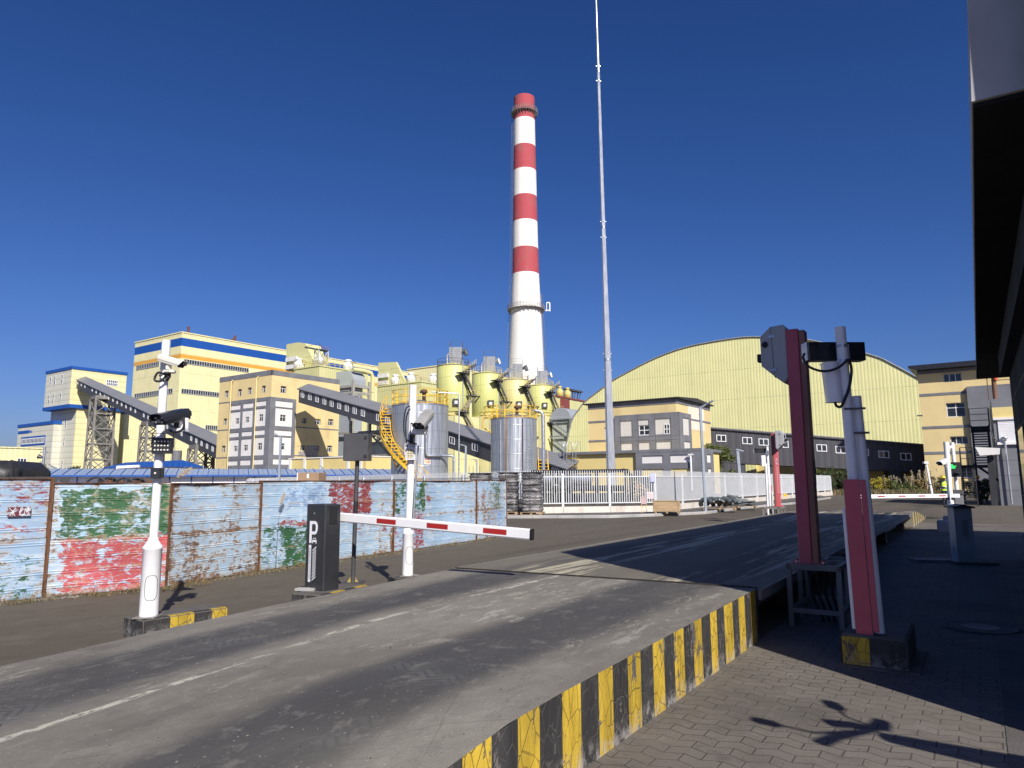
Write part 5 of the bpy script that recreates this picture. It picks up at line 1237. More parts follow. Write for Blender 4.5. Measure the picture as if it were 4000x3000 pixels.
mb.build('handrail', m_st, t); mb = MB().beam((x0-.03, .15, 1.0), (x0-.03, 2.95, z1+1.05), .04)
mb.build('handrail', m_st, t)
for x, y, zz in ((x0, 4.1, z1), (xu0, 4.1, z1), (xu1, 4.1, z1), (xu0, 7.4, z2), (xu1, 7.4, z2)): MB().beam((x, y, 0), (x, y, zz), .12).build('support_post', m_st, t)
MB().beam((xu0, 3.2, z1), (xu1+.6, 3.2, z1-1.3), .14).build('brace', m_st, t)

# --- far pole island, poles, arrow signal, camera, second barrier
pi_ = BF.wor(-.85, 25.6); t = empty('pole_plinth', pi_, BF.rz, 'rough pale concrete plinth at the foot of the two far white poles', 'concrete block')
MB().bbox(-.3, .35, -.35, .7, 0, .34, .03).build('block', m_concr, t); MB().bbox(-.14, .14, -.1, .3, .34, .46, .02).build('cap', m_concr, t)
def plain_pole(b_, tp, r, label, sleeve=0):
    t = empty('signal_pole', b_, 0, label, 'pole'); d = tp-b_; mb = MB().tube([(0, 0, 0), d], r, 18); mb.build('shaft', m_white_paint, t)
    if sleeve: MB().tube([(0, 0, 0), d*sleeve], r*1.22, 18).build('sleeve', m_white_paint, t); MB().tube([d*(sleeve+.02), d*(sleeve+.05)], r*1.1, 14).build('clamp', m_black, t)
    return t
Ya = pi_.y; pA_ = A(3720, 2042, Ya); plain_pole(pA_, A(3695, 1726, Ya), .075, 'front thicker one of two far white poles by the exit barrier', .26)
Yb = 29.5; pB_ = A(3738, 1900, Yb); pB_.z = 0; plain_pole(pB_, A(3719, 1728, Yb), .075, 'rear one of two far white poles, carrying the green arrow signal', 0)
mb = MB().tube([A(3708, 1960, Ya)-pA_, A(3697, 1830, Ya)-pA_], .022, 8); o = mb.build('conduit', m_white_paint); o.location = pA_+Vector((-.02, -.1, 0)); tag(o, 'thin white conduit hanging beside the front far white pole', 'conduit')
sg = A(3722, 1834, Yb-.25); t = empty('traffic_signal', sg, rad(-26), 'black traffic signal box showing a green arrow on the far pole', 'traffic light')
MB().bbox(-.27, .27, 0, .2, -.30, .30, .02).build('casing', m_black, t)
b = NB('green_arrow_led'); b.b.inputs['Emission Color'].default_value = (.02, 1, .12, 1); b.b.inputs['Emission Strength'].default_value = 1.6; mg = b.out((.01, .3, .05), .4)
mb = MB(); mb.prism([(-.16, -.19), (-.10, -.19), (-.10, .06), (-.16, .06)], XZ, -.008, -.001)
for k in range(5): mb.beam((-.20+.02*k, -.006, .10-.0*k), (.06+.02*k, -.006, .10+.012*k), .012, .008); 
mb.prism([(-.26, .05), (.10, .05), (.0, .20), (-.13, .22)], XZ, -.007, -.002); mb.build('green_arrow', mg, t)
MB().lathe([(.02, 0), (.10, .01), (.10, .05)], 16, c=(.15, -.04, -.17)).build('dark_lens', m_glass, t)
c = A(3685, 1805, Ya-.3); t, T, S = bullet_cam('security_camera', c, rad(-55), rad(12), 1.3, m_white_paint, 'white box camera glinting at the left of the far front white pole', m_black, lenses=2); MB().beam(T(0, -.04, .05), T(0, -.04, .05)+Vector((.0, 0, -.1)), .05).build('foot_bracket', m_steelgrey, t)
c = A(3710, 1747, Yb-.2); t, T, S = bullet_cam('security_camera', c, rad(-70), rad(8), 1.0, m_white_paint, 'small white camera near the top of the rear far pole', m_black, lenses=2)
bg_ = A(3742, 1978, 28.5); t = empty('barrier_gate', Vector((bg_.x, 28.5, 0)), BF.rz+rad(16), 'far exit barrier with white and red boom reaching left behind the crimson post', 'barrier')
MB().bbox(-.12, .20, -.1, .2, 0, .98, .015).build('cabinet', M('mid_grey_cabinet', (.16, .165, .175), .45), t); MB().bbox(-.17, .22, -.14, .24, .98, 1.16, .01).build('cabinet_head', m_dkgrey, t)
R2 = Matrix.Rotation(-(BF.rz+rad(16)), 4, 'Z'); e0 = R2 @ (A(3747, 1936, 28.2)-t.location); e1 = R2 @ (A(3300, 1940, 26.5)-t.location); d = (e1-e0).normalized(); LB = (e1-e0).length
mb = MB().beam(e0, e1, .05, .14); bo = mb.build('boom', m_white_paint, t); side = d.cross(Vector((0, 0, 1))).normalized()
for k in (.16, .345, .52, .70, .86): p = e0+d*LB*k+side*(.028); q = e0+d*LB*k-side*.028; MB().beam(p-d*.17, p+d*.17, .004, .045).build('reflector', m_refl, bo); MB().beam(q-d*.17, q+d*.17, .004, .045).build('reflector', m_refl, bo)
fpp = G(3640, 1915); fpp = A(3640, 1915, 70); fpp.z = .0; t = plain_pole(fpp, A(3617, 1805, 70), .10, 'distant white camera pole standing in front of the shrubs', .3); q_ = A(3617, 1805, 70)-fpp; MB().box(q_.x-.28, q_.x+.12, -.2, .1, q_.z-.15, q_.z+.05).build('camera_head', m_white_paint, t)

# ------------------------------------------------------------ people
m_skin = M('skin', (.42, .24, .16), .6, var=.05)
def skinned(name, chains, mat, par, sub=2):
    """chains: list of lists of (x,y,z,r); nodes with same rounded position merge; first node of first chain is the root"""
    V = []; E = []; Rr = []; idx = {}
    for ch in chains:
        prev = None
        for x, y, z, r in ch:
            k = (round(x, 4), round(y, 4), round(z, 4))
            if k not in idx: idx[k] = len(V); V.append((x, y, z)); Rr.append(r)
            i = idx[k]
            if prev is not None and prev != i: E.append((prev, i))
            prev = i
    me = bpy.data.meshes.new(name); me.from_pydata(V, E, []); o = bpy.data.objects.new(name, me); COL.objects.link(o); o.parent = par
    md = o.modifiers.new('skin', 'SKIN'); md.use_smooth_shade = True
    for i, r in enumerate(Rr): me.skin_vertices[0].data[i].radius = (r, r); me.skin_vertices[0].data[i].use_root = (i == 0)
    s_ = o.modifiers.new('sub', 'SUBSURF'); s_.levels = s_.render_levels = sub
    me.materials.append(mat); return o
def person(loc, rz, label, mcl, vest=None, arms=((-.25, .02), (.25, .02)), fwd_hand=False):
    t = empty('person', loc, rz, label, 'person'); ch = [[(0, 0, .98, .15), (0, .005, 1.15, .135), (0, 0, 1.32, .155), (0, .01, 1.44, .10), (0, .01, 1.52, .055)]]
    for s in (-1, 1):
        ch.append([(0, 0, .98, .15), (s*.10, 0, .90, .10), (s*.11, -.01, .50, .065), (s*.12, .02, .10, .048), (s*.125, -.06, .045, .042), (s*.13, -.16, .035, .035)])
        el = (s*.27, .03, 1.12); ha = (s*.26, -.10, .88) if not fwd_hand else (s*.12, -.22, 1.12)
        ch.append([(0, .01, 1.44, .10), (s*.17, .01, 1.42, .07), (*el, .047), (*ha, .036)])
    MBo = skinned('body', ch, mcl, t)
    for s in (-1, 1):
        ha = Vector((s*.26, -.10, .88) if not fwd_hand else (s*.12, -.22, 1.12)); dn = Vector((0, -.35, -1)).normalized() if not fwd_hand else Vector((-s*.8, -.5, .1)).normalized()
        hc = [[(*ha, .03), (*(ha+dn*.05), .028), (*(ha+dn*.09), .026)]]
        for f_ in range(4): b_ = ha+dn*.09+Vector((0, (f_-1.5)*.018, 0)); hc.append([(*(ha+dn*.09), .026), (*b_, .009), (*(b_+dn*.04+Vector((-s*.004, -.004, 0))), .008), (*(b_+dn*(.065+.008*(f_ in (1, 2)))+Vector((-s*.016, -.006, 0))), .007)])
        hc.append([(*(ha+dn*.05), .028), (*(ha+dn*.06+Vector((-s*.012, -.035, 0))), .010), (*(ha+dn*.095+Vector((-s*.016, -.05, 0))), .008)])
        skinned('hand', hc, m_skin, t, 1)
    hd = skinned('head', [[(0, .01, 1.50, .05), (0, -.005, 1.57, .075), (0, .0, 1.64, .088), (0, .005, 1.70, .08)], [(0, -.005, 1.57, .075), (0, -.085, 1.60, .018)], [(0, 0, 1.64, .088), (.088, .005, 1.63, .016)], [(0, 0, 1.64, .088), (-.088, .005, 1.63, .016)]], m_skin, t)
    mb = MB()
    for s in (-1, 1): mb.tube([(s*.032, -.078, 1.645), (s*.032, -.090, 1.645)], .009, 8)
    mb.beam((-.022, -.083, 1.565), (.022, -.083, 1.565), .012, .006); mb.build('face_features', m_dark, hd)
    hl = MB().lathe([(.150, 1.665), (.118, 1.672), (.116, 1.72), (.095, 1.775), (.05, 1.805), (.0, 1.81)], 20, cap=False); hl.box(-.012, .012, -.10, .10, 1.79, 1.825); hl.box(-.07, .07, -.20, -.10, 1.662, 1.672)
    hl.build('helmet', M('yellow_helmet', (.78, .52, .02), .35), t, fixn=False)
    if vest:
        mb = MB(); n = 20; V = []
        for z, rx, ry in ((.93, .20, .165), (1.15, .185, .155), (1.32, .205, .165), (1.42, .17, .13), (1.47, .10, .09)):
            for k in range(n): a = 2*PI*k/n; V.append((rx*math.cos(a), ry*math.sin(a)+.005, z))
        mb.add(V, [(j*n+k, j*n+(k+1) % n, (j+1)*n+(k+1) % n, (j+1)*n+k) for j in range(4) for k in range(n)], 0, True); vo = mb.build('vest', M('hi_vis_lime', (.55, .85, .04), .6), t, fixn=False)
        mb = MB()
        for z, rx, ry in ((1.02, .197, .166), (1.13, .191, .160)):
            V = []
            for dz in (0, .05):
                for k in range(n): a = 2*PI*k/n; V.append((rx*math.cos(a), ry*math.sin(a)+.005, z+dz))
            mb.add(V, [(k, (k+1) % n, n+(k+1) % n, n+k) for k in range(n)])
        mb.build('reflective_strip', M('silver_tape', (.6, .62, .64), .3), vo, fixn=False)
    return t
m_navy = M('navy_workwear', (.018, .022, .035), .85, var=.15); m_blackw = M('black_workwear', (.012, .012, .014), .85)
person(G(3695, 1979), rad(15), 'worker in yellow helmet and lime hi-vis vest standing behind the far poles', m_navy, True, fwd_hand=True)
person(G(3828, 1972), rad(-80), 'worker in yellow helmet and all dark clothes standing in shade beside the stairs', m_blackw)
# ============================================================ POWER PLANT BACKGROUND
DEG = 35.0
Z1 = lambda x, y: (x*.452, 1200+y*.452)
Z2 = lambda x, y: (800+x*.452, 1200+y*.452)
Z3 = lambda x, y: (1500+x*.452, 1200+y*.452)
Z4 = lambda x, y: (2200+x*.452, 1250+y*.452)
Z5 = lambda x, y: (3000+x*.452, 1250+y*.452)
def zr_(Z, r): a = Z(r[0], r[1]); b2 = Z(r[2], r[3]); return a[0], a[1], b2[0], b2[1]
def bframe(px, Y, deg=DEG):
    o = A(px, 1885, Y); fr = Fr((o.x, o.y, 0), deg); return fr, Face(fr, 'F'), Face(fr, 'R')
def proud(face, d): return Face(face.fr, face.k, (face.off-d) if face.k == 'F' else (face.off+d))
def tank_frame(px, Y): o = A(px, 1885, Y); return Vector((o.x, o.y, 0))

# ---- panelled ochre block, three window rows -----------------------------------------
fr, F, S = bframe(1045, 140)
t = empty('panelled_block', fr.o, fr.rz, 'ochre block with grey framed white panels and three rows of small windows', 'building')
xl = F.px(839, 1875)[0]; sr = S.px(1317, 1850)[0]; zt = S.px(1066, 1446)[1]
lw = [(172,722,203,780),(287,708,318,767),(371,694,403,754),(493,678,525,738),(162,962,190,1017),(147,1197,177,1255)]
pw = [(275,960,304,1010),(361,948,391,998),(478,926,511,986),(260,1199,290,1248),(346,1191,378,1242),(467,1174,501,1234)]
rw = [(656,682,704,742),(836,958,878,1004),(953,966,1000,1014),(1067,967,1110,1022),(826,1193,868,1240),(946,1198,988,1244),(1058,1196,1100,1250)]
prw = [(645,930,694,988),(636,1176,684,1232)]
mb = MB(); hl = [F.rect(*zr_(Z2, r)) for r in lw]; hr = [S.rect(*zr_(Z2, r)) for r in rw]
F.wall(mb, xl, 0, 0, zt, hl, .4); S.wall(mb, 0, sr, 0, zt, hr, .4)
mb.quad((xl, 0, 0), (xl, sr, 0), (xl, sr, zt), (xl, 0, zt)); mb.quad((xl, sr, 0), (0, sr, 0), (0, sr, zt), (xl, sr, zt)); mb.quad((xl, 0, zt), (0, 0, zt), (0, sr, zt), (xl, sr, zt))
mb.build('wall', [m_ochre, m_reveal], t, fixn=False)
for r in hl: F.window(t, r, .38, 2, 2, .07, split=.68)
for r in hr: S.window(t, r, .38, 2, 2, .07, split=.68)
mb = MB(); F.box(mb, xl-.06, .06, zt-.95, zt+.06, -.3, .06); S.box(mb, -.06, sr+.03, zt-.95, zt+.06, -.3, .06); mb.build('parapet', m_trim, t)
# grey frame with white panels
def panels(Fc, rects, winr, a0, a1, z0, z1):
    P = [Fc.rect(*zr_(Z2, r)) for r in rects]; G_ = proud(Fc, .34); mb = MB(); G_.wall(mb, a0, a1, z0, z1, P, .14, 0, 0)
    Fc.box(mb, a0, a0+.02, z0, z1, 0, .335); Fc.box(mb, a1-.02, a1, z0, z1, 0, .335); Fc.box(mb, a0+.02, a1-.02, z1-.02, z1, 0, .335)
    mb.build('grey_frame', [m_trim], t, fixn=False); H = proud(Fc, .22); wr = [Fc.rect(*zr_(Z2, r)) for r in winr]
    for p in P:
        hs = [w_ for w_ in wr if p[0] < (w_[0]+w_[1])/2 < p[1] and p[2] < (w_[2]+w_[3])/2 < p[3]]
        mb = MB(); H.wall(mb, p[0]-.02, p[1]+.02, p[2]-.02, p[3]+.02, hs, .18); mb.build('white_panel', [m_white, m_reveal], t, fixn=False)
        for w_ in hs: H.window(t, w_, .16, 2, 2, .07, split=.66)
LP = [(236,848,320,888),(343,830,432,872),(455,812,541,855),(229,905,317,1050),(335,892,425,1040),(447,876,536,1028),(222,1084,305,1124),(330,1074,418,1114),(441,1062,529,1104),(214,1146,302,1290),(324,1138,413,1285),(433,1125,524,1280),(209,1328,294,1368),(316,1320,405,1366),(427,1314,517,1360)]
RP = [(602,814,752,865),(600,875,748,1030),(592,1066,742,1110),(586,1122,738,1278),(580,1313,728,1360)]
ga = F.px(*Z2(217, 1000))[0]; gz1 = S.px(*Z2(575, 775))[1]; gb = S.px(*Z2(778, 900))[0]
panels(F, LP, pw, ga, .34, 0, gz1); panels(S, RP, prw, -.0, gb, 0, gz1)
for zz in (Z2(160, 827), Z2(150, 1063), Z2(130, 1302)): z = F.px(*zz)[1]; mb = MB(); F.box(mb, xl, ga, z-.12, z+.12, 0, .04); mb.build('band', m_trim, t)
for zz in (Z2(950, 1047), Z2(950, 1288)): z = S.px(*zz)[1]; mb = MB(); S.box(mb, gb, sr, z-.12, z+.12, 0, .04); mb.build('band', m_trim, t)
for x in (232, 452): a = F.px(*Z2(x, 1000))[0]; mb = MB(); mb.tube([F.T(a, .2, .5), F.T(a, zt-1.2, .5), F.T(a, zt-.9, .1)], .09, 8); mb.build('downpipe', m_ochre2, t)
r = S.rect(*zr_(Z2, (800, 1192, 990, 1282))); mb = MB(); rs = random.Random(2)
h_ = hr[4]; z = r[2]; k = 0
while z < r[3]:
    y = r[0]+(.2 if k % 2 else 0)+rs.uniform(0, .35)
    while y < r[1]-rs.uniform(.2, .9):
        if not (h_[0]-.5 < y+.2 < h_[1]+.1 and h_[2]-.1 < z < h_[3]): S.box(mb, y, y+.42, z, z+.19, .0, .03)
        y += .45
    z += .22; k += 1
mb.build('bare_brick_patch', M('grey_bare_brick', (.34, .32, .30), .9, var=.15), t)

# ---- gallery builder ------------------------------------------------------------------
def gallery(A0, B0, label, wins, width=4.0, rise=.9, wsz=(1.3, 1.15), over=.22, endcap=True):
    """A0/B0 = (px, y_eave, y_bottom, Y): the visible long side"""
    a1, a0 = A(A0[0], A0[1], A0[3]), A(A0[0], A0[2], A0[3]); b1, b0 = A(B0[0], B0[1], B0[3]), A(B0[0], B0[2], B0[3])
    d = Vector((b0.x-a0.x, b0.y-a0.y, 0)); L = d.length; az = math.degrees(math.atan2(d.x, d.y)); fr = Fr((a0.x, a0.y, 0), az); S = Face(fr, 'R')
    t = empty('conveyor_gallery', fr.o, fr.rz, label, 'conveyor gallery', 'dark grey conveyor galleries')
    za0, za1, zb0, zb1 = a0.z, a1.z, b0.z, b1.z
    zb_ = lambda s: za0+(zb0-za0)*s/L; ze = lambda s: za1+(zb1-za1)*s/L
    mb = MB(); W = width
    vs = [(x, s, z) for s, z0, z1 in ((0, za0, za1), (L, zb0, zb1)) for x, z in ((0, z0), (0, z1), (-W/2, z1+rise-.05), (-W, z1), (-W, z0))]
    mb.add(vs, [(0,1,2,3,4), (9,8,7,6,5), (0,5,6,1), (3,8,9,4), (4,9,5,0)]); mb.build('side_wall', m_gside, t)
    mb = MB()
    for x0, x1 in ((over, -W/2), (-W-over, -W/2)):
        k = rise/(W/2); e0 = -over*k
        q = [(x0, -.3, za1+e0+.1), (x0, L+.3, zb1+e0+.1), (x1, L+.3, zb1+rise+.1), (x1, -.3, za1+rise+.1)]
        mb.add(q+[(p[0], p[1], p[2]-.12) for p in q], [(0,1,2,3), (7,6,5,4), (0,4,5,1), (1,5,6,2), (2,6,7,3), (3,7,4,0)])
    mb.build('roof', m_groof, t)
    mb = MB(); mb.beam((over+.02, -.3, za1-.12), (over+.02, L+.3, zb1-.12), .05, .18); mb.build('eaves_trim', m_gside, t)
    for px, py in wins:
        s, z = S.px(px, py); sl = (zb0-za0)/L; w2 = wsz[0]/2; h2 = wsz[1]/2; mb = MB()
        def P(a, b2, dd): return (dd, s+a, z+b2+sl*a)
        def bar(x0, x1, y0, y1): mb.add([P(x, y, dd) for dd in (-.02, .06) for x, y in ((x0, y0), (x1, y0), (x1, y1), (x0, y1))], [(0,1,2,3), (7,6,5,4), (0,4,5,1), (1,5,6,2), (2,6,7,3), (3,7,4,0)])
        f_ = .10; bar(-w2, w2, -h2, -h2+f_); bar(-w2, w2, h2-f_, h2); bar(-w2, -w2+f_, -h2+f_, h2-f_); bar(w2-f_, w2, -h2+f_, h2-f_); bar(-f_/2, f_/2, -h2+f_, h2-f_)
        w_ = mb.build('window', m_wframe, t); mb = MB(); mb.quad(P(-w2+.02, -h2+.02, .015), P(w2-.02, -h2+.02, .015), P(w2-.02, h2-.02, .015), P(-w2+.02, h2-.02, .015)); mb.build('pane', m_glass, w_, fixn=False)
    return t, fr, S, L, zb_, ze
def lin(x, x0, y0, x1, y1): return y0+(y1-y0)*(x-x0)/(x1-x0)
w1 = [Z1(x, lin(x, 673, 650, 1838, 1223)) for x in (673,704,735,798,832,868,904,940,977,1014,1052,1090,1130,1170,1243,1282,1322,1362,1402,1446,1522,1570,1653,1697,1743,1790,1838)]
g1, g1f, g1S, g1L, g1b, g1e = gallery((298, 1482, 1517, 232), (850, 1742, 1795, 152), 'longest dark conveyor gallery, climbing left to the pale tower', w1, 5.0, 1.2, (.95, 1.15))
xs2 = [845, 908, 970, 1034, 1097, 1162, 1228, 1296, 1367, 1500, 1578]
w2 = [Z2(x, lin(x, 845, 755, 1578, 978)) for x in xs2]
gallery((1166, 1517, 1572, 139), (1640, 1652, 1712, 116), 'middle dark conveyor gallery leaving the panelled block above the dark control box', w2, 4.6, 1.1, (1.05, 1.2))
w3 = [Z3(x, y) for x, y in ((588, 1151), (786, 1210), (1484, 1425))]
gallery((1640, 1644, 1712, 116), (2212, 1832, 1905, 92), 'dark conveyor gallery sloping down behind the two steel tanks', w3, 4.6, 1.1, (1.35, 1.1))
w4 = [Z4(1166, 1001), Z4(1366, 1022), Z4(1590, 1043), Z4(1732, 1055), Z4(1903, 1073), Z5(464, 1106), Z5(628, 1122), Z5(825, 1143), Z5(1000, 1161), Z5(1191, 1181)]
g4, g4f, g4S, g4L, g4b, g4e = gallery((2686, 1662, 1800, 104), (3668, 1742, 1850, 96), 'wide dark gallery crossing in front of the ribbed coal store', w4, 4.0, .12, (1.35, .98))
# supports of gallery 4 and small penthouse legs of gallery 3
for px in (2892, 3015, 3495): s, z = g4S.px(px, 1800); MB().box(-3.6, -.2, s-.7, s+.7, 0, g4b(s)+.05).build('support_pier', m_gside, g4)
mb = MB()
s0 = g4S.px(2700, 1800)[0]; s1 = g4S.px(2885, 1800)[0]; mb.box(-3.5, -.05, s0, s1, 0, g4b(s0)-.02); mb.build('leg_wall', m_gside, g4)
cyv = A(2000, 1800, 100)
# low wall of ochre behind gallery
fr, F, S = bframe(2920, 112); t = empty('low_store', fr.o, fr.rz, 'low ochre wall building under the wide dark gallery before the coal store', 'building')
x1 = F.px(3660, 1900)[0]; zt = F.px(3100, 1788)[1]; MB().box(0, x1, 0, 3, 0, zt).build('wall', m_ochre2, t)
mb = MB().box(.0, 1.6, -.5, -.05, 0, zt+1.2); mb.build('sheet_door', m_dome, t)

# ---- coal store dome -------------------------------------------------------------------
fr, F, S = bframe(2900, 150)
t = empty('coal_store', fr.o, fr.rz, 'huge arched coal store with ribbed lime yellow gable', 'building')
raw = [(2209,1770),(2220,1706),(2236,1640),(2262,1600),(2290,1566),(2360,1512),(2394,1487),(2471,1444),(2562,1399),(2652,1365),(2742,1343),(2878,1321),(2968,1317),(3145,1326),(3398,1386),(3497,1429),(3626,1501)]
P = [F.px(*p) for p in raw]
pk = max(p[1] for p in P)
ext = list(P); x0, z0 = P[-2]; x1, z1 = P[-1]; dx = x1-x0; sl = (z1-z0)/dx; 
while ext[-1][1] > 0: sl *= 1.12; ext.append((ext[-1][0]+dx, max(0, ext[-1][1]+sl*dx)))
xa, za = P[0]; ext = [(xa-(P[1][0]-xa)*.8, 0)]+ext
def cr_(P, n=4):
    o = []
    for i in range(len(P)-1):
        a, b2, c2, d2 = P[max(0, i-1)], P[i], P[i+1], P[min(len(P)-1, i+2)]
        for k in range(n): u_ = k/n; o.append(tuple(.5*(2*b2[j]+(c2[j]-a[j])*u_+(2*a[j]-5*b2[j]+4*c2[j]-d2[j])*u_**2+(3*b2[j]-a[j]-3*c2[j]+d2[j])*u_**3) for j in (0, 1)))
    return o+[P[-1]]
arc = [(a, max(0, b2)) for a, b2 in cr_(ext)]
MB().add([(a, 0, b2) for a, b2 in arc], [tuple(range(len(arc)))]).build('gable_wall', m_dome, t)
mb = MB(); n = len(arc); vs = [(a, y, b2) for y in (.02, 90) for a, b2 in arc]; mb.add(vs, [(i, i+1, n+i+1, n+i) for i in range(n-1)], 0, True); mb.build('roof_shell', m_groof, t)
mb = MB(); mb.tube([(a, -.1, b2+.05) for a, b2 in arc], .16, 6, cap=False); mb.build('verge_trim', M('grey_trim', (.24, .25, .26), .5), t)

# ---- two storey switch building (2310..2790) with front annex ---------------------------
fr, F, S = bframe(2652, 92)
t = empty('switch_building', fr.o, fr.rz, 'two storey ochre building with dark eaves and grey panelled corner before the coal store', 'building')
xl = F.px(2302, 1850)[0]; sr = S.px(2777, 1700)[0]; zt = F.px(2640, 1560)[1]
wl = [Z4(*p)+Z4(*q) for p, q in (((356, 928), (440, 1016)),)]
mb = MB(); hl = [F.rect(*w_) for w_ in wl]; F.wall(mb, xl, 0, 0, zt, hl, .2); S.wall(mb, 0, sr, 0, zt, [], .2); mb.quad((xl, 0, 0), (xl, sr, 0), (xl, sr, zt), (xl, 0, zt)); mb.quad((xl, sr, 0), (0, sr, 0), (0, sr, zt), (xl, sr, zt)); mb.build('wall', [m_ochre, m_reveal], t, fixn=False)
for r in hl: F.window(t, r, .18, 2, 2, .08, split=.66)
mb = MB(); za = zt+.15; mb.prism([(-.45, za), (-.45, za+.14), (sr/2, za+.55), (sr+.45, za+.14), (sr+.45, za)], YZ, xl-.6, .5) ; mb.build('roof', M('black_eaves_sheet', (.03, .03, .034), .5), t)
mb = MB(); F.box(mb, xl, .03, zt-.5, zt+.12, 0, .06); S.box(mb, 0, sr, zt-.5, zt+.12, 0, .06)
for zz in (Z4(300, 880), Z4(300, 1046)): z = F.px(*zz)[1]; F.box(mb, xl, -7, z-.13, z+.13, 0, .05)
z = S.px(*Z4(1240, 885))[1]; S.box(mb, 2, sr, z-.13, z+.13, 0, .05); mb.build('band', m_trim, t)
ga = F.px(*Z4(456, 950))[0]; gz1 = F.px(*Z4(990, 795))[1]; gs = S.px(*Z4(1082, 900))[0]
m_panel2 = M('warm_white_panel', (.60, .585, .55), .8, var=.04, vs=.5, dirt=.25, dcol=(.4, .38, .35), ds=.9, dst=(1, 1, .25))
P2 = [(506,870,608,1006),(658,860,752,910),(806,850,942,988),(512,1062,612,1130),(664,1054,762,1126),(815,1047,948,1116)]
def panels2(Fc, rects, a0, a1, z0, z1, Z, pm, d=.4, par=None):
    R_ = [Fc.rect(*zr_(Z, r)) for r in rects]; G_ = proud(Fc, d); mb = MB(); G_.wall(mb, a0, a1, z0, z1, R_, .15, 0, 0)
    Fc.box(mb, a0, a0+.02, z0, z1, 0, d-.01); Fc.box(mb, a0+.02, a1, z1-.02, z1, 0, d-.01); mb.build('grey_frame', [m_trim], par, fixn=False); H = proud(Fc, d-.13)
    for p in R_: mb = MB(); mb.quad(*[H.T(a, b2) for a, b2 in ((p[0]-.02, p[2]-.02), (p[1]+.02, p[2]-.02), (p[1]+.02, p[3]+.02), (p[0]-.02, p[3]+.02))]); mb.build('white_panel', pm, par, fixn=False)
    return H
RW = [(664,910,756,998)]
H = panels2(F, P2+RW, ga, .4, 0, gz1, Z4, m_panel2, .4, t)
r = F.rect(*zr_(Z4, RW[0])); stuck_window(H, t, r, 2, 2, .1); r = F.rect(*zr_(Z4, (878, 899, 930, 988))); stuck_window(H, t, r, 2, 2, .1)
panels2(S, [(1012, 848, 1067, 996), (1022, 1050, 1078, 1115)], -.0, gs, 0, gz1, Z4, m_panel2, .4, t)
a = S.px(*Z4(1072, 800))[0]; b2 = S.px(*Z4(1215, 800))[0]; z0 = S.px(*Z4(1140, 890))[1]; mb = MB(); S.box(mb, gs+.02, b2, z0-1, zt-.51, 0, .03); mb.build('cream_panel', M('cream_render', (.78, .70, .56), .85), t)
mb = MB()
for x in (506, 658, 806, 942): 
    a = F.px(*Z4(x, 1000))[0]; F.box(mb, a-.02, a+.02, 0, gz1, .398, .404)
for y in (1006, 1040): z = F.px(*Z4(800, y))[1]; F.box(mb, ga, .4, z-.02, z+.02, .398, .404)
mb.build('joint', m_dkgrey, t)
fr, F, S = bframe(2735, 84)
t = empty('annex', fr.o, fr.rz, 'low ochre annex with grey panelled front and white strips, behind the picket fence', 'building')
xl = F.px(2205, 1860)[0]; sr = S.px(2812, 1850)[0]; zt = F.px(2700, 1762)[1]; xg = F.px(*Z4(638, 1200))[0]
mb = MB().box(xl, 0, 0, sr, 0, zt); mb.build('wall', m_ochre2, t)
mb = MB(); F.box(mb, xl-.15, .42, zt-.02, zt+.32, -.5, .42); S.box(mb, -.4, sr+.1, zt-.02, zt+.32, -.5, .3); mb.build('coping', m_trim, t)
panels2(F, [(692, 1171, 876, 1238), (936, 1163, 1115, 1232), (696, 1290, 878, 1350), (940, 1284, 1118, 1350)], xg, .4, 0, zt-.03, Z4, m_white, .4, t)
mb = MB()
for r in ((696, 1290, 878, 1350), (940, 1284, 1118, 1350)): q = F.rect(*zr_(Z4, r)); F.box(mb, q[0]-.02, q[1]+.02, 0, q[3], .275, .29)
mb.build('ochre_door_panel', m_ochre2, t)
gs = S.px(*Z4(1272, 1200))[0]; panels2(S, [(1215, 1162, 1252, 1232), (1226, 1282, 1256, 1330)], 0, gs, 0, zt-.03, Z4, m_white, .4, t)
a = F.px(*Z4(1118, 1200))[0]; mb = MB(); mb.tube([F.T(a, .5, .6), F.T(a, F.px(*Z4(1118, 1170))[1], .6)], .11, 10); F.box(mb, a-.3, a+.3, F.px(*Z4(1118, 1170))[1], F.px(*Z4(1118, 1158))[1], .5, .7); mb.build('downpipe', m_white_paint, t)
# caged ladder on annex
a = F.px(2235, 1850)[0]; t2 = empty('caged_ladder', fr.wor(a, -.6), fr.rz, 'caged steel ladder with hooped handrails at the left end of the annex', 'ladder')
for x in (-.9, -.45, .45, .95): MB().tube([(x, 0, 0), (x, 0, zt+1.0), (x+.06, .1, zt+1.6), (x+.2, .4, zt+1.7), (x+.3, .7, zt+1.5), (x+.3, .7, zt)], .04, 6).build('rail', m_gal, t2)
mb = MB()
for k in range(22): z = .3+k*(zt+.6)/22; mb.beam((.45, 0, z), (.95, 0, z), .04); mb.beam((-.9, 0, z), (-.45, 0, z), .03)
mb.build('rung', m_gal, t2)
mb = MB()
for k in range(5): z = 1.6+k*1.0; mb.tube([(.7+.75*math.cos(a_), -.1-.75*math.sin(a_), z) for a_ in [PI*q/8 for q in range(9)]], .025, 5)
mb.build('cage_hoop', m_yel, t2)

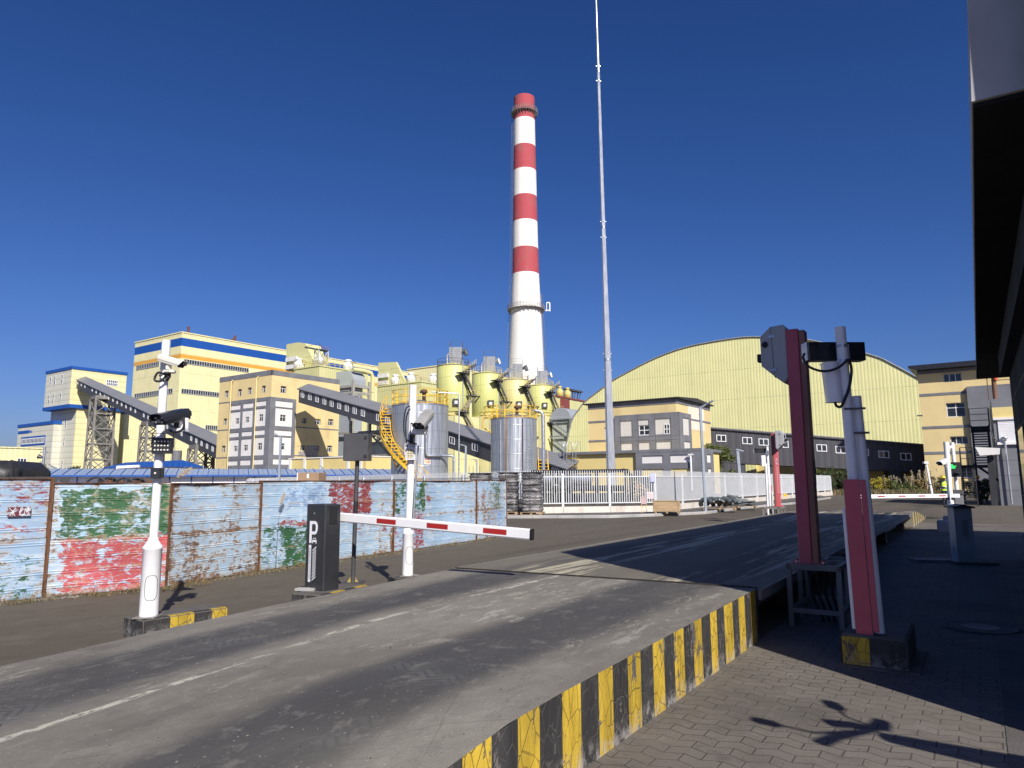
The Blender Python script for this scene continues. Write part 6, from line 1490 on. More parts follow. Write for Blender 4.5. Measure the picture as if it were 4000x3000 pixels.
# ---- boiler house -----------------------------------------------------------------------
fr, F, S = bframe(676, 330)
t = empty('boiler_house', fr.o, fr.rz, 'tallest pale yellow boiler house with blue and orange stripes and strip windows', 'building')
xl = F.px(497, 1800)[0]; sr = 330; zt = S.px(700, 1297)[1]
def zS(y): return S.px(700, 1200+y*.452)[1]
st = [(0, m_pale), (zS(435), m_orange), (zS(400), m_pale), (zS(330), m_blue), (zS(258), m_pale), (zt, None)]
for i in range(5):
    z0, z1 = (st[i][0], st[i+1][0]) if i == 0 else (st[i][0], st[i+1][0]); z0 = zS(435) if False else z0
    mb = MB().box(xl, 0, 0, sr, z0, z1); mb.build('cladding_band', st[i][1], t)
mb = MB().box(xl-.3, .3, -.3, sr, zt, zt+.5); mb.build('coping', m_pale, t)
def strip(Fc, p0, p1, h, n, par=t):
    a0, z0 = Fc.px(*p0); a1, z1 = Fc.px(*p1); a0, a1 = min(a0, a1), max(a0, a1); zz = (z0+z1)/2; hh = h*.452/2*zz/ max(1, zz)*330/F_PX
    r = (a0, a1, zz-hh, zz+hh); mb = MB(); f_ = .25
    Fc.box(mb, r[0], r[1], r[2]-f_, r[2], .0, .25); Fc.box(mb, r[0], r[1], r[3], r[3]+f_, 0, .25)
    for k in range(n+1): x = r[0]+(r[1]-r[0])*k/n; Fc.box(mb, x-.14, x+.14, r[2], r[3], .0, .2)
    w_ = mb.build('strip_window', M('grey_mullion', (.42, .43, .42), .5), par); mb = MB(); Fc.box(mb, *r, .01, .06); mb.build('pane', m_glass, w_)
strip(S, Z1(1590, 468), Z1(2147, 545), 33, 27); strip(S, Z1(1567, 722), Z1(1890, 758), 35, 16); strip(S, Z1(1775, 1041), Z1(1876, 1042), 36, 6)
strip(F, Z1(1180, 526), Z1(1376, 488), 34, 13); strip(F, Z1(1165, 770), Z1(1494, 722), 36, 20); strip(F, Z1(1140, 1055), Z1(1336, 1040), 36, 12)
for (x, y0, y1, w_) in ((753, 1272, 1303, 6), (925, 1319, 1337, 5), (935, 1307, 1337, 5)):
    s, z = S.px(x, y1+3); zt2 = S.px(x, y0)[1]; c_ = fr.wor(-4, s, z-3); cz = zt2-z+3
    tt = empty('roof_vent', c_, fr.rz, {753: 'rusty vent pipe on the boiler house roof near its corner', 925: 'shorter of two rusty vent pipes on the boiler house roof', 935: 'taller of two rusty vent pipes on the boiler house roof'}[x], 'vent pipe', 'vents on the boiler house')
    MB().tube([(0, 0, -1), (0, 0, cz*.5)], .25, 8).build('pipe', m_rust, tt); MB().tube([(0, 0, cz*.5), (0, 0, cz)], .6, 10).build('silencer', M('rust_red_silencer', (.12, .04, .04), .7), tt)
# second boiler block glimpsed behind the silos
fr2, F2, S2 = bframe(1722, 300); t2 = empty('boiler_annex', fr2.o, fr2.rz, 'pale yellow gable wall showing between the second filter block and the silos', 'building')
xl2 = F2.px(1590, 1600)[0]; zt2 = F2.px(1690, 1433)[1]; MB().box(xl2, 0, 0, 60, 0, zt2).build('wall', m_pale, t2); MB().box(xl2-.3, .2, -.3, 60, zt2, zt2+.4).build('coping', m_pale, t2)

# ---- transfer tower at the left ------------------------------------------------------------
fr, F, S = bframe(247, 232)
t = empty('transfer_tower', fr.o, fr.rz, 'pale transfer tower with blue roof edge and wider upper storeys, at the left', 'building')
zt = S.px(261, 1437)[1]; zb = S.px(255, 1584)[1]; xl = F.px(171, 1590)[0]; sr = S.px(488, 1570)[0]
o2 = 2.6
def tower(x0, x1, y0, y1, z0, z1, nm):
    mb = MB(); mb.quad((x0, y0, z0), (x1, y0, z0), (x1, y0, z1), (x0, y0, z1), mi=1); mb.quad((x1, y0, z0), (x1, y1, z0), (x1, y1, z1), (x1, y0, z1)); mb.quad((x0, y1, z0), (x0, y0, z0), (x0, y0, z1), (x0, y1, z1), mi=1); mb.quad((x1, y1, z0), (x0, y1, z0), (x0, y1, z1), (x1, y1, z1)); mb.quad((x0, y0, z0), (x0, y1, z0), (x1, y1, z0), (x1, y0, z0), mi=1); mb.quad((x0, y0, z1), (x1, y0, z1), (x1, y1, z1), (x0, y1, z1)); mb.build(nm, [m_paleb, m_greyclad], t, fixn=False)
tower(xl, 0, 0, sr, zb, zt, 'upper_block'); Fl = Face(fr, 'F', o2); Sl = Face(fr, 'R', -.5)
xl3 = Fl.px(188, 1750)[0]; tower(xl3, -.5, o2, sr-1, 0, zb, 'lower_block')
mb = MB().box(xl-.25, .25, -.25, sr+.25, zt-.1, zt+.85); mb.box(xl-.25, .25, -.25, sr+.25, zb-.6, zb+.6); mb.build('blue_band', m_blue, t)
mb = MB()
for x0_, Fc in ((-.35, F), ): F.box(mb, -.4, .05, zb+.6, zt-.1, -.2, .06)
Fl.box(mb, -.9, -.44, 0, zb-1, -.2, .06); mb.build('corner_trim', m_paleb, t)
for p in ((436,643),(473,634),(536,621),(422,798),(459,792),(521,781)): c_ = F.px(*Z1(*p)); stuck_window(F, t, (c_[0]-.55, c_[0]+.55, c_[1]-1.6, c_[1]+1.6), 1, 2, .16)
for p in ((466,1022),(503,1018),(567,1010),(453,1168),(490,1166),(553,1160),(473,1364),(536,1360)): c_ = Fl.px(*Z1(*p)); stuck_window(Fl, t, (c_[0]-.55, c_[0]+.55, c_[1]-1.6, c_[1]+1.6), 1, 2, .16)
r = S.rect(*zr_(Z1, (918, 628, 1020, 682))); stuck_window(S, t, r, 6, 2, .22)
mb = MB(); 
for k in range(10): 
    z = zt-2.6-k*2.05*2
fr2, F2, S2 = bframe(194, 238); t2 = empty('pump_house', fr2.o, fr2.rz, 'pale grey clad hall with blue eaves and framed strip window at the far left', 'building')
xl = F2.px(66, 1730)[0]; zt = F2.px(190, 1657)[1]; MB().box(xl, -.5, 0, 9, 0, zt).build('wall', m_greyclad, t2); MB().box(xl-.2, -.3, -.2, 9, zt-.1, zt+1.0).build('blue_eaves', m_blue, t2)
r = F2.rect(*zr_(Z1, (158, 1068, 252, 1094))); mb = MB(); F2.box(mb, *r, 0, .08)
for k in (258, 266, 275): q = F2.rect(*zr_(Z1, (k-2, 1066, k+3, 1085))); F2.box(mb, *q, 0, .08)
mb.build('blue_stripe', m_blue, t2)
r = F2.rect(*zr_(Z1, (190, 1130, 385, 1180))); mb = MB(); F2.box(mb, r[0]-.5, r[1]+.5, r[2]-.6, r[3]+.6, 0, .12); mb.build('blue_frame', m_blue, t2); stuck_window(proud(F2, .12), t2, r, 17, 1, .3)
fr2, F2, S2 = bframe(160, 150); t2 = empty('store_shed', fr2.o, fr2.rz, 'low pale yellow shed at the left edge behind the tarpaulin heap', 'building')
zt = S2.px(160, 1754)[1]; MB().box(-20, 0, -70, 0, 0, zt).build('wall', m_pale, t2); MB().box(-20, .15, -70, .15, zt, zt+.25).build('coping', m_pale, t2); r = S2.rect(*zr_(Z1, (148, 1304, 230, 1340))); stuck_window(S2, t2, r, 3, 1, .12)
t2 = empty('duct_bend', fr2.wor(.5, .8), fr2.rz, 'bundle of bent galvanised pipes beside the low pale shed', 'pipes'); mb = MB()
for k in range(4): x = .6+k*1.1; mb.tube([(-1, 0, zt*.62-k*.25), (x, 0, zt*.62-k*.25), (x+.4, 0, zt*.55-k*.25), (x+.4, 0, 0)], .32, 10)
mb.build('pipe', m_gal, t2)

fr2, F2, S2 = bframe(468, 256); t2 = empty('link_hall', fr2.o, fr2.rz, 'pale yellow hall joining the transfer tower to the boiler house, shaded by the long gallery', 'building')
zt = S2.px(520, 1618)[1]; sr2 = S2.px(668, 1750)[0]; MB().box(-8, 0, 0, sr2, 0, zt).build('wall', m_pale, t2); MB().box(-8, .2, -.2, sr2, zt-.1, zt+.9).build('blue_eaves', m_blue, t2)
# ---- lattice trestles carrying the long gallery -------------------------------------------
def trestle(xa, xb, ytop, Y, label, nb=6, dep=None):
    a = A(xa, 1885, Y); b2 = A(xb, 1885, Y); wd = (b2-a).length; d = g1f; o = Vector(((a.x+b2.x)/2, Y, 0)); zt = A((xa+xb)/2, ytop, Y).z
    t = empty('steel_trestle', o, g1f.rz, label, 'trestle', 'lattice trestles under the long gallery'); dep = dep or wd*.62; wd = wd*.66
    hx, hy = dep/2, wd/2; n = nb; lg = .55
    for x in (-hx, hx):
        for y in (-hy, hy): MB().beam((x, y, 0), (x*.92, y*.92, zt), lg, lg).build('leg', m_steelgrey, t)
    mb = MB(); mh = MB()
    for k in range(n):
        z0, z1 = zt*k/n, zt*(k+1)/n; f0, f1 = 1-.08*k/n, 1-.08*(k+1)/n
        C = lambda x, y, f, z: (x*f, y*f, z)
        for (p, q) in (((-hx, -hy), (-hx, hy)), ((hx, -hy), (hx, hy)), ((-hx, -hy), (hx, -hy)), ((-hx, hy), (hx, hy))):
            mb.beam(C(*p, f0, z0), C(*q, f1, z1), .2); mb.beam(C(*q, f0, z0), C(*p, f1, z1), .2); mh.beam(C(*p, f1, z1), C(*q, f1, z1), .34, .4)
    mb.build('cross_brace', m_steelgrey, t); mh.build('cross_beam', m_steelgrey, t)
    mb = MB().box(-hx*.95, hx*.95, -hy*.9, hy*.9, zt, zt+.8); mb.build('head_beam', m_steelgrey, t)
trestle(318, 438, 1560, 209, 'leftmost and tallest lattice trestle under the long gallery', 6)
trestle(526, 640, 1660, 186, 'lattice trestle under the long gallery behind the nearest white pole', 5)
trestle(720, 838, 1752, 162, 'short lattice trestle under the low end of the long gallery', 3)
o = MB().tube([(0, 0, 0), (0, 0, 9)], 1.0, 16, sm=True); o = o.build('storage_vessel', M('grey_vessel_paint', (.16, .165, .175), .5)); q = A(685, 1885, 158); o.location = (q.x, q.y, 0); tag(o, 'grey upright vessel under the long gallery', 'tank')

# ---- filter blocks ---------------------------------------------------------------------------
def filter_block(px, Y, xpl, xpr, ytop, lowY, label, slope, upx, seed=0):
    fr, F, S = bframe(px, Y); t = empty('filter_block', fr.o, fr.rz, label, 'building', 'lime filter blocks')
    xl = F.px(xpl, 1560)[0]; sr = S.px(xpr, 1600)[0]; zt = S.px(px+1, ytop)[1]
    MB().box(xl, 0, 0, sr, 0, zt).build('lower_block', m_limepale, t); MB().box(xl-.2, .2, -.2, sr+.2, zt, zt+.4).build('coping', m_limepale, t)
    mb = MB(); 
    for a, b2 in (((xl, 0), (0, 0)), ((0, 0), (0, sr))):
        n = 10
        for k in range(n+1): p = Vector((a[0]+(b2[0]-a[0])*k/n, a[1]+(b2[1]-a[1])*k/n, zt+.4)); mb.beam(p, p+Vector((0, 0, 1.3)), .12)
        for h in (.7, 1.3): mb.beam((*a, zt+.4+h), (*b2, zt+.4+h), .10)
    mb.build('handrail', m_palerail, t)
    U = Face(fr, 'F', upx[0]); pts = [U.px(*p) for p in slope]; mb = MB(); zmin = min(p[1] for p in pts)
    sE = Face(fr, 'R', pts[3][0]).px(*upx[1])[0]; mb.prism(pts, XZ, upx[0], sE); mb.build('hopper_house', m_limepale, t); return t, fr, F, S, zt, sr
slA = [(1118, 1450), (1119, 1345), (1166, 1337), (1192, 1341), (1222, 1404), (1205, 1450)]
tA, frA, FA, SA, ztA, srA = filter_block(1233, 205, 1146, 1436, 1428, 0, 'first lime filter block with sloped hopper house, above the panelled block', slA, (4.0, (1251, 1350)))
slB = [(1476, 1520), (1478, 1417), (1546, 1414), (1582, 1490), (1570, 1520)]
tB, frB, FB, SB, ztB, srB = filter_block(1640, 225, 1473, 1760, 1492, 0, 'second lime filter block with sloped hopper house, above the left steel tank', slB, (4.0, (1590, 1422)))
def roof_pot(fr, x, y, z, label, r=1.5):
    t = empty('roof_fan', fr.wor(x, y, z), fr.rz, label, 'roof fan', 'white roof fans'); MB().lathe([(r, 0), (r, 2.2), (r*.9, 2.4), (r*.55, 2.5), (r*.55, 3.0), (r*.75, 3.05), (r*.7, 3.5), (.2, 3.7)], 16).build('housing', m_white_paint, t)
    MB().tube([(r*.6, 0, 2.2), (r*1.5, 0, 2.6), (r*2.2, 0, 2.4)], .2, 8).build('outlet', m_palerail, t)
for fr_, S_, z_, pts in ((frA, SA, ztA, ((1168, 1410, 'white roof fan left of the rooftop hoist, on the first filter block'), (1360, 1440, 'white roof fan on the right of the first filter block'))), (frB, SB, ztB, ((1545, 1490, 'white roof fan beside the hopper house of the second filter block'), (1606, 1478, 'white roof fan at the front corner of the second filter block'), (1692, 1500, 'white roof fan next to the first silo on the second filter block')))):
    for (px, py, lb_) in pts:
        Sx = Face(fr_, 'R', -2.5); s, z = Sx.px(px, py); 
        if s < 0: Fx = Face(fr_, 'F', 2.5); x_, z = Fx.px(px, py); roof_pot(fr_, x_, 2.5, z_+.4, lb_)
        else: roof_pot(fr_, -2.5, s, z_+.4, lb_)
m_gwhite = M('white_louvre', (.72, .72, .68), .6)
for (t_, fr_, zz, x0_, x1_) in ((tA, frA, ztA, 1120, 1162), (tB, frB, ztB, 1480, 1520)):
    Fx = Face(fr_, 'F', 3.3); mb = MB()
    for k in range(2): a0 = Fx.px(x0_, 1440)[0]; a1 = Fx.px(x1_, 1440)[0]; Fx.box(mb, a0, a1, zz+1.2+k*2.4, zz+2.5+k*2.4, 0, .6)
    mb.build('louvre', m_gwhite, t_)
# rooftop hoist frame
s, z = Face(frA, 'R', -2.0).px(1246, 1425); hp = frA.wor(-2.0, max(.5, s-1), ztA+.4); t = empty('rooftop_hoist', hp, frA.rz, 'grey steel hoist frame with red rails on the first filter block roof', 'hoist'); hh = A(1240, 1366, hp.y).z-ztA-.4
mb = MB()
for x in (-.9, .9):
    for y in (0, 3.6): mb.beam((x, y, 0), (x, y, hh), .24)
    mb.beam((x, 0, 0), (x, 3.6, hh), .14); mb.beam((x, 3.6, 0), (x, 0, hh), .14)
mb.beam((-.9, 0, hh*.5), (.9, 0, hh*.5), .18); mb.beam((-.9, 0, 0), (.9, 0, hh), .14); mb.build('frame', M('pale_hoist_steel', (.5, .52, .55), .5), t)
mb = MB().box(-.3, .3, -4.2, 4.2, hh-.1, hh+.3); mb.box(-1.1, 1.1, 0, 3.6, hh+.02, hh+.2); mb.beam((0, -4.2, hh+.3), (0, .6, hh+1.9), .09); mb.beam((0, 4.2, hh+.3), (0, .6, hh+1.9), .09); mb.build('hoist_beam', m_dkrail, t)
mb = MB()
for k in range(5): mb.beam((1.1, k*.9, hh+.2), (1.1, k*.9, hh+1.0), .06)
mb.beam((1.1, 0, hh+1.0), (1.1, 3.6, hh+1.0), .06); mb.build('red_rail', M('red_rail', (.5, .08, .06), .6), t)
MB().lathe([(.15, 0), (.75, .7), (.75, 1.9), (.5, 2.3), (.2, 2.7)], 14, c=(0, 1.4, .3)).build('hopper', m_white_paint, t); MB().tube([(.5, 3, 0), (.5, 3, hh*.7), (.8, 3.4, hh*.8), (.8, 3.4, 1)], .18, 8).build('pipe', m_palerail, t)
# big curved duct in front of first block
fr, F, S = bframe(1371, 172)
t = empty('flue_duct', fr.o, fr.rz, 'large curved sheet metal duct with braced steel frame behind the panelled block', 'duct'); sr = S.px(1428, 1560)[0]; xl = F.px(1310, 1560)[0]; zb = F.px(1371, 1510)[1]; zt = F.px(1340, 1450)[1]
pr = [(xl, zb), (xl, zt)]+[(xl*.45*math.cos(a_)*0+xl*.42+(-xl*.42)*math.sin(a_), zb+1+(zt-zb-1)*math.cos(a_)) for a_ in [PI/2*k/12 for k in range(13)]]+[(0, zb)]
m_duct = Mclad('aged_duct_sheet', (.44, .48, .42), .8, .03, 'xy', dirt=.25); m_ductr = Mclad('blue_grey_duct_roof', (.34, .37, .40), .55, .04, 'z', rough=.4)
mb = MB(); n = len(pr); T = lambda a, b2, d: (a, d, b2); vs = [T(a, b2, 0) for a, b2 in pr]+[T(a, b2, sr) for a, b2 in pr]
mb.add(vs, [tuple(range(n)), tuple(range(n, 2*n))], 0); mb.add(vs, [(i, (i+1) % n, n+(i+1) % n, n+i) for i in range(n)], 1); mb.build('bend', [m_duct, m_ductr], t)
zz = F.px(1371, 1700)[1]; MB().box(xl*.85, -.6, .5, sr-.5, 0, zb).build('riser', m_ductr, t)
mb = MB()
for z in (zb, zb-1.6): 
    for a, b2 in (((xl-.6, -.6), (.6, -.6)), ((.6, -.6), (.6, sr+.6))): mb.beam((*a, z), (*b2, z), .5, .6)
for p in ((xl-.6, -.6), (.6, -.6), (.6, sr+.6)): mb.beam((*p, 0), (*p, zb+1.5), .6)
for a, b2 in (((xl, -.6), (.6, -.6)), ((.6, -.6), (.6, sr))): mb.beam((*a, zb-7), ((a[0]+b2[0])/2, (a[1]+b2[1])/2, zb-1.6), .4); mb.beam((*b2, zb-7), ((a[0]+b2[0])/2, (a[1]+b2[1])/2, zb-1.6), .4)
for z in (zb*.55, zb*.28): mb.beam((xl, -.6, z), (.6, -.6, z), .5); mb.beam((.6, -.6, z), (.6, sr+8, z), .5)
mb.build('frame', M('bare_frame_steel', (.33, .32, .28), .6), t)
mb = MB().tube([(.8, sr+1.5, 2), (.8, sr+1.5, zt-1.2), (.6, sr+1.0, zt-.2), (0, sr-1, zt+.1), (-.5, sr-4, zt+.1)], .55, 12); mb.build('yellow_pipe', m_limepale, t)
# pipe bridge / small plant under the gallery, right of the panelled block
fr, F, S = bframe(1440, 128); t = empty('pipe_bridge', fr.o, fr.rz, 'tangle of grey steel framing and pipes beneath the middle gallery', 'pipe bridge')
mb = MB(); hts = (2.5, 6.5, 10.5)
for x in (-5, 0, 5):
    for y in (0, 7): mb.beam((x, y, 0), (x, y, 13), .4)
for z in hts:
    for y in (0, 7): mb.beam((-5, y, z), (5, y, z), .4)
    for x in (-5, 0, 5): mb.beam((x, 0, z), (x, 7, z), .35)
for x in (-5, 0):
    for k in range(3): mb.beam((x, 0, hts[k]-2.5 if k else 0), (x+5, 0, hts[k]), .25); mb.beam((x+5, 0, hts[k]-4 if k else 0), (x, 0, hts[k]), .25)
mb.build('frame', m_steelgrey, t); mb = MB()
for z, y in ((2.9, 1), (3.4, 3), (6.9, 2), (10.9, 3)): mb.tube([(-6, y, z), (6, y, z)], .4, 10)
mb.build('pipe', m_gal, t); MB().box(-4.5, 4.5, 1, 6, 6.8, 9).build('platform_house', m_duct, t)
# low ochre wall with white pilasters
fr, F, S = bframe(1428, 112); t = empty('boundary_store', fr.o, fr.rz, 'long low ochre building with white pilasters in front of the panelled block', 'building'); xl = F.px(1128, 1840)[0]; zt = F.px(1300, 1788)[1]
MB().box(xl, 0, 0, 6, 0, zt).build('wall', m_ochre2, t); mb = MB()
for x in (1134, 1190, 1256, 1360, 1410): a = F.px(x, 1820)[0]; F.box(mb, a-.28, a+.28, 0, zt, 0, .12)
mb.build('pilaster', m_white, t); MB().box(xl-.1, .1, -.14, 6, zt, zt+.18).build('coping', m_white, t); MB().box(xl+4, .05, -.2, -.02, 0, F.px(1300, 1833)[1]).build('plinth', m_trim, t)

# ---- silos --------------------------------------------------------------------------------------
def stair_tower(t, c, R, zt, ang0, seed):
    """zigzag of two-direction flights hung on the right front of the silo"""
    k_ = R/3.98; lv = [zt+.3, zt-2.2*k_, zt-7.4*k_, zt-11.4*k_, zt-15.7*k_]; 
    tx = Vector((math.cos(ang0), math.sin(ang0), 0)); n = tx.copy(); s = Vector((-n.y, n.x, 0)); out = R+1.0
    A_ = [-2.4, 1.3, -2.0, 1.6, -1.8]; 
    for k in range(4):
        p = n*out+s*(-A_[k])+Vector((0, 0, lv[k])); q = n*out+s*(-A_[k+1])+Vector((0, 0, lv[k+1]))
        mb = MB()
        for o in (-.55, .55): mb.beam(p+n*o, q+n*o, .18, .42)
        m_ = 14
        for i in range(m_): c_ = p.lerp(q, (i+.5)/m_); mb.beam(c_-n*.5, c_+n*.5, .32, .08, up=(0, 0, 1))
        mb.build('stair_flight', m_dkrail if k != 2 else m_steelgrey, t)
        mb = MB()
        for h in (.6, 1.15): mb.beam(p+n*.6+Vector((0, 0, h)), q+n*.6+Vector((0, 0, h)), .07)
        for i in range(7): c_ = p.lerp(q, i/6)+n*.6; mb.beam(c_, c_+Vector((0, 0, 1.15)), .06)
        mb.build('stair_rail', m_palerail, t)
        w_ = s*(1.6 if k % 2 == 0 else -1.6); mb = MB(); mb.beam(q-n*1.0, q+n*1.0, 2.8, .22, up=(0, 0, 1)); mb.beam(q+n*1.0, q-n*.9+Vector((0, 0, -1.5)), .2); mb.beam(q+n*1.0+s*1.2, q-n*.9+s*1.2+Vector((0, 0, -1.5)), .2); mb.build('stair_platform', m_dkrail, t)
        mb = MB()
        for h in (.6, 1.2): mb.beam(q+n*1.0-s*1.4+Vector((0, 0, h)), q+n*1.0+s*1.4+Vector((0, 0, h)), .07); mb.beam(q+n*1.0+w_*.9+Vector((0, 0, h)), q-n*.9+w_*.9+Vector((0, 0, h)), .07)
        for i in range(4): c_ = q+n*1.0+s*(-1.4+2.8*i/3); mb.beam(c_, c_+Vector((0, 0, 1.2)), .06)
        mb.build('platform_rail', m_palerail, t)
m_lblock = Mclad('pale_base_cladding', (.76, .71, .37), .8, .04, 'xy', seam=7, dirt=.12)
s0 = A(1772, 1885, 170); sdir = Vector((math.sin(rad(DEG)), math.cos(rad(DEG)), 0)); silos = []
SL = ['first and largest lime silo, left end of the row of four', 'second lime silo from the left in the row of four', 'third lime silo from the left, slightly paler ochre', 'fourth lime silo, right end of the row before the chimney']
m_silo = [Mclad('lime_silo_sheet_%d' % i, c_, .42, .02, 'xy', seam=4.4, dirt=.12) for i, c_ in enumerate(((.56, .565, .21), (.55, .56, .20), (.61, .565, .25), (.58, .58, .21)))]
def silo(i, px, ytop, wpx, Y):
    o = tank_frame(px, Y); R = wpx/2/F_PX*Y*1.0; zt = A(px, ytop, Y-R*.9).z
    t = empty('lime_silo', o, 0, SL[i], 'silo', 'row of four lime silos'); zb = A(px, 1632, Y).z
    MB().lathe([(R, zb*.6), (R, zt), (R*.97, zt+.12), (R*.3, zt+.9)], 48).build('shell', m_silo[i], t)
    mb = MB().lathe([(R+.06, zt-.12), (R+.06, zt+.04)], 48, cap=False); mb.build('rim', M('brown_rim', (.16, .09, .06), .7), t)
    bl_ = MB(); ca, sa = math.cos(-rad(DEG)), math.sin(-rad(DEG)); 
    def rt(x, y, z): return (x*ca-y*sa, x*sa+y*ca, z)
    hb = R*1.12; V = [rt(x, y, z) for z in (0, zb) for x, y in ((-hb, -hb), (hb, -hb), (hb, hb), (-hb, hb))]; bl_.add(V, [(0,1,5,4), (1,2,6,5), (2,3,7,6), (3,0,4,7), (4,5,6,7)]); bl_.build('base_block', m_lblock, t)
    mb = MB(); n = 26
    for k in range(n): a_ = 2*PI*k/n; mb.beam((R*.97*math.cos(a_), R*.97*math.sin(a_), zt), (R*.97*math.cos(a_), R*.97*math.sin(a_), zt+1.6), .08)
    for h in (.8, 1.6): mb.tube([(R*.97*math.cos(2*PI*k/30), R*.97*math.sin(2*PI*k/30), zt+h) for k in range(31)], .05, 5, cap=False)
    mb.build('top_rail', m_palerail if i else m_dkrail, t)
    hw = R*.42; mb = MB(); mb.box(-hw*.5, hw*1.3, -hw, hw, zt+.6, zt+4.6); mb.build('filter_house', M('grey_filter_box', (.25, .26, .28), .55, .1, var=.1), t)
    mb = MB(); mb.tube([(hw*1.3, -hw*.7, zt+3.2), (hw*1.8, -hw*.9, zt+3.9), (hw*2.0, -hw*.9, zt+2.6)], .55, 10); mb.build('fan_duct', m_gal if i % 2 else m_dkrail, t); MB().tube([(-hw*.8, -hw, zt+.5), (-hw*.8, -hw, zt+2.6), (-hw*.4, -hw, zt+3.2)], .3, 8).build('vent_elbow', m_gal, t)
    mb = MB()
    for x in (-hw*.5, hw*1.3):
        for y in (-hw, 0, hw): mb.beam((x, y, zt+4.6), (x, y, zt+6), .07)
    for h in (5.3, 6.0):
        mb.beam((-hw*.5, -hw, zt+h), (hw*1.3, -hw, zt+h), .06); mb.beam((hw*1.3, -hw, zt+h), (hw*1.3, hw, zt+h), .06); mb.beam((-hw*.5, -hw, zt+h), (-hw*.5, hw, zt+h), .06)
    for k in range(9): mb.beam((-hw*.25, -hw-.05, zt+.8+k*.45), (-hw*.05, -hw-.05, zt+.8+k*.45), .06)
    mb.build('house_rail', m_dkrail, t)
    stair_tower(t, o, R, zt, -PI/2+rad(46), i)
    a_ = -PI/2-rad(4)+.2*i; mb = MB().tube([(R*1.02*math.cos(a_+.75), R*1.02*math.sin(a_+.75), zb), (R*1.02*math.cos(a_+.75), R*1.02*math.sin(a_+.75), zt+1)], .14, 8); mb.build('riser_pipe', m_gal, t)
    a_ = -PI/2+rad(16); p = Vector((R*1.0*math.cos(a_), R*math.sin(a_), zb+3.2)); mb = MB().box(p.x-.8, p.x+.8, p.y-.7, p.y+.0, p.z-.7, p.z+.9); mb.build('vent_box', m_dkgrey, t); mb = MB().box(p.x-.35, p.x+.35, p.y-.72, p.y-.69, p.z-.3, p.z+.4); mb.build('vent_louvre', m_gwhite, t)
    mb = MB(); mb.tube([(0+R*1.25*math.cos(a), R*1.25*math.sin(a), zb+1.9) for a in [-PI/2-.3+1.1*k/8 for k in range(9)]], .06, 5); mb.tube([(R*1.25*math.cos(a), R*1.25*math.sin(a), zb+1.2) for a in [-PI/2-.3+1.1*k/8 for k in range(9)]], .06, 5); mb.tube([(R*1.15*math.cos(a), R*1.15*math.sin(a), zb+.4) for a in [-PI/2-.3+1.1*k/8 for k in range(9)]], .3, 6); mb.build('walkway', m_palerail, t); return t
spx = [(1768, 1424, 130), (1903, 1456, 120), (2014, 1481, 113), (2115, 1504, 104)]
for i, (px, yt, wd) in enumerate(spx): silo(i, px, yt, wd, 170*130/wd)

# ---- chimney -------------------------------------------------------------------------------------
YC = 350; cb = A(2061, 1885, YC)
t = empty('chimney', Vector((cb.x, YC, 0)), 0, 'tall red and white banded concrete chimney with two ring platforms', 'chimney')
def ch_mat(name, red):
    b = NB(name); X = b.xyz(); st = b.ramp(b.noise(.35, (1, 1, .03), 5, .65), .5, .72); bl = b.ramp(b.noise(.12, (1, 1, .6), 6, .65, 0, 3), .48, .66)
    if red: c = b.mix(b.math('MULTIPLY', bl, .7), (.40, .065, .080), (.27, .15, .12)); c = b.mix(b.math('MULTIPLY', b.ramp(b.noise(.5, (1, 1, .4), 7, .7, 0, 8), .58, .66), .6), c, (.42, .10, .11)); c = b.mix(b.math('MULTIPLY', b.ramp(b.noise(.6, (1, 1, .3), 6, .7, 0, 14), .70, .74), .6), c, (.55, .48, .46))
    else: c = b.mix(b.math('MULTIPLY', st, .35), (.78, .765, .73), (.55, .44, .32)); c = b.mix(b.math('MULTIPLY', b.ramp(b.noise(.9, (1, 1, .01), 2, .5, 0, 6), .70, .74), .45), c, (.45, .30, .18))
    fz = b.math('FRACT', b.math('DIVIDE', X[2], 1.5)); c = b.mix(b.ramp(fz, .0, .04, .25, 0), c, tuple(k*.5 for k in ((.3, .05, .05) if red else (.6, .58, .54))))
    return b.out(c, .85)
m_chr, m_chw = ch_mat('chimney_red_paint', True), ch_mat('chimney_white_paint', False)
def crad(py, w_): d = ray(2055, py); return w_/2/F_PX*YC/d.y*d.length/1.0*.985
prof_px = [(1885, 168), (1475, 142), (1205, 118), (1074, 104), (975, 99), (870, 94), (772, 90), (671, 86), (577, 81.5), (474, 78), (385, 76)]
def cz(py): return A(2050, py, YC).z
PR = [(crad(y, w_), max(0, cz(y))) for y, w_ in prof_px]
def rad_at(z):
    for i in range(len(PR)-1):
        if PR[i][1] <= z <= PR[i+1][1]: a = (z-PR[i][1])/(PR[i+1][1]-PR[i][1]); return PR[i][0]*(1-a)+PR[i+1][0]*a
    return PR[-1][0]
bands = [(0, cz(1074), m_chw)]
ys = [1074, 975, 870, 772, 671, 577, 474, 385]
for i in range(len(ys)-1): bands.append((cz(ys[i]), cz(ys[i+1]), m_chr if i % 2 == 0 else m_chw))
for z0, z1, mt in bands:
    zs = [z0]+[p[1] for p in PR if z0+.1 < p[1] < z1-.1]+[z1]
    MB().lathe([(rad_at(z), z) for z in zs], 56, cap=False).build('red_band' if mt is m_chr else 'white_band', mt, t)
zT = cz(385); MB().lathe([(PR[-1][0]*1.0, zT), (PR[-1][0]*.86, zT), (PR[-1][0]*.86, zT-6)], 48, cap=False).build('flue_lip', m_rust, t)
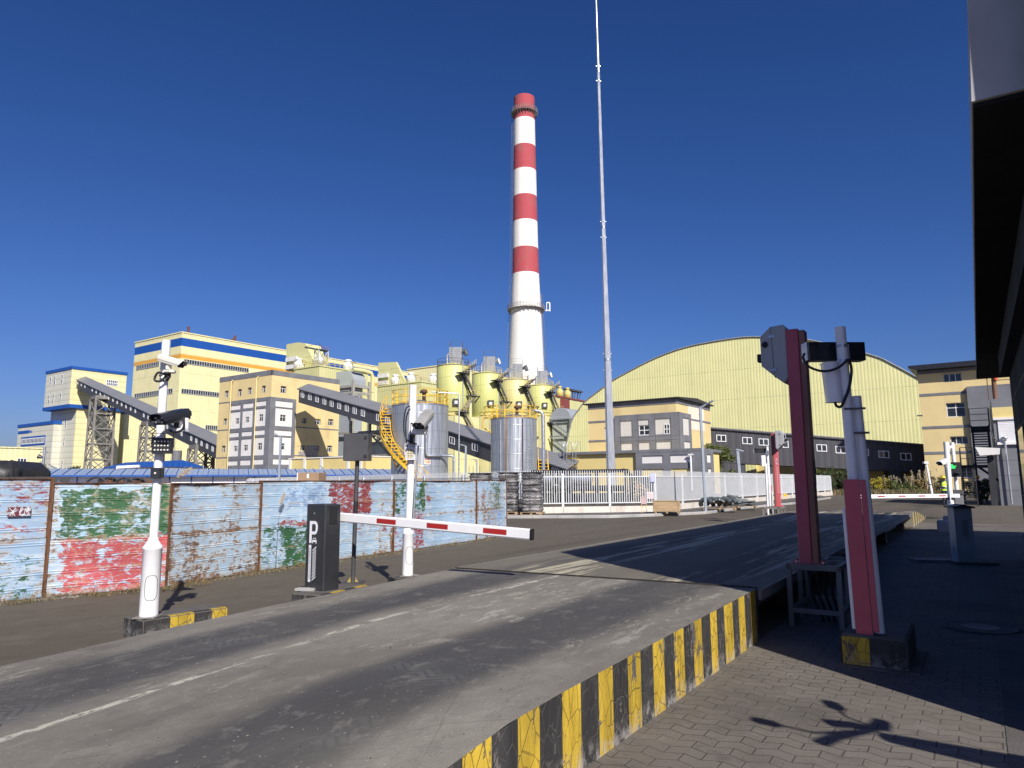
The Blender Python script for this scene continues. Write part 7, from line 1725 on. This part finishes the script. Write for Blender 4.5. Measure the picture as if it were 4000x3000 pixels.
for z, ext in ((cz(447), 1.45), (cz(1213), 1.8)):
    r = rad_at(z); mb = MB().lathe([(r, z), (r+ext, z), (r+ext, z+.3), (r, z+.3)], 40, cap=False); n = 26
    for k in range(n):
        a_ = 2*PI*k/n; c_, s_ = math.cos(a_), math.sin(a_); mb.beam((c_*r, s_*r, z-2.2), (c_*(r+ext), s_*(r+ext), z), .22)
    mb.build('ring_platform', m_steelgrey, t); mb = MB()
    for k in range(40): a_ = 2*PI*k/40; c_, s_ = math.cos(a_)*(r+ext), math.sin(a_)*(r+ext); mb.beam((c_, s_, z+.3), (c_, s_, z+2.4), .14)
    for h in (1.0, 1.7, 2.4): mb.tube([((r+ext)*math.cos(2*PI*k/40), (r+ext)*math.sin(2*PI*k/40), z+h) for k in range(41)], .09, 5, cap=False)
    mb.build('platform_rail', m_steelgrey, t)
mb = MB()        # caged ladder, left side; short one on the right below the lower platform
def ladder(az_, z0, z1):
    c_, s_ = math.cos(az_), math.sin(az_); n = int((z1-z0)/1.6); tx, ty = -s_, c_
    for k in range(n):
        z = z0+(z1-z0)*k/n; z_ = z0+(z1-z0)*(k+1)/n; r, r2 = rad_at(z)+.35, rad_at(z_)+.35
        for o in (-.35, .35): mb.beam((c_*r+tx*o, s_*r+ty*o, z), (c_*r2+tx*o, s_*r2+ty*o, z_), .11)
        q = [(c_*(r+.9*abs(math.sin(a_)))+tx*.5*math.cos(a_), s_*(r+.9*abs(math.sin(a_)))+ty*.5*math.cos(a_), z) for a_ in [PI*i/4 for i in range(5)]]; mb.tube(q, .06, 4)
        mb.beam((c_*r-tx*.35, s_*r-ty*.35, z), (c_*r+tx*.35, s_*r+ty*.35, z), .07)
    for o in (0, ): 
        pts = [(c_*(rad_at(z0+(z1-z0)*k/12)+1.25), s_*(rad_at(z0+(z1-z0)*k/12)+1.25), z0+(z1-z0)*k/12) for k in range(13)]; mb.tube(pts, .06, 4)
ladder(PI-.05, 20, cz(447)); ladder(-.12, 20, cz(1150)); mb.build('caged_ladder', m_steelgrey, t)
z = cz(1213); r = rad_at(z)+2.6; mb = MB(); mb.beam((r-.6, 0, z), (r+1.8, 0, z), .4); mb.beam((r+1.8, 0, z-.5), (r+1.8, 0, z+4), .5); mb.beam((r+.2, 0, z-.5), (r+.2, 0, z+4), .3); mb.beam((r+.2, 0, z+4), (r+1.8, 0, z+4), .5); mb.build('sampling_frame', m_white_paint, t)

# ---- building right of the silos with red frame and barrel roof ---------------------------------------
fr, F, S = bframe(2150, 240); t = empty('desulphur_hall', fr.o, fr.rz, 'lime hall with red steel framed bay and rooftop tanks right of the silos', 'building'); xl = F.px(2100, 1700)[0]; zt = S.px(2160, 1548)[1]; sr = S.px(2290, 1600)[0]
MB().box(xl, 0, 0, sr, 0, zt).build('wall', m_limepale, t); a = S.px(2188, 1600)[0]; b2 = S.px(2221, 1600)[0]
mb = MB(); S.box(mb, a, b2, 0, zt-.4, 0, .5)
for k in range(4): S.box(mb, a, b2, zt*.4+k*zt*.15, zt*.4+k*zt*.15+.5, .5, .8)
mb.build('red_bay', m_red, t); MB().box(xl, .3, -.2, sr, zt, zt+.5).build('coping', m_red, t)
for px_, lb_ in ((2206, 'left of two small yellow tanks on the hall roof right of the silos'), (2236, 'right of two small yellow tanks on the hall roof right of the silos')):
    s, z = S.px(px_, 1560); o = MB().lathe([(1.3, 0), (1.3, 2.4), (.8, 2.9), (.5, 3.4), (.8, 3.5), (.7, 4)], 14).build('roof_tank', M('mustard_tank', (.55, .46, .14), .6)); o.location = fr.wor(-2, s, zt+.5); tag(o, lb_, 'tank', 'mustard roof tanks')
s, z = S.px(2265, 1565); t2 = empty('gantry_frame', fr.wor(-3, s, zt*.93), fr.rz, 'dark lattice gantry on the roof right of the silos', 'gantry'); mb = MB(); 
for y in (-4, 0, 4): mb.beam((0, y*.6, 0), (0, y, 6), .3); mb.beam((0, y*.6, 0), (0, y+2, 6), .2)
mb.box(-1, 1, -5.5, 6, 6, 6.6); mb.build('frame', m_dkrail, t2)
fr, F, S = bframe(2192, 205); t2 = empty('barrel_duct', fr.o, fr.rz, 'barrel roofed grey duct in a braced frame beside the coal store arch', 'duct'); w_ = F.px(2192, 1700)[0]-F.px(2150, 1700)[0]; zt = F.px(2200, 1590)[1]; z0 = zt-3.5
pr = [(3.4*math.cos(a_), z0+3.4*math.sin(a_)) for a_ in [PI*k/12 for k in range(13)]]
MB().prism([(3.4, z0-1)]+pr+[(-3.4, z0-1)], XZ, 0, 26).build('barrel', m_ductr, t2); MB().box(-3, 3, .5, 25, 0, z0-1).build('riser', m_duct, t2); mb = MB()
for y in (-.3, 8, 16): mb.beam((3.5, y, 0), (3.5, y, z0), .4)
for k in range(4): z = (z0)*(k+1)/4; mb.beam((3.5, -.3, z), (3.5, 25, z), .35); mb.beam((-3.5, -.3, z), (3.5, -.3, z), .35); mb.beam((3.5, -.3, z), (3.5, 8, z-z0/4), .25); mb.beam((-3.5, -.3, z), (3.5, -.3, z-z0/4), .25)
mb.build('frame', m_gal, t2)

# ---- steel water tanks -----------------------------------------------------------------------------------
def tank_mat():
    b = NB('banded_tank_steel'); X = b.xyz(); an = b.math('ARCTAN2', X[1], X[0])
    v = b.n('CombineXYZ', {0: b.math('MULTIPLY', an, 3.0), 1: b.math('MULTIPLY', X[2], .05)}).outputs[0]
    s = b.n('TexNoise', {'Vector': v, 'Scale': 3.2, 'Detail': 6, 'Roughness': .65}).outputs[0]; s2 = b.n('TexNoise', {'Vector': v, 'Scale': 9.0, 'Detail': 4, 'Roughness': .6}).outputs[0]
    c = b.mix(b.ramp(s, .35, .65), (.34, .37, .40), (.58, .61, .63)); c = b.mix(b.math('MULTIPLY', b.ramp(s2, .55, .7), .5), c, (.66, .68, .68)); c = b.mix(b.math('MULTIPLY', b.ramp(s2, .45, .3), .4), c, (.26, .28, .31))
    fz = b.math('ABSOLUTE', b.math('SUBTRACT', b.math('FRACT', b.math('DIVIDE', X[2], 1.45)), .5)); c = b.mix(b.ramp(fz, .48, .497, 0, .55), c, (.22, .23, .24))
    fa = b.math('ABSOLUTE', b.math('SUBTRACT', b.math('FRACT', b.math('MULTIPLY', an, 1.6)), .5)); c = b.mix(b.ramp(fa, .492, .499, 0, .35), c, (.25, .26, .27))
    return b.out(c, b.ramp(s, .3, .7, .30, .46), .62, b.math('ADD', s, b.ramp(fz, .47, .5)), .02, .35)
m_tank = tank_mat()
def water_tank(px, wpx, ytop, Y, label):
    o = tank_frame(px, Y); R = wpx/2/F_PX*Y*1.0; zt = A(px, ytop, Y-R*.6).z
    t = empty('steel_tank', o, 0, label, 'tank', 'galvanised water tanks'); MB().lathe([(R, 0), (R, zt)], 64, cap=False).build('shell', m_tank, t)
    MB().lathe([(R+.03, zt-.05), (R+.03, zt+.02), (R*.55, zt+.35), (.25, zt+.55), (.0, zt+.56)], 48, cap=False).build('roof', M('tank_roof_steel', (.24, .24, .25), .5, .4), t)
    n = 16; mb = MB()
    for k in range(n): a_ = 2*PI*k/n; mb.beam((R*.99*math.cos(a_), R*.99*math.sin(a_), zt), (R*.99*math.cos(a_), R*.99*math.sin(a_), zt+1.25), .07)
    for h in (.12, .65, 1.25): mb.tube([(R*.99*math.cos(2*PI*k/40), R*.99*math.sin(2*PI*k/40), zt+h) for k in range(41)], .035, 6, cap=False)
    mb.build('guard_rail', m_yel, t)
    mb = MB().lathe([(.16, 0), (.16, .62), (.14, .66), (.34, .68), (.34, .86), (.22, .95), (.05, 1.0)], 16, c=(.35, -.3, zt+.45)); mb.build('roof_vent', M('rusty_brown_vent', (.10, .055, .035), .7), t); return t, R, zt
tk1, R1, zt1 = water_tank(1638, 220, 1581, 60, 'left and nearer galvanised steel tank with a yellow spiral stair')
tk2, R2, zt2 = water_tank(2008, 180, 1634, 73, 'right galvanised steel tank with painted characters and a rust streak')
# spiral stair on tank 1
mb = MB(); mr = MB(); n = 30; a0, a1 = -PI/2+.75, -PI/2-1.97
for k in range(n):
    f_ = k/n; a_ = a0+(a1-a0)*f_; z = zt1*(f_+.02); c_, s_ = math.cos(a_), math.sin(a_); mb.beam((c_*(R1+.12), s_*(R1+.12), z), (c_*(R1+.95), s_*(R1+.95), z), .26, .05, up=(0, 0, 1))
mb.build('tread', m_yel, tk1)
for r in (R1+.98, R1+.10):
    mb = MB(); P = [Vector((r*math.cos(a0+(a1-a0)*k/24), r*math.sin(a0+(a1-a0)*k/24), zt1*k/24)) for k in range(25)]
    for i in range(24): mb.beam(P[i], P[i+1]+(P[i+1]-P[i])*.04, .05, .24)
    mb.build('stringer', m_yel, tk1)
mb = MB(); r = R1+.98
for h in (.55, 1.1): mb.tube([(r*math.cos(a0+(a1-a0)*k/24), r*math.sin(a0+(a1-a0)*k/24), zt1*k/24+h) for k in range(25)], .03, 6)
for k in range(0, 25, 2): p = Vector((r*math.cos(a0+(a1-a0)*k/24), r*math.sin(a0+(a1-a0)*k/24), zt1*k/24)); mb.beam(p, p+Vector((0, 0, 1.1)), .05)
mb.tube([(r*math.cos(a0)+.0, r*math.sin(a0), 1.1), (r*math.cos(a0)+.45, r*math.sin(a0)-.02, .9), (r*math.cos(a0)+.5, r*math.sin(a0), .0)], .03, 6); mb.build('stair_rail', m_yel, tk1)
for k in (.3, .55): a_ = a0+(a1-a0)*k; MB().beam(((R1+.9)*math.cos(a_), (R1+.9)*math.sin(a_), zt1*k), (R1*math.cos(a_+.02), R1*math.sin(a_+.02), zt1*k-1.6), .1).build('stair_strut', m_yel, tk1)
def on_tank(px, py, c, R): 
    d = ray(px, py); ox, oy = CAMP.x-c.x, CAMP.y-c.y; a_ = d.x*d.x+d.y*d.y; b_ = ox*d.x+oy*d.y; cc = ox*ox+oy*oy-R*R; D = b_*b_-a_*cc
    tt = (-b_-math.sqrt(max(0, D)))/a_; return CAMP+d*tt-c
c1 = tk1.location; Q = lambda x, y: on_tank(x, y, c1, R1+.22)
mb = MB(); pts = [Q(1655, 1616), Q(1661, 1609), Q(1665, 1616)]+[Q(1665, 1616+k*20) for k in range(1, 8)]+[Q(1666, 1776), Q(1672, 1780)]+[Q(1680+k*8, 1780) for k in range(0, 7)]; e = Q(1738, 1781); pts += [Vector((e.x+.6, e.y-.1, e.z)), Vector((e.x+.75, e.y-.1, e.z-.15)), Vector((e.x+.75, e.y-.1, .0))]
mb.tube(pts, .115, 12); mb.build('fill_pipe', m_gal, tk1)
e2 = Q(1745, 1562); mb = MB().tube([Vector((R1*.5, -R1*.6, zt1+1.05)), Vector((e2.x+.9, e2.y-.1, zt1+.95)), Vector((e2.x+1.05, e2.y-.1, zt1+.85)), Vector((e2.x+1.05, e2.y-.1, 0))], .055, 8); mb.build('vent_pipe', m_gal, tk1)
pq = [on_tank(x, y, c1, R1+.015) for x, y in ((1657, 1792), (1682, 1792), (1682, 1813), (1657, 1813))]; mb = MB(); mb.quad(*pq); so_ = mb.build('notice_plate', M('notice_white', (.70, .66, .58), .6), tk1, fixn=False)
pq = [on_tank(x, y, c1, R1+.022) for x, y in ((1658, 1793), (1681, 1793), (1681, 1796), (1658, 1796))]; mb = MB(); mb.quad(*pq)
for x in (1660, 1666): pq = [on_tank(a, b2, c1, R1+.022) for a, b2 in ((x, 1799), (x+4, 1799), (x+4, 1809), (x, 1809))]; mb.quad(*pq, mi=1)
for k in range(5): pq = [on_tank(a, b2, c1, R1+.022) for a, b2 in ((1671, 1799+k*2.4), (1680, 1799+k*2.4), (1680, 1800+k*2.4), (1671, 1800+k*2.4))]; mb.quad(*pq)
mb.build('notice_print', [M('notice_red', (.50, .10, .08), .6), M('notice_ochre', (.55, .45, .15), .6)], so_, fixn=False)
c2 = tk2.location; Q2 = lambda x, y, d_=.05: on_tank(x, y, c2, R2+d_)
def vline(x0, x1, y0, y1, r, mat, name): 
    a_, b2 = Q2(x0, y0, r), Q2(x1, y1, r); MB().tube([a_, Vector((a_.x, a_.y, .0))], r, 8).build(name, mat, tk2)
vline(1953, 1950, 1642, 1842, .06, m_gal, 'overflow_pipe'); vline(2041, 2045, 1635, 1842, .05, M('maroon_pipe', (.07, .03, .035), .5), 'maroon_pipe')
mb = MB(); w_ = [Q2(1974, y, .012) for y in (1632, 1660, 1700, 1760, 1842)]; w2_ = [Q2(1979, y, .012) for y in (1632, 1660, 1700, 1760, 1842)]
for i in range(4): mb.quad(w_[i], w2_[i], w2_[i+1], w_[i+1])
b = NB('rust_streak'); mr_ = b.out(b.mix(b.ramp(b.noise(2, (1, 1, .4), 4), .3, .7), (.34, .17, .05), (.20, .09, .03)), .8); mb.build('rust_streak', mr_, tk2, fixn=False)
m_graf = M('faded_dark_lettering', (.20, .22, .25), .6, var=.1)
for body, px, py, sz in (('2', 2066, 1737, 1.05), ('消', 2069, 1774, .98), ('港', 2070, 1814, 1.0)):
    p = Q2(px, py, .0); a_ = math.atan2(p.y, p.x)
    o = text_mesh(body, sz, Matrix.Translation((0, 0, 0)) @ Matrix.Rotation(PI/2, 4, 'X'), m_graf, tk2, 'painted_character')
    for v_ in o.data.vertices: an = a_+v_.co.x/(R2+.02); v_.co = Vector(((R2+.02)*math.cos(an), (R2+.02)*math.sin(an), p.z+v_.co.z))
mb = MB(); e = Q2(2092, 1650, .1); mb.tube([Vector((e.x*.98, e.y, e.z+1.2)), Vector((e.x+.55, e.y-.1, e.z+1.1)), Vector((e.x+.75, e.y-.1, e.z+.8)), Vector((e.x+.75, e.y-.1, 1.6))], .17, 12); mb.tube([Vector((e.x+1.1, e.y-.3, 2.4)), Vector((e.x+1.1, e.y-.3, 0))], .13, 10); mb.build('drain_pipe', m_gal, tk2)
mb = MB(); n = 22; a0, a1 = -PI/2-2.25, -PI/2-2.0
mb.tube([(R2*1.0*math.cos(-PI/2-1.35), R2*math.sin(-PI/2-1.35), zt2+.1), ((R2+.8)*math.cos(-PI/2-1.35), (R2+.8)*math.sin(-PI/2-1.35), zt2+.1), ((R2+.85)*math.cos(-PI/2-1.4), (R2+.85)*math.sin(-PI/2-1.4), zt2-.8), (R2*math.cos(-PI/2-1.35), R2*math.sin(-PI/2-1.35), zt2-1.4)], .07, 8)
for h in (.1, .65, 1.25): mb.tube([((R2+.7)*math.cos(a), (R2+.7)*math.sin(a), zt2+h) for a in [-PI/2-1.5+.9*k/8 for k in range(9)]], .035, 6)
for k in range(5): a = -PI/2-1.5+.9*k/4; mb.beam(((R2+.7)*math.cos(a), (R2+.7)*math.sin(a), zt2+.05), ((R2+.7)*math.cos(a), (R2+.7)*math.sin(a), zt2+1.25), .06)
mb.build('side_platform', m_yel, tk2)
mb = MB()
for k in range(12): mb.box(R2+.2, R2+1.2, -.8+k*.28, -.55+k*.28, .35*k, .35*k+.06)
for x in (R2+.2, R2+1.2): mb.beam((x, -.8, 0), (x, 2.5, 4.0), .06, .22); mb.beam((x, -.8, 1.1), (x, 2.5, 5.1), .05)
mb.build('stair', m_yel, tk2)
# valves row between tanks
for i, px in enumerate((1710, 1730, 1812, 1832, 1848, 1874)):
    o = tank_frame(px, 62); t_ = MB().tube([(0, 0, 0), (0, 0, 1.6)], .09, 8); t_.lathe([(.24, 1.6), (.24, 1.66)], 12); t_.beam((-.3, 0, 1.2), (.3, 0, 1.2), .18); t_.tube([(0, 0, 1.6), (0, 0, 2.1 if i < 3 else 3.0)], .03, 6)
    ob = t_.build('valve', m_steelgrey); ob.location = o; tag(ob, 'hand wheel valve on a stub pipe, '+['first', 'second', 'third', 'fourth', 'fifth', 'sixth'][i]+' from the left behind the fence tips', 'valve', 'valves between the tanks')
# ---- blue roofed prefab row, tarp heap, drums, pole, carton -------------------------------------------------
pa_, pb2 = A(105, 1885, 62), A(1545, 1885, 74); d = pb2-pa_; d.z = 0; L = d.length; az = math.degrees(math.atan2(d.x, d.y)); fr = Fr((pa_.x, pa_.y, 0), az-90); F = Face(fr, 'F')
t = empty('prefab_cabins', fr.o, fr.rz, 'long row of white site cabins with a blue ribbed roof behind the hoarding', 'building'); zE = A(400, 1855, 63).z; zR = zE+.62
MB().box(0, L, 0, 5, 0, zE-.1).build('wall', m_white_paint, t); m_broof = Mclad('pale_blue_ribbed_roof', (.30, .37, .48), .9, .06, 'x', rough=.35, dirt=.3, dcol=(.45, .5, .58))
mb = MB(); q = [(-.5, -.6, zE), (L+.5, -.6, zE), (L+.5, 3.2, zR), (-.5, 3.2, zR), (-.5, 6, zE+.3), (L+.5, 6, zE+.3)]; mb.add(q+[(p[0], p[1], p[2]-.07) for p in q], [(0,1,2,3), (3,2,5,4), (7,6,9,8), (0,6,7,1), (0,3,9,6), (1,7,8,2)]); mb.build('roof', m_broof, t)
mb = MB(); k = 0
while k < L: mb.beam((k, -.6, zE+.04), (k, 3.2, zR+.04), .05, .06); k += .9
mb.build('roof_rib', m_blue, t); mb = MB(); k = 0
while k < L: F.box(mb, k, k+.1, 0, zE-.1, 0, .03); k += 1.85
F.box(mb, -.5, L+.5, zE-.15, zE, .58, .66); mb.build('blue_trim', m_blue, t)
fr2, F2, S2 = bframe(620, 120); t2 = empty('blue_shed', fr2.o, fr2.rz, 'low shed with deep blue roof under the trestles', 'building'); xl = F2.px(400, 1860)[0]; z = F2.px(540, 1826)[1]; mb = MB().prism([(-.5, z), (4, z+1.2), (8.5, z)], YZ, xl, 0); mb.build('roof', m_blue, t2); MB().box(xl+.3, -.3, 0, 8, 0, z).build('wall', m_white, t2)
mb = MB().tube([A(458, 1843, 110)-fr2.o, A(458, 1825, 110)-fr2.o, A(545, 1822, 110)-fr2.o], .25, 10); o = mb.build('white_pipe', m_white_paint); o.location = fr2.o; tag(o, 'white bent pipe before the low shed with deep blue roof', 'pipe')
q = A(20, 1885, 24); t = empty('tarp_heap', Vector((q.x, q.y, 0)), rad(12), 'load covered in black tarpaulin behind the left hoarding', 'covered load'); zt = A(60, 1800, 24).z; xr = A(124, 1885, 24).x-q.x; mb = MB(); N = 48; V = []; rows = [0, .4, .9, 1.3, zt-.55, zt-.32, zt-.2, zt-.06, zt]
for j, z in enumerate(rows):
    for k in range(N):
        a_ = 2*PI*k/N; ex = 3.2 if j < 7 else 2.6; c_, s_ = math.cos(a_), math.sin(a_); sx = (abs(c_)**.35)*(1 if c_ > 0 else -1); sy = (abs(s_)**.35)*(1 if s_ > 0 else -1); f_ = 1 if j < 6 else (.93 if j == 6 else .82 if j == 7 else .3)
        fold = .05*math.sin(k*2.6+j*.3)*(1 if j < 5 else .3)+.06*mnoise.noise((k*.5, j*.7, 2)); V.append((sx*(xr+fold)*f_-0, sy*(1.5+fold)*f_, z+.10*mnoise.noise((sx*2, sy*2, j))*(j > 4)))
mb.add(V, [(j*N+k, j*N+(k+1) % N, (j+1)*N+(k+1) % N, (j+1)*N+k) for j in range(len(rows)-1) for k in range(N)]+[tuple(range((len(rows)-1)*N, len(rows)*N))], 0, True); mb.build('tarpaulin', m_tarp, t, fixn=False)
mb = MB(); 
for k in range(9): x = -xr+.3+k*.35; mb.prism([(x, zt-.55), (x+.35, zt-.55), (x+.17, zt-1.1)], XZ, -1.62, -1.6)
mb.build('flap', M('faded_black_sheet', (.045, .045, .047), .6), t)
def drum(px, py, Y, label, r=.85):
    c_ = A(px, py, Y); t = empty('cable_drum', Vector((c_.x, c_.y, 0)), rad(-20), label, 'cable drum', 'cable drums behind the hoarding'); zc = c_.z-r+.0
    for y in (-.35, .35): 
        mb = MB().tube([(r*math.cos(2*PI*k/28), y, zc+r*math.sin(2*PI*k/28)) for k in range(29)], .05, 6, cap=False)
        for k in range(6): a_ = PI*k/3+.3; mb.beam((0, y, zc), (r*math.cos(a_), y, zc+r*math.sin(a_)), .10, .06)
        mb.build('flange', m_dkgrey, t)
    MB().tube([(0, -.35, zc), (0, .35, zc)], r*.55, 18).build('cable_core', m_rust, t)
drum(405, 1864, 32, 'dark cable drum rim peeping over the hoarding, left of two'); drum(514, 1867, 32, 'dark cable drum rim peeping over the hoarding, right of two')
for px, lb_ in ((445, 'rust brown coil top peeping over the hoarding, left of two'), (558, 'rust brown coil top peeping over the hoarding, right of two')):
    c_ = A(px, 1874, 32.5); o = MB().tube([(.8*math.cos(2*PI*k/24), 0, .8*math.sin(2*PI*k/24)) for k in range(25)], .12, 8, cap=False).build('coil', m_rust); o.location = c_-Vector((0, 0, .85)); tag(o, lb_, 'coil', 'rusty coils behind the hoarding')
pp = A(160, 1885, 30); t = empty('service_pole', Vector((pp.x, pp.y, 0)), 0, 'thin grey service pole with crossbar above the left hoarding', 'pole'); pt_ = A(175, 1745, 30)-Vector((pp.x, pp.y, 0)); MB().tube([(0, 0, 0), pt_], .055, 10).build('shaft', m_gal, t); zz = A(172, 1766, 30)-Vector((pp.x, pp.y, 0)); MB().beam(zz-Vector((.15, 0, 0)), zz+Vector((.15, 0, 0)), .05).build('crossbar', m_gal, t)
l_ = A(150, 1783, 30)-Vector((pp.x, pp.y, 0)); MB().tube([l_, l_+Vector((.16, 0, -.04))], [.10, .05], 10).build('horn', m_dkgrey, t); MB().tube([A(134, 1833, 33)-t.location, A(163, 1800, 30)-t.location], .012, 5).build('guy_wire', m_gal, t)
q0 = A(1160, 1885, 33); q1 = A(1248, 1885, 33); t = empty('cardboard_carton', Vector(((q0.x+q1.x)/2, 33.5, 0)), rad(-8), 'brown carton with white marks on a stack behind the rusty hoarding', 'carton'); zt = A(1200, 1846, 33).z; w_ = (q1.x-q0.x)/2
MB().bbox(-w_, w_, -.4, .5, .9, zt, .02).build('carton', m_card, t); mb = MB().box(-w_*1.01, -w_*.94, -.42, -.39, .9, zt); mb.box(-.05, .05, -.405, -.399, zt-.25, zt-.06); mb.beam((.0, -.403, zt-.38), (.12, -.403, zt-.25), .05, .006); mb.build('white_mark', m_logo, t); MB().box(-w_, w_, -.4, .5, 0, .9).build('crate_base', m_pallet, t)
# cable hanging along the cabins
mb = MB().tube([fr.wor(9+k*.8, -.75, zE-.25-.35*math.sin(PI*((k % 10)/10))) for k in range(41)], .03, 5); o = mb.build('sagging_cable', m_dkgrey); tag(o, 'sagging cable strung under the eaves of the site cabins', 'cable')

# ============================================================ VEGETATION
def leaf_mat(name, c, var=.45):
    b = NB(name); oi = b.n('ObjectInfo'); n1 = b.noise(1.3, None, 4, .6); n2 = b.noise(14, None, 2)
    col = b.mix(b.ramp(n1, .35, .65), tuple(k*(1-var) for k in c), tuple(k*(1+var) for k in c)); col = b.mix(b.math('MULTIPLY', b.ramp(n2, .4, .65), .4), col, tuple(min(1, k*1.8) for k in c)); return b.out(col, .7, 0, None, spec=.2)
m_leafg = leaf_mat('grey_green_leaf', (.095, .115, .038)); m_leafy = leaf_mat('yellow_leaf', (.30, .25, .035)); m_leafd = leaf_mat('deep_green_leaf', (.045, .065, .025)); m_bark = M('grey_bark', (.10, .085, .07), .9, bump=.02, bs=8)
m_weed = leaf_mat('brown_weed', (.20, .15, .065))
def crown(mb, blobs, n, ls, rs, mi=0):
    tot = sum(b2[3]**2 for b2 in blobs)
    for (x, y, z, r, sq) in blobs:
        for i in range(int(n*r*r/tot)):
            v = Vector((rs.gauss(0, 1), rs.gauss(0, 1), rs.gauss(0, 1))).normalized(); rr = r*(rs.random()**.45); nz = .75+.5*mnoise.noise((v.x*2+x, v.y*2+y, v.z*2+z)); p = Vector((x, y, z))+Vector((v.x*rr*nz, v.y*rr*nz, v.z*rr*nz*sq))
            a_ = Vector((rs.gauss(0, 1), rs.gauss(0, 1), rs.gauss(0, .7))).normalized(); c_ = a_.cross(Vector((rs.gauss(0, 1), rs.gauss(0, 1), rs.gauss(0, 1)))).normalized(); l_ = ls*rs.uniform(.6, 1.3)
            mb.quad(p-a_*l_, p-c_*l_*.35, p+a_*l_, p+c_*l_*.35, mi=mi)
def tree(px, ytop, Y, W, label, n=4200, ls=.17, seed=1, mats=None):
    o = tank_frame(px, Y); zt = A(px, ytop, Y).z; rs = random.Random(seed); t = empty('tree', o, 0, label, 'tree')
    mb = MB().tube([(0, 0, 0), (.1, 0, zt*.3), (.2, .1, zt*.6), (.15, 0, zt*.85)], [.22, .17, .1, .03], 8)
    for k in range(7): a_ = k*.9; z = zt*(.25+.08*k); mb.tube([(0.1, 0, z), (W*.25*math.cos(a_), W*.25*math.sin(a_), z+zt*.12), (W*.42*math.cos(a_), W*.42*math.sin(a_), z+zt*.2)], [.09, .05, .015], 6)
    mb.build('trunk', m_bark, t); bl_ = [(rs.uniform(-.36, .36)*W, rs.uniform(-.3, .3)*W, zt*rs.uniform(.3, .86), W*rs.uniform(.10, .20), .85) for _ in range(20)]+[(W*.05, 0, zt*.84, W*.12, 1)]
    mb = MB(); crown(mb, bl_, n, ls, rs); o2 = mb.build('crown', mats or m_leafg, t, fixn=False); return t
tree(2800, 1718, 97, 6.2, 'grey green tree with a ragged crown between the annex and the wide dark gallery', 7000, .17, 3)
tree(277, 1808, 110, 3.4, 'small dark green tree at the foot of the transfer tower', 1500, .16, 6, m_leafd)
def shrub(px, ytop, Y, W, label, mat, n=2200, ls=.13, seed=1, plumes=0, squash=.9):
    o = tank_frame(px, Y); zt = A(px, ytop, Y).z; rs = random.Random(seed); t = empty('shrub', o, 0, label, 'shrub', 'roadside shrubs before the dark gallery')
    mb = MB()
    for k in range(7): a_ = k*.9+seed; mb.tube([(0, 0, 0), (W*.12*math.cos(a_), W*.12*math.sin(a_), zt*.45), (W*.3*math.cos(a_), W*.25*math.sin(a_), zt*.8)], [.05, .03, .01], 5)
    mb.build('stems', m_bark, t); mb = MB(); bl_ = [(rs.uniform(-.42, .42)*W, rs.uniform(-.25, .25)*W, zt*rs.uniform(.12, .80), min(W, zt*2)*rs.uniform(.11, .20), squash) for _ in range(14)]
    crown(mb, bl_, n, ls, rs); mb.build('foliage', mat, t, fixn=False)
    if plumes:
        mb = MB()
        for k in range(plumes):
            x, y, z = rs.uniform(-.45, .45)*W, rs.uniform(-.3, .2)*W, zt*rs.uniform(.7, 1.1); ln = Vector((rs.uniform(-.25, .25), 0, 1))
            mb.beam((x, y, z*.3), (x+ln.x*.3, y, z), .02)
            for q in range(26): p = Vector((x+ln.x*.3, y, z))+ln*rs.uniform(-.2, .25)+Vector((rs.gauss(0, .05), rs.gauss(0, .05), 0)); mb.quad(p, p+Vector((rs.uniform(-.05, .05), .02, .12)), p+Vector((rs.uniform(-.06, .06), -.02, .05)))
        mb.build('plumes', M('straw_plume', (.42, .36, .24), .9, var=.2), t, fixn=False)
    return t
SH = [(3075, 1828, 92, 3.0, 'grey green shrub behind the fence right of the pink post', m_leafg, 0), (2990, 1845, 90, 2.4, 'low grey green weeds behind the fence left of the pink post', m_leafg, 2), (3195, 1822, 90, 3.6, 'green shrub behind the fence right of the crimson post', m_leafg, 0), (3275, 1812, 86, 4.2, 'tallest dark green shrub at the end of the picket fence', m_leafd, 0), (3325, 1850, 85, 3.2, 'dark green rounded shrub behind the leaning white pipes', m_leafd, 0), (3410, 1856, 86, 3.4, 'bright yellow leaved shrub right of the leaning white pipes', m_leafy, 0), (3465, 1868, 84, 3.0, 'yellow brown shrub with a few straw plumes', m_leafy, 3), (3525, 1866, 83, 3.2, 'brownish weeds with straw plumes left of the thin camera pole', m_leafg, 10), (3585, 1850, 85, 3.2, 'tall straw plumed weeds behind the distant camera pole', m_weed, 20), (3650, 1885, 80, 2.6, 'low brown weeds left of the worker in the vest', m_weed, 8), (3680, 1845, 86, 1.6, 'thin wispy shrub against the ochre office wall', m_leafg, 3)]
for i, (px, yt, Y, W, lb_, mt, pl) in enumerate(SH): shrub(px, yt, Y, W, lb_, mt, 2600, .12, i+2, pl)
shrub(3848, 1858, 52, 2.6, 'dark shrub beyond the stairs right of the worker in dark clothes', m_leafg, 2200, .10, 33)
mb = MB(); rs = random.Random(21)
for i in range(5200):
    px = rs.uniform(3230, 3720); Y = rs.uniform(78, 84); o = A(px, 1885, Y); blade(mb, (o.x, o.y, 0), rs.uniform(.25, .75), rs.uniform(.1, .5), rs.uniform(0, 6.28), .03, rs.randrange(3))
tag(mb.build('verge_grass', [m_straw, m_straw2, m_gweed], fixn=False), 'dry grass verge along the foot of the shrubs', 'grass', kind='stuff')
